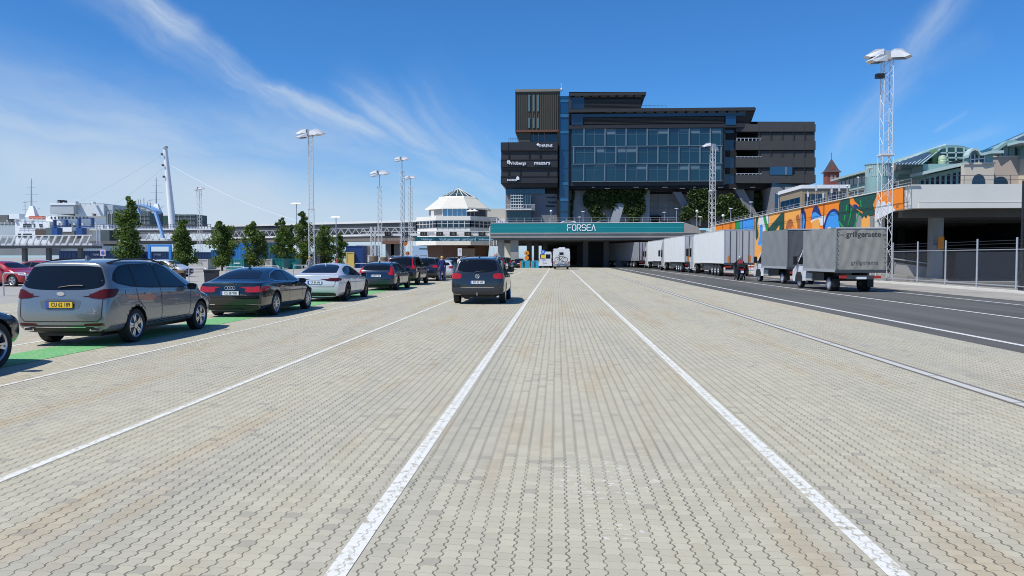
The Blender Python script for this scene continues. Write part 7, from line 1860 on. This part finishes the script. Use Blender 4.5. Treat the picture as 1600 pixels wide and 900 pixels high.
MB().hexa([(a1.x - 2, 55, .02), (b1.x, 55, .02), (b1.x, 57.5, .02), (a1.x - 2, 58, .02), (a1.x - 2, 55, .5), (b1.x, 55, .1), (b1.x, 57.5, .12), (a1.x - 2, 58, .65)], apron).build('slope', rp)
q = P(1456, 400, 57); MB().hexa([(q.x - .45, 56.2, 0), (q.x + .3, 56.2, 0), (q.x + .3, 57, 0), (q.x - .45, 57, 0), (q.x - .1, 56.2, 2.5), (q.x + .3, 56.2, 2.6), (q.x + .3, 57, 2.6), (q.x - .1, 57, 2.5)], concrete).build('nose', rp)
MB().tube([(a.x - .3, 57.9, a.z + .28), (b.x, 57.4, b.z + .28)], .04, steel, 6).build('handrail', rp)
MB().box(q.x - .02, q.x + .30, 55.9, 56.1, 2.2, 3.1, orgs).build('warning_board', rp)
# mesh fence
fm = bpy.data.materials.new('chain_link'); fm.use_nodes = True; t = fm.node_tree; b_ = t.nodes['Principled BSDF']; b_.inputs['Base Color'].default_value = (.26, .27, .28, 1); b_.inputs['Metallic'].default_value = .4; b_.inputs['Roughness'].default_value = .5
O = nn(t, 'ShaderNodeTexCoord').outputs['Object']; sp = nn(t, 'ShaderNodeSeparateXYZ'); t.links.new(O, sp.inputs[0])
d1 = math_(t, 'ADD', sp.outputs[1], sp.outputs[2]); d2 = math_(t, 'SUBTRACT', sp.outputs[1], sp.outputs[2])
def wire(v):
    return math_(t, 'GREATER_THAN', math_(t, 'ABSOLUTE', math_(t, 'SUBTRACT', math_(t, 'FRACT', math_(t, 'DIVIDE', v, .07)), .5)), .455)
mk = math_(t, 'MAXIMUM', wire(d1), wire(d2)); trn = nn(t, 'ShaderNodeBsdfTransparent'); mx = nn(t, 'ShaderNodeMixShader'); t.links.new(mk, mx.inputs[0]); t.links.new(trn.outputs[0], mx.inputs[1]); t.links.new(b_.outputs[0], mx.inputs[2]); t.links.new(mx.outputs[0], t.nodes['Material Output'].inputs[0])
fe = thing('mesh_fence', 'tall mesh fence on grey posts beside the asphalt road at the right', 'fence', (21.35, 0, 0))
ys = [30.2, 34.0, 37.3, 40.7, 43.9, 47.2, 50.6, 54.0, 57.4, 60.8]
for k, y in enumerate(ys):
    MB().bar((0, y, .1), (0, y, 2.58), .045, steel, 8).build('fence_post', fe)
m = MB()
for z in (2.12, 2.3, 2.45): m.bar((0, ys[0], z), (0, ys[-1], z), .012, dsteel, 4)
m.bar((0, ys[0], 2.02), (0, ys[-1], 2.02), .022, steel, 5); m.bar((0, ys[0], .30), (0, ys[-1], .30), .03, steel, 5); m.build('wires', fe)
MB().face([(.03, ys[0], .15), (.03, ys[-1], .15), (.03, ys[-1], 2.02), (.03, ys[0], 2.02)], fm).build('mesh_panel', fe, fix=False)
# dark lamp post at the right edge
q = G(1595, 456); bp = thing('dark_post', 'thin black post at the right edge of the picture', 'post', (q.x, q.y, 0))
Hh = P(1596, 282, q.y).z
MB().bar((0, 0, 0), (0, 0, .95), .12, black, 10).bar((0, 0, .95), (0, 0, Hh), .06, black, 10).box(-.18, .18, -.18, .18, 0, .06, black).build('pole', bp)
MB().box(-.04, .6, -.04, .04, Hh - .1, Hh, black).build('arm', bp)
# pavilion
tan = M('tan_panel', (.30, .24, .16), .7, var=.08); 
pv = thing('pavilion', 'flat roofed tan pavilion with glazing standing above the painted wall', 'building', (0, 0, 0)); PYY = 92
A, B, D_ = P(1253, 310, PYY), P(1326, 310, PYY), None
xl = A.x; xr = B.x; zt = P(1253, 289, PYY).z; zb = 5.8
MB().box(xl, xr, PYY, 101, zb, zt - .45, tan).build('walls', pv)
MB().box(xl - .15, xr + .1, PYY - .15, 101.2, zt - .42, zt, white).build('roof_slab', pv)
MB().box(xl - .04, xl - .003, PYY + .7, 100.3, zb + .4, zt - 1.35, gl_blue).box(xl + .25, xl + 2.6, PYY - .04, PYY - .003, zb + .4, zt - 1.05, gl_dk).box(xl + 2.9, xr - .3, PYY - .04, PYY - .003, zb + .4, zt - .8, gl_dk).build('glazing', pv)
m = MB()
for k in range(6): m.box(xl - .09, xl - .045, PYY + .7 + k * 1.9, PYY + .76 + k * 1.9, zb + .4, zt - 1.35, dsteel)
for k in range(8): m.box(xl + .25 + k * .72, xl + .30 + k * .72, PYY - .09, PYY - .045, zb + .4, zt - .8, tan)
for k in range(4): m.box(xl + 2.9, xr - .3, PYY - .10, PYY - .045, zb + .9 + k * .7, zb + .98 + k * .7, gwall)
m.build('window_bars', pv)
UL = 'poles standing on the upper road before the pavilion'
for k, (px, pt, lb) in enumerate(((1262, 298, 'first pole from the left before the pavilion'), (1275, 288, 'tallest pole before the middle of the pavilion'), (1286, 299, 'third pole before the pavilion'), (1299, 292, 'fourth pole before the pavilion'), (1311, 289, 'fifth pole near the right end of the pavilion'))):
    q = P(px, pt, 88); o = MB().bar((0, 0, 0), (0, 0, q.z - 5.8), .035, steel, 8).box(-.05, .12, -.06, .06, q.z - 6.5, q.z - 6.0, lampw).build('pole', loc=(q.x, 88, 5.8)); tag(o, lb, 'pole', UL)
for px, pt, Y, lb in ((1217, 302, 104, 'cap lamp in front of the corner annex left of the pavilion'), (1324, 289, 90, 'thick white pole with a round head at the right end of the pavilion'), (1341, 276, 88, 'slim pole before the cream facade, left one'), (1359, 262, 86, 'cap lamp on a slim pole before the cream facade'), (1394.5, 259, 84, 'slim pole right of the large lattice mast')):
    pole_lamp(px, pt, Y, lb, 'cap', .07 if px == 1324 else .05, 5.8, 'lamps on the upper road', .9 if px in (1217, 1359) else .35)

# ------------------------------------------------------------------ cream building with patinated copper roofs
patina = M('patinated_copper', (.23, .38, .37), .55, .1, .15, .8, stretch=(1, 1, .3)); patl = M('pale_patina_trim', (.42, .55, .54), .5, 0, .08, 1); creamw = M('cream_render', (.58, .52, .42), .8, var=.05, scale=.5); pinkw = M('pinkish_render', (.46, .39, .33), .8, var=.05, scale=.5)
rglass = M('roof_glass', (.05, .08, .10), .1, 0, .35, .5); grg = M('green_glass', (.03, .08, .07), .1, 0, .35, .5)
TB = thing('cream_building', 'long cream building with green copper roofs and a glazed dome at the right', 'building', (0, 0, 0))
# block A: far wing whose front faces the road, plane x = XA
XA = 58.0
def ya(px): return WX(px, 300, XA).y
def zA(px, py): return WX(px, py, XA).z
y0, y1 = ya(1404), ya(1308)
ze = zA(1400, 250.5)      # eave height
MB().box(XA, XA + 16, y0, y1, 5.5, ze - 3.3, creamw).build('cream_wall', TB)
MB().box(XA - .1, XA + 14, y0, y1, ze - 3.3, ze - .9, patina).box(XA - .14, XA - .105, y0 + .5, y1 - .5, ze - 2.4, ze - 1.15, gl_dk).build('attic_band', TB)
MB().prism([(XA - 1.4, ze - .9), (XA + 14, ze + .6), (XA + 14, ze + 1.1), (XA - 1.4, ze - .55)], 'y', y0, y1, patl).build('eave_roof', TB)
MB().box(XA - .5, XA, y0, y1, ze - 3.55, ze - 3.25, patl).build('cornice', TB)
m = MB()
n = int((y1 - y0) / 2.1)
for k in range(n):
    y = y0 + 1 + k * 2.1; m.box(XA - .22, XA - .15, y, y + .25, ze - 2.45, ze - 1.1, patl)
m.build('attic_mullion', TB)
n = int((y1 - y0) / 3.0)
for r_, z in enumerate((ze - 5.6, ze - 8.6)):
    for k in range(n):
        y = y0 + 1.2 + k * 3.0
        f = MB().box(XA - .05, XA + .05, y - .08, y + 1.28, z - .08, z + 1.68, M('window_surround_green', (.28, .36, .34), .6)).build('window', TB); MB().box(XA - .09, XA - .055, y, y + .58, z, z + 1.6, gl_dk).box(XA - .09, XA - .055, y + .64, y + 1.2, z, z + 1.6, gl_dk).build('pane', f)
# round copper stair drum
YD = 100.0
q = P(1387, 270, YD); MB().lathe([(1.5, 5.5), (1.5, P(1384, 254, YD).z), (1.6, P(1384, 253.5, YD).z), (1.6, P(1384, 252.3, YD).z), (0, P(1384, 252, YD).z)], patina, 36, 'z', (q.x, YD + 3, 0)).build('copper_drum', TB, smooth=True)
m = MB()
for k in range(20):
    a_ = R(180 + k * 9); m.bar((q.x + 1.52 * math.cos(a_), YD + 3 + 1.52 * math.sin(a_), 12), (q.x + 1.52 * math.cos(a_), YD + 3 + 1.52 * math.sin(a_), P(1384, 254, YD).z), .05, patl)
m.build('drum_seam', TB)
# block B facade facing the road, nearer
XB = 54.4
def zB(px, py): return WX(px, py, XB).z
yb0, yb1 = 107.2, WX(1434, 300, XB).y
zeb = zB(1470, 264.5)
MB().box(XB, XB + 3.2, yb0, yb1, 5.5, zeb - 3.4, creamw).build('cream_wall', TB)
MB().box(XB - .05, XB + 3.1, yb0, yb1, zeb - 3.4, zeb - .4, patina).build('attic_band', TB)
MB().prism([(XB - 1.2, zeb - .45), (XB + 3.2, zeb + .3), (XB + 3.2, zeb + .7), (XB - 1.2, zeb)], 'y', yb0, yb1, patl).box(XB - .6, XB, yb0, yb1, zeb - 3.6, zeb - 3.2, patl).build('eave_roof', TB)
n = int((yb1 - yb0) / 1.55)
for k in range(n):
    y = yb0 + .7 + k * 1.55; MB().box(XB - .09, XB - .05, y, y + .8, zeb - 2.5, zeb - .95, gl_dk).build('window', TB)
for k in range(5):
    y = yb0 + 1.2 + k * 3.6; MB().box(XB - .05, XB - .003, y, y + 1.3, zeb - 6.4, zeb - 4.7, gl_dk).build('window', TB)
MB().box(XB - 3, XB + 6, yb1, yb1 + 12, 5.5, zeb - 2.6, patina).box(XB - 3.2, XB + 6, yb1 - .1, yb1 + 12, zeb - 2.6, zeb - 2.2, patl).box(XB - 3.06, XB - 3.0, yb1 + .8, yb1 + 11, zeb - 5.4, zeb - 3.2, gl_dk).build('link_bay', TB)
# big glazed dome seen end on, with a long glass roof falling away to the left
DY = 122.0
def Q(px, py): p = P(px, py, DY); return (p.x, p.z)
arch = [(1437, 259), (1440, 247), (1450, 238), (1462, 231), (1478, 227), (1492, 226.5), (1506, 228), (1518, 233), (1529, 241), (1534, 256)]
dome = MB().prism([Q(*p) for p in arch], 'y', DY, DY + 14, patina).build('vaulted_roof', TB)
gp_ = [(1441, 258), (1444, 248), (1453, 240.5), (1464, 234.5), (1479, 231), (1492, 230.5), (1504, 232), (1514, 237), (1521, 243), (1523, 256)]
MB().prism([Q(*p) for p in gp_], 'y', DY - .12, DY - .004, grg).build('end_glazing', TB)
m = MB()
for a_, b_ in (((1466, 258), (1466, 233)), ((1480, 258), (1478, 231)), ((1493, 258), (1492, 230)), ((1507, 256), (1505, 232)), ((1446, 247), (1520, 247)), ((1442, 253), (1523, 253)), ((1455, 239.5), (1515, 238.5))):
    x0_, z0_ = Q(*a_); x1_, z1_ = Q(*b_); m.bar((x0_, DY - .2, z0_), (x1_, DY - .2, z1_), .13, patl)
m.build('glazing_bars', TB)
lean = [(1400, 252), (1452, 229), (1455, 247), (1440, 256), (1400, 258)]
# long sloping glass roof
a0_, a1_ = P(1403, 253, 128), P(1478, 227, 124); b0_, b1_ = P(1395, 257, 118), P(1440, 257, 116)
lr = MB().hexa([tuple(b0_), tuple(b1_), (b1_.x, 126, b1_.z), (b0_.x, 130, b0_.z), (a0_.x, 128, a0_.z), (a1_.x, 124, a1_.z), (a1_.x, 128, a1_.z), (a0_.x, 131, a0_.z)], rglass).build('sloping_glass_roof', TB)
m = MB()
for k in range(10):
    f = k / 9; m.bar(tuple(b0_.lerp(b1_, f) + Vector((0, -.1, .05))), tuple(a0_.lerp(a1_, f) + Vector((0, -.1, .05))), .09, patl)
m.bar(tuple(a0_ + Vector((0, -.1, .1))), tuple(a1_ + Vector((0, -.1, .1))), .22, patl); m.build('roof_bars', TB)
m = MB(); x0_, z0_ = Q(1451, 257); x1_, z1_ = Q(1459, 236); m.box(x0_, x1_, DY - 1.2, DY - .3, z0_, z1_ + .1, M('green_shaft', (.16, .30, .16), .6)); m.build('green_shaft', TB)
q = P(1472.5, 252, DY - 2); MB().lathe([(.0, -.8), (.55, -.75), (.62, 0), (.55, .1), (.60, .2), (.5, .75), (0, .95)], M('pale_green_cowl', (.40, .52, .36), .5), 20, 'z', (q.x, DY - 2, q.z)).build('vent_cowl', TB, smooth=True)
MB().box(P(1440, 258, 118).x, P(1512, 258, 118).x, 117.5, 121, zeb - .6, P(1470, 256.5, 118).z, patina).build('roof_step', TB)
# block C: front facing us with round dormers
CY_ = 106.0
def U(px, py, dy=0): p = P(px, py, CY_ + dy); return (p.x, p.z)
x0_, x1_ = U(1508, 270)[0], U(1553, 270)[0]; zc = U(1530, 257)[1]; ztc = U(1530, 237)[1]
MB().box(x0_, x1_, CY_, CY_ + 1.1, 5.5, zc, creamw).build('cream_wall', TB)
MB().box(x0_ - .2, x1_ + .1, CY_ - .15, CY_ + .1, zc, zc + .25, creamw).build('cornice', TB)
MB().prism([U(1511, 257), U(1511, 240), U(1514, 235), U(1519, 233), U(1524, 235), U(1527, 241), U(1552, 239), U(1552, 257)], 'y', CY_ + .05, CY_ + 1.1, patina).build('dormer', TB)
dw = [(1509, 243), (1512, 236.5), (1516, 232.5), (1520, 231.5), (1524, 233), (1527, 238.5), (1530, 240), (1545, 236.5), (1564, 236)]
m = MB()
for a_, b_ in zip(dw, dw[1:]):
    (xa, za_), (xb, zb_) = U(*a_), U(*b_); m.hexa([(xa, CY_ - .7, za_ - .35), (xb, CY_ - .7, zb_ - .35), (xb, CY_ + .6, zb_ - .35), (xa, CY_ + .6, za_ - .35), (xa, CY_ - .7, za_), (xb, CY_ - .7, zb_), (xb, CY_ + .6, zb_), (xa, CY_ + .6, za_)], patl)
m.build('curved_eave', TB)
m = MB()
for a_, b_, t_ in ((1516.5, 1521.5, 242), (1523, 1528, 241), (1530, 1537, 243)): (xa, za_), (xb, zb_) = U(a_, 256), U(b_, t_); m.box(xa, xb, CY_ - .02, CY_ + .04, za_, zb_, grg)
m.build('dormer_window', TB)
m = MB()
for px in (1516, 1522.2, 1528.8, 1537.5): xa = U(px, 250)[0]; m.bar((xa, CY_ - .05, U(px, 257)[1]), (xa, CY_ - .05, U(px, 241)[1]), .10, M('white_frame', (.6, .6, .57), .5))
(xa, za_), (xb, zb_) = U(1516, 249.5), U(1538, 247.5); m.bar((xa, CY_ - .05, za_), (xb, CY_ - .05, zb_), .08, white); m.build('white_mullion', TB)
for px, py, r_ in ((1529, 285, .85),):
    (xa, za_) = U(px, py); MB().prism([(xa + r_ * math.cos(R(a_)), za_ + 1.3 * r_ * math.sin(R(a_))) for a_ in range(0, 181, 15)] + [(xa - r_, za_ - .8), (xa + r_, za_ - .8)], 'y', CY_ - .03, CY_ - .003, gl_dk).build('arched_window', TB)
# recess with the big arched window
x2_, x3_ = U(1553, 270, 2)[0], U(1592, 270, 2)[0]
MB().box(x1_, x3_, CY_ + 2, CY_ + 12, 5.5, U(1570, 245, 2)[1], pinkw).box(x1_, x3_, CY_ + 1.85, CY_ + 2, U(1570, 245.5, 2)[1], U(1570, 243.5, 2)[1], creamw).build('pink_wall', TB)
ap = [(1553, 245), (1553, 238), (1561, 232), (1570, 226), (1578, 224.5), (1586, 227), (1591, 233), (1592, 245)]
MB().prism([U(a_, b_, 2) for a_, b_ in ap], 'y', CY_ + 2.3, CY_ + 9, grg).build('arched_glazing', TB)
m = MB()
for a_, b_ in zip(ap[1:], ap[2:-1]):
    (xa, za_), (xb, zb_) = U(*a_, 2), U(*b_, 2); m.hexa([(xa, CY_ + 1.2, za_), (xb, CY_ + 1.2, zb_), (xb, CY_ + 2.6, zb_), (xa, CY_ + 2.6, za_), (xa, CY_ + 1.2, za_ + .45), (xb, CY_ + 1.2, zb_ + .45), (xb, CY_ + 2.6, zb_ + .45), (xa, CY_ + 2.6, za_ + .45)], patina)
for px in (1564, 1572, 1582): xa = U(px, 240, 2)[0]; m.box(xa - .35 if px > 1565 else xa - .15, xa + .35 if px > 1565 else xa + .15, CY_ + 2.1, CY_ + 2.29, U(px, 245, 2)[1], U(px, 229, 2)[1], patina)
m.build('arch_eave', TB)
(xa, za_) = U(1563, 287, 2); MB().prism([(xa + .95 * math.cos(R(a_)), za_ + .95 * math.sin(R(a_))) for a_ in range(0, 360, 20)], 'y', CY_ + 1.9, CY_ + 1.99, gl_dk).build('round_window', TB)
x4_ = U(1625, 270)[0]
MB().box(x3_, x4_, CY_ - 1, CY_ + 12, 5.5, U(1600, 246)[1], creamw).build('cream_wall', TB)
MB().box(x3_ - .1, x4_, CY_ - .8, CY_ + 8, U(1600, 246)[1], U(1600, 226)[1], patina).box(x3_ - 2, x4_, CY_ - 1.6, CY_ + 2, U(1600, 226)[1], U(1600, 222.5)[1], patl).build('attic_band', TB)
MB().box(x3_ + .3, x3_ + 1.6, CY_ - .9, CY_ - .82, U(1600, 242)[1], U(1600, 229)[1], gl_dk).build('window', TB)
r0, r1, r2, r3 = U(1538, 240, 6), U(1625, 226, 6), U(1625, 200, 10), U(1548, 238, 10)
rr_ = MB().hexa([(r0[0], CY_ + 6, r0[1]), (r1[0], CY_ + 3, r1[1]), (r1[0], CY_ + 14, r1[1]), (r0[0], CY_ + 16, r0[1]), (r3[0], CY_ + 12, r3[1] + .2), (r2[0], CY_ + 10, r2[1]), (r2[0], CY_ + 14, r2[1]), (r3[0], CY_ + 16, r3[1] + .2)], rglass).build('sloping_glass_roof', TB)
m = MB()
for k in range(8):
    f = k / 7; m.bar((lerp(r0[0], r1[0], f), lerp(CY_ + 6, CY_ + 3, f) - .1, lerp(r0[1], r1[1], f) + .1), (lerp(r3[0], r2[0], f), lerp(CY_ + 12, CY_ + 10, f) - .1, lerp(r3[1] + .2, r2[1], f) + .1), .10, patl)
m.bar((r3[0], CY_ + 12, r3[1] + .3), (r2[0], CY_ + 10, r2[1] + .1), .16, patl); m.build('roof_bars', TB)
# church tower
ct = thing('spire_tower', 'small red brick tower with a dark pointed spire behind the pavilion', 'tower', (0, 0, 0)); ZY = 300
q0, q1 = P(1292.5, 290, ZY), P(1311, 290, ZY); h1 = P(1302, 269, ZY).z; h2 = P(1302, 246.5, ZY).z; cxx = (q0.x + q1.x) / 2; cw = (q1.x - q0.x) / 2; rb_ = M('red_brick', (.22, .055, .04), .85, var=.3, scale=.8); sl_ = M('spire_slate', (.07, .05, .05), .6, 0, .25, 1)
MB().box(cxx - cw, cxx + cw, ZY, ZY + 2 * cw, 0, h1, rb_).build('brick_shaft', ct)
m = MB(); e = cw * 1.35; cyy = ZY + cw; m.hull([(cxx - e, cyy - e, h1), (cxx + e, cyy - e, h1), (cxx + e, cyy + e, h1), (cxx - e, cyy + e, h1), (cxx - cw * .95, cyy - cw * .95, h1 + .9), (cxx + cw * .95, cyy - cw * .95, h1 + .9), (cxx + cw * .95, cyy + cw * .95, h1 + .9), (cxx - cw * .95, cyy + cw * .95, h1 + .9), (cxx, cyy, h2)], [(3, 2, 1, 0), (0, 1, 5, 4), (1, 2, 6, 5), (2, 3, 7, 6), (3, 0, 4, 7), (4, 5, 8), (5, 6, 8), (6, 7, 8), (7, 4, 8)], sl_)
m.bar((cxx, cyy, h2), (cxx, cyy, h2 + 2.2), .10, dsteel); m.build('spire', ct)
MB().box(cxx - cw * .5, cxx - cw * .1, ZY - .06, ZY - .01, h1 - 3, h1 - 1, M('pale_louvre', (.35, .25, .22), .7)).box(cxx + cw * .1, cxx + cw * .5, ZY - .06, ZY - .01, h1 - 3, h1 - 1, M('pale_louvre', (.35, .25, .22), .7)).build('belfry_opening', ct)
MB().prism([(cxx - cw * .35, h1 + 1.0), (cxx + cw * .35, h1 + 1.0), (cxx, h1 + 2.3)], 'y', cyy - cw * .95, cyy - cw * .3, rb_).build('dormer', ct)
# raised ground behind the wall carrying the upper road
MB_ = MB().box(95, 400, 60, 400, 0, 5.8, concrete).box(WXX + .5, 95, 130, 400, 0, 5.8, concrete); struct(MB_.build('upper_terrain'))
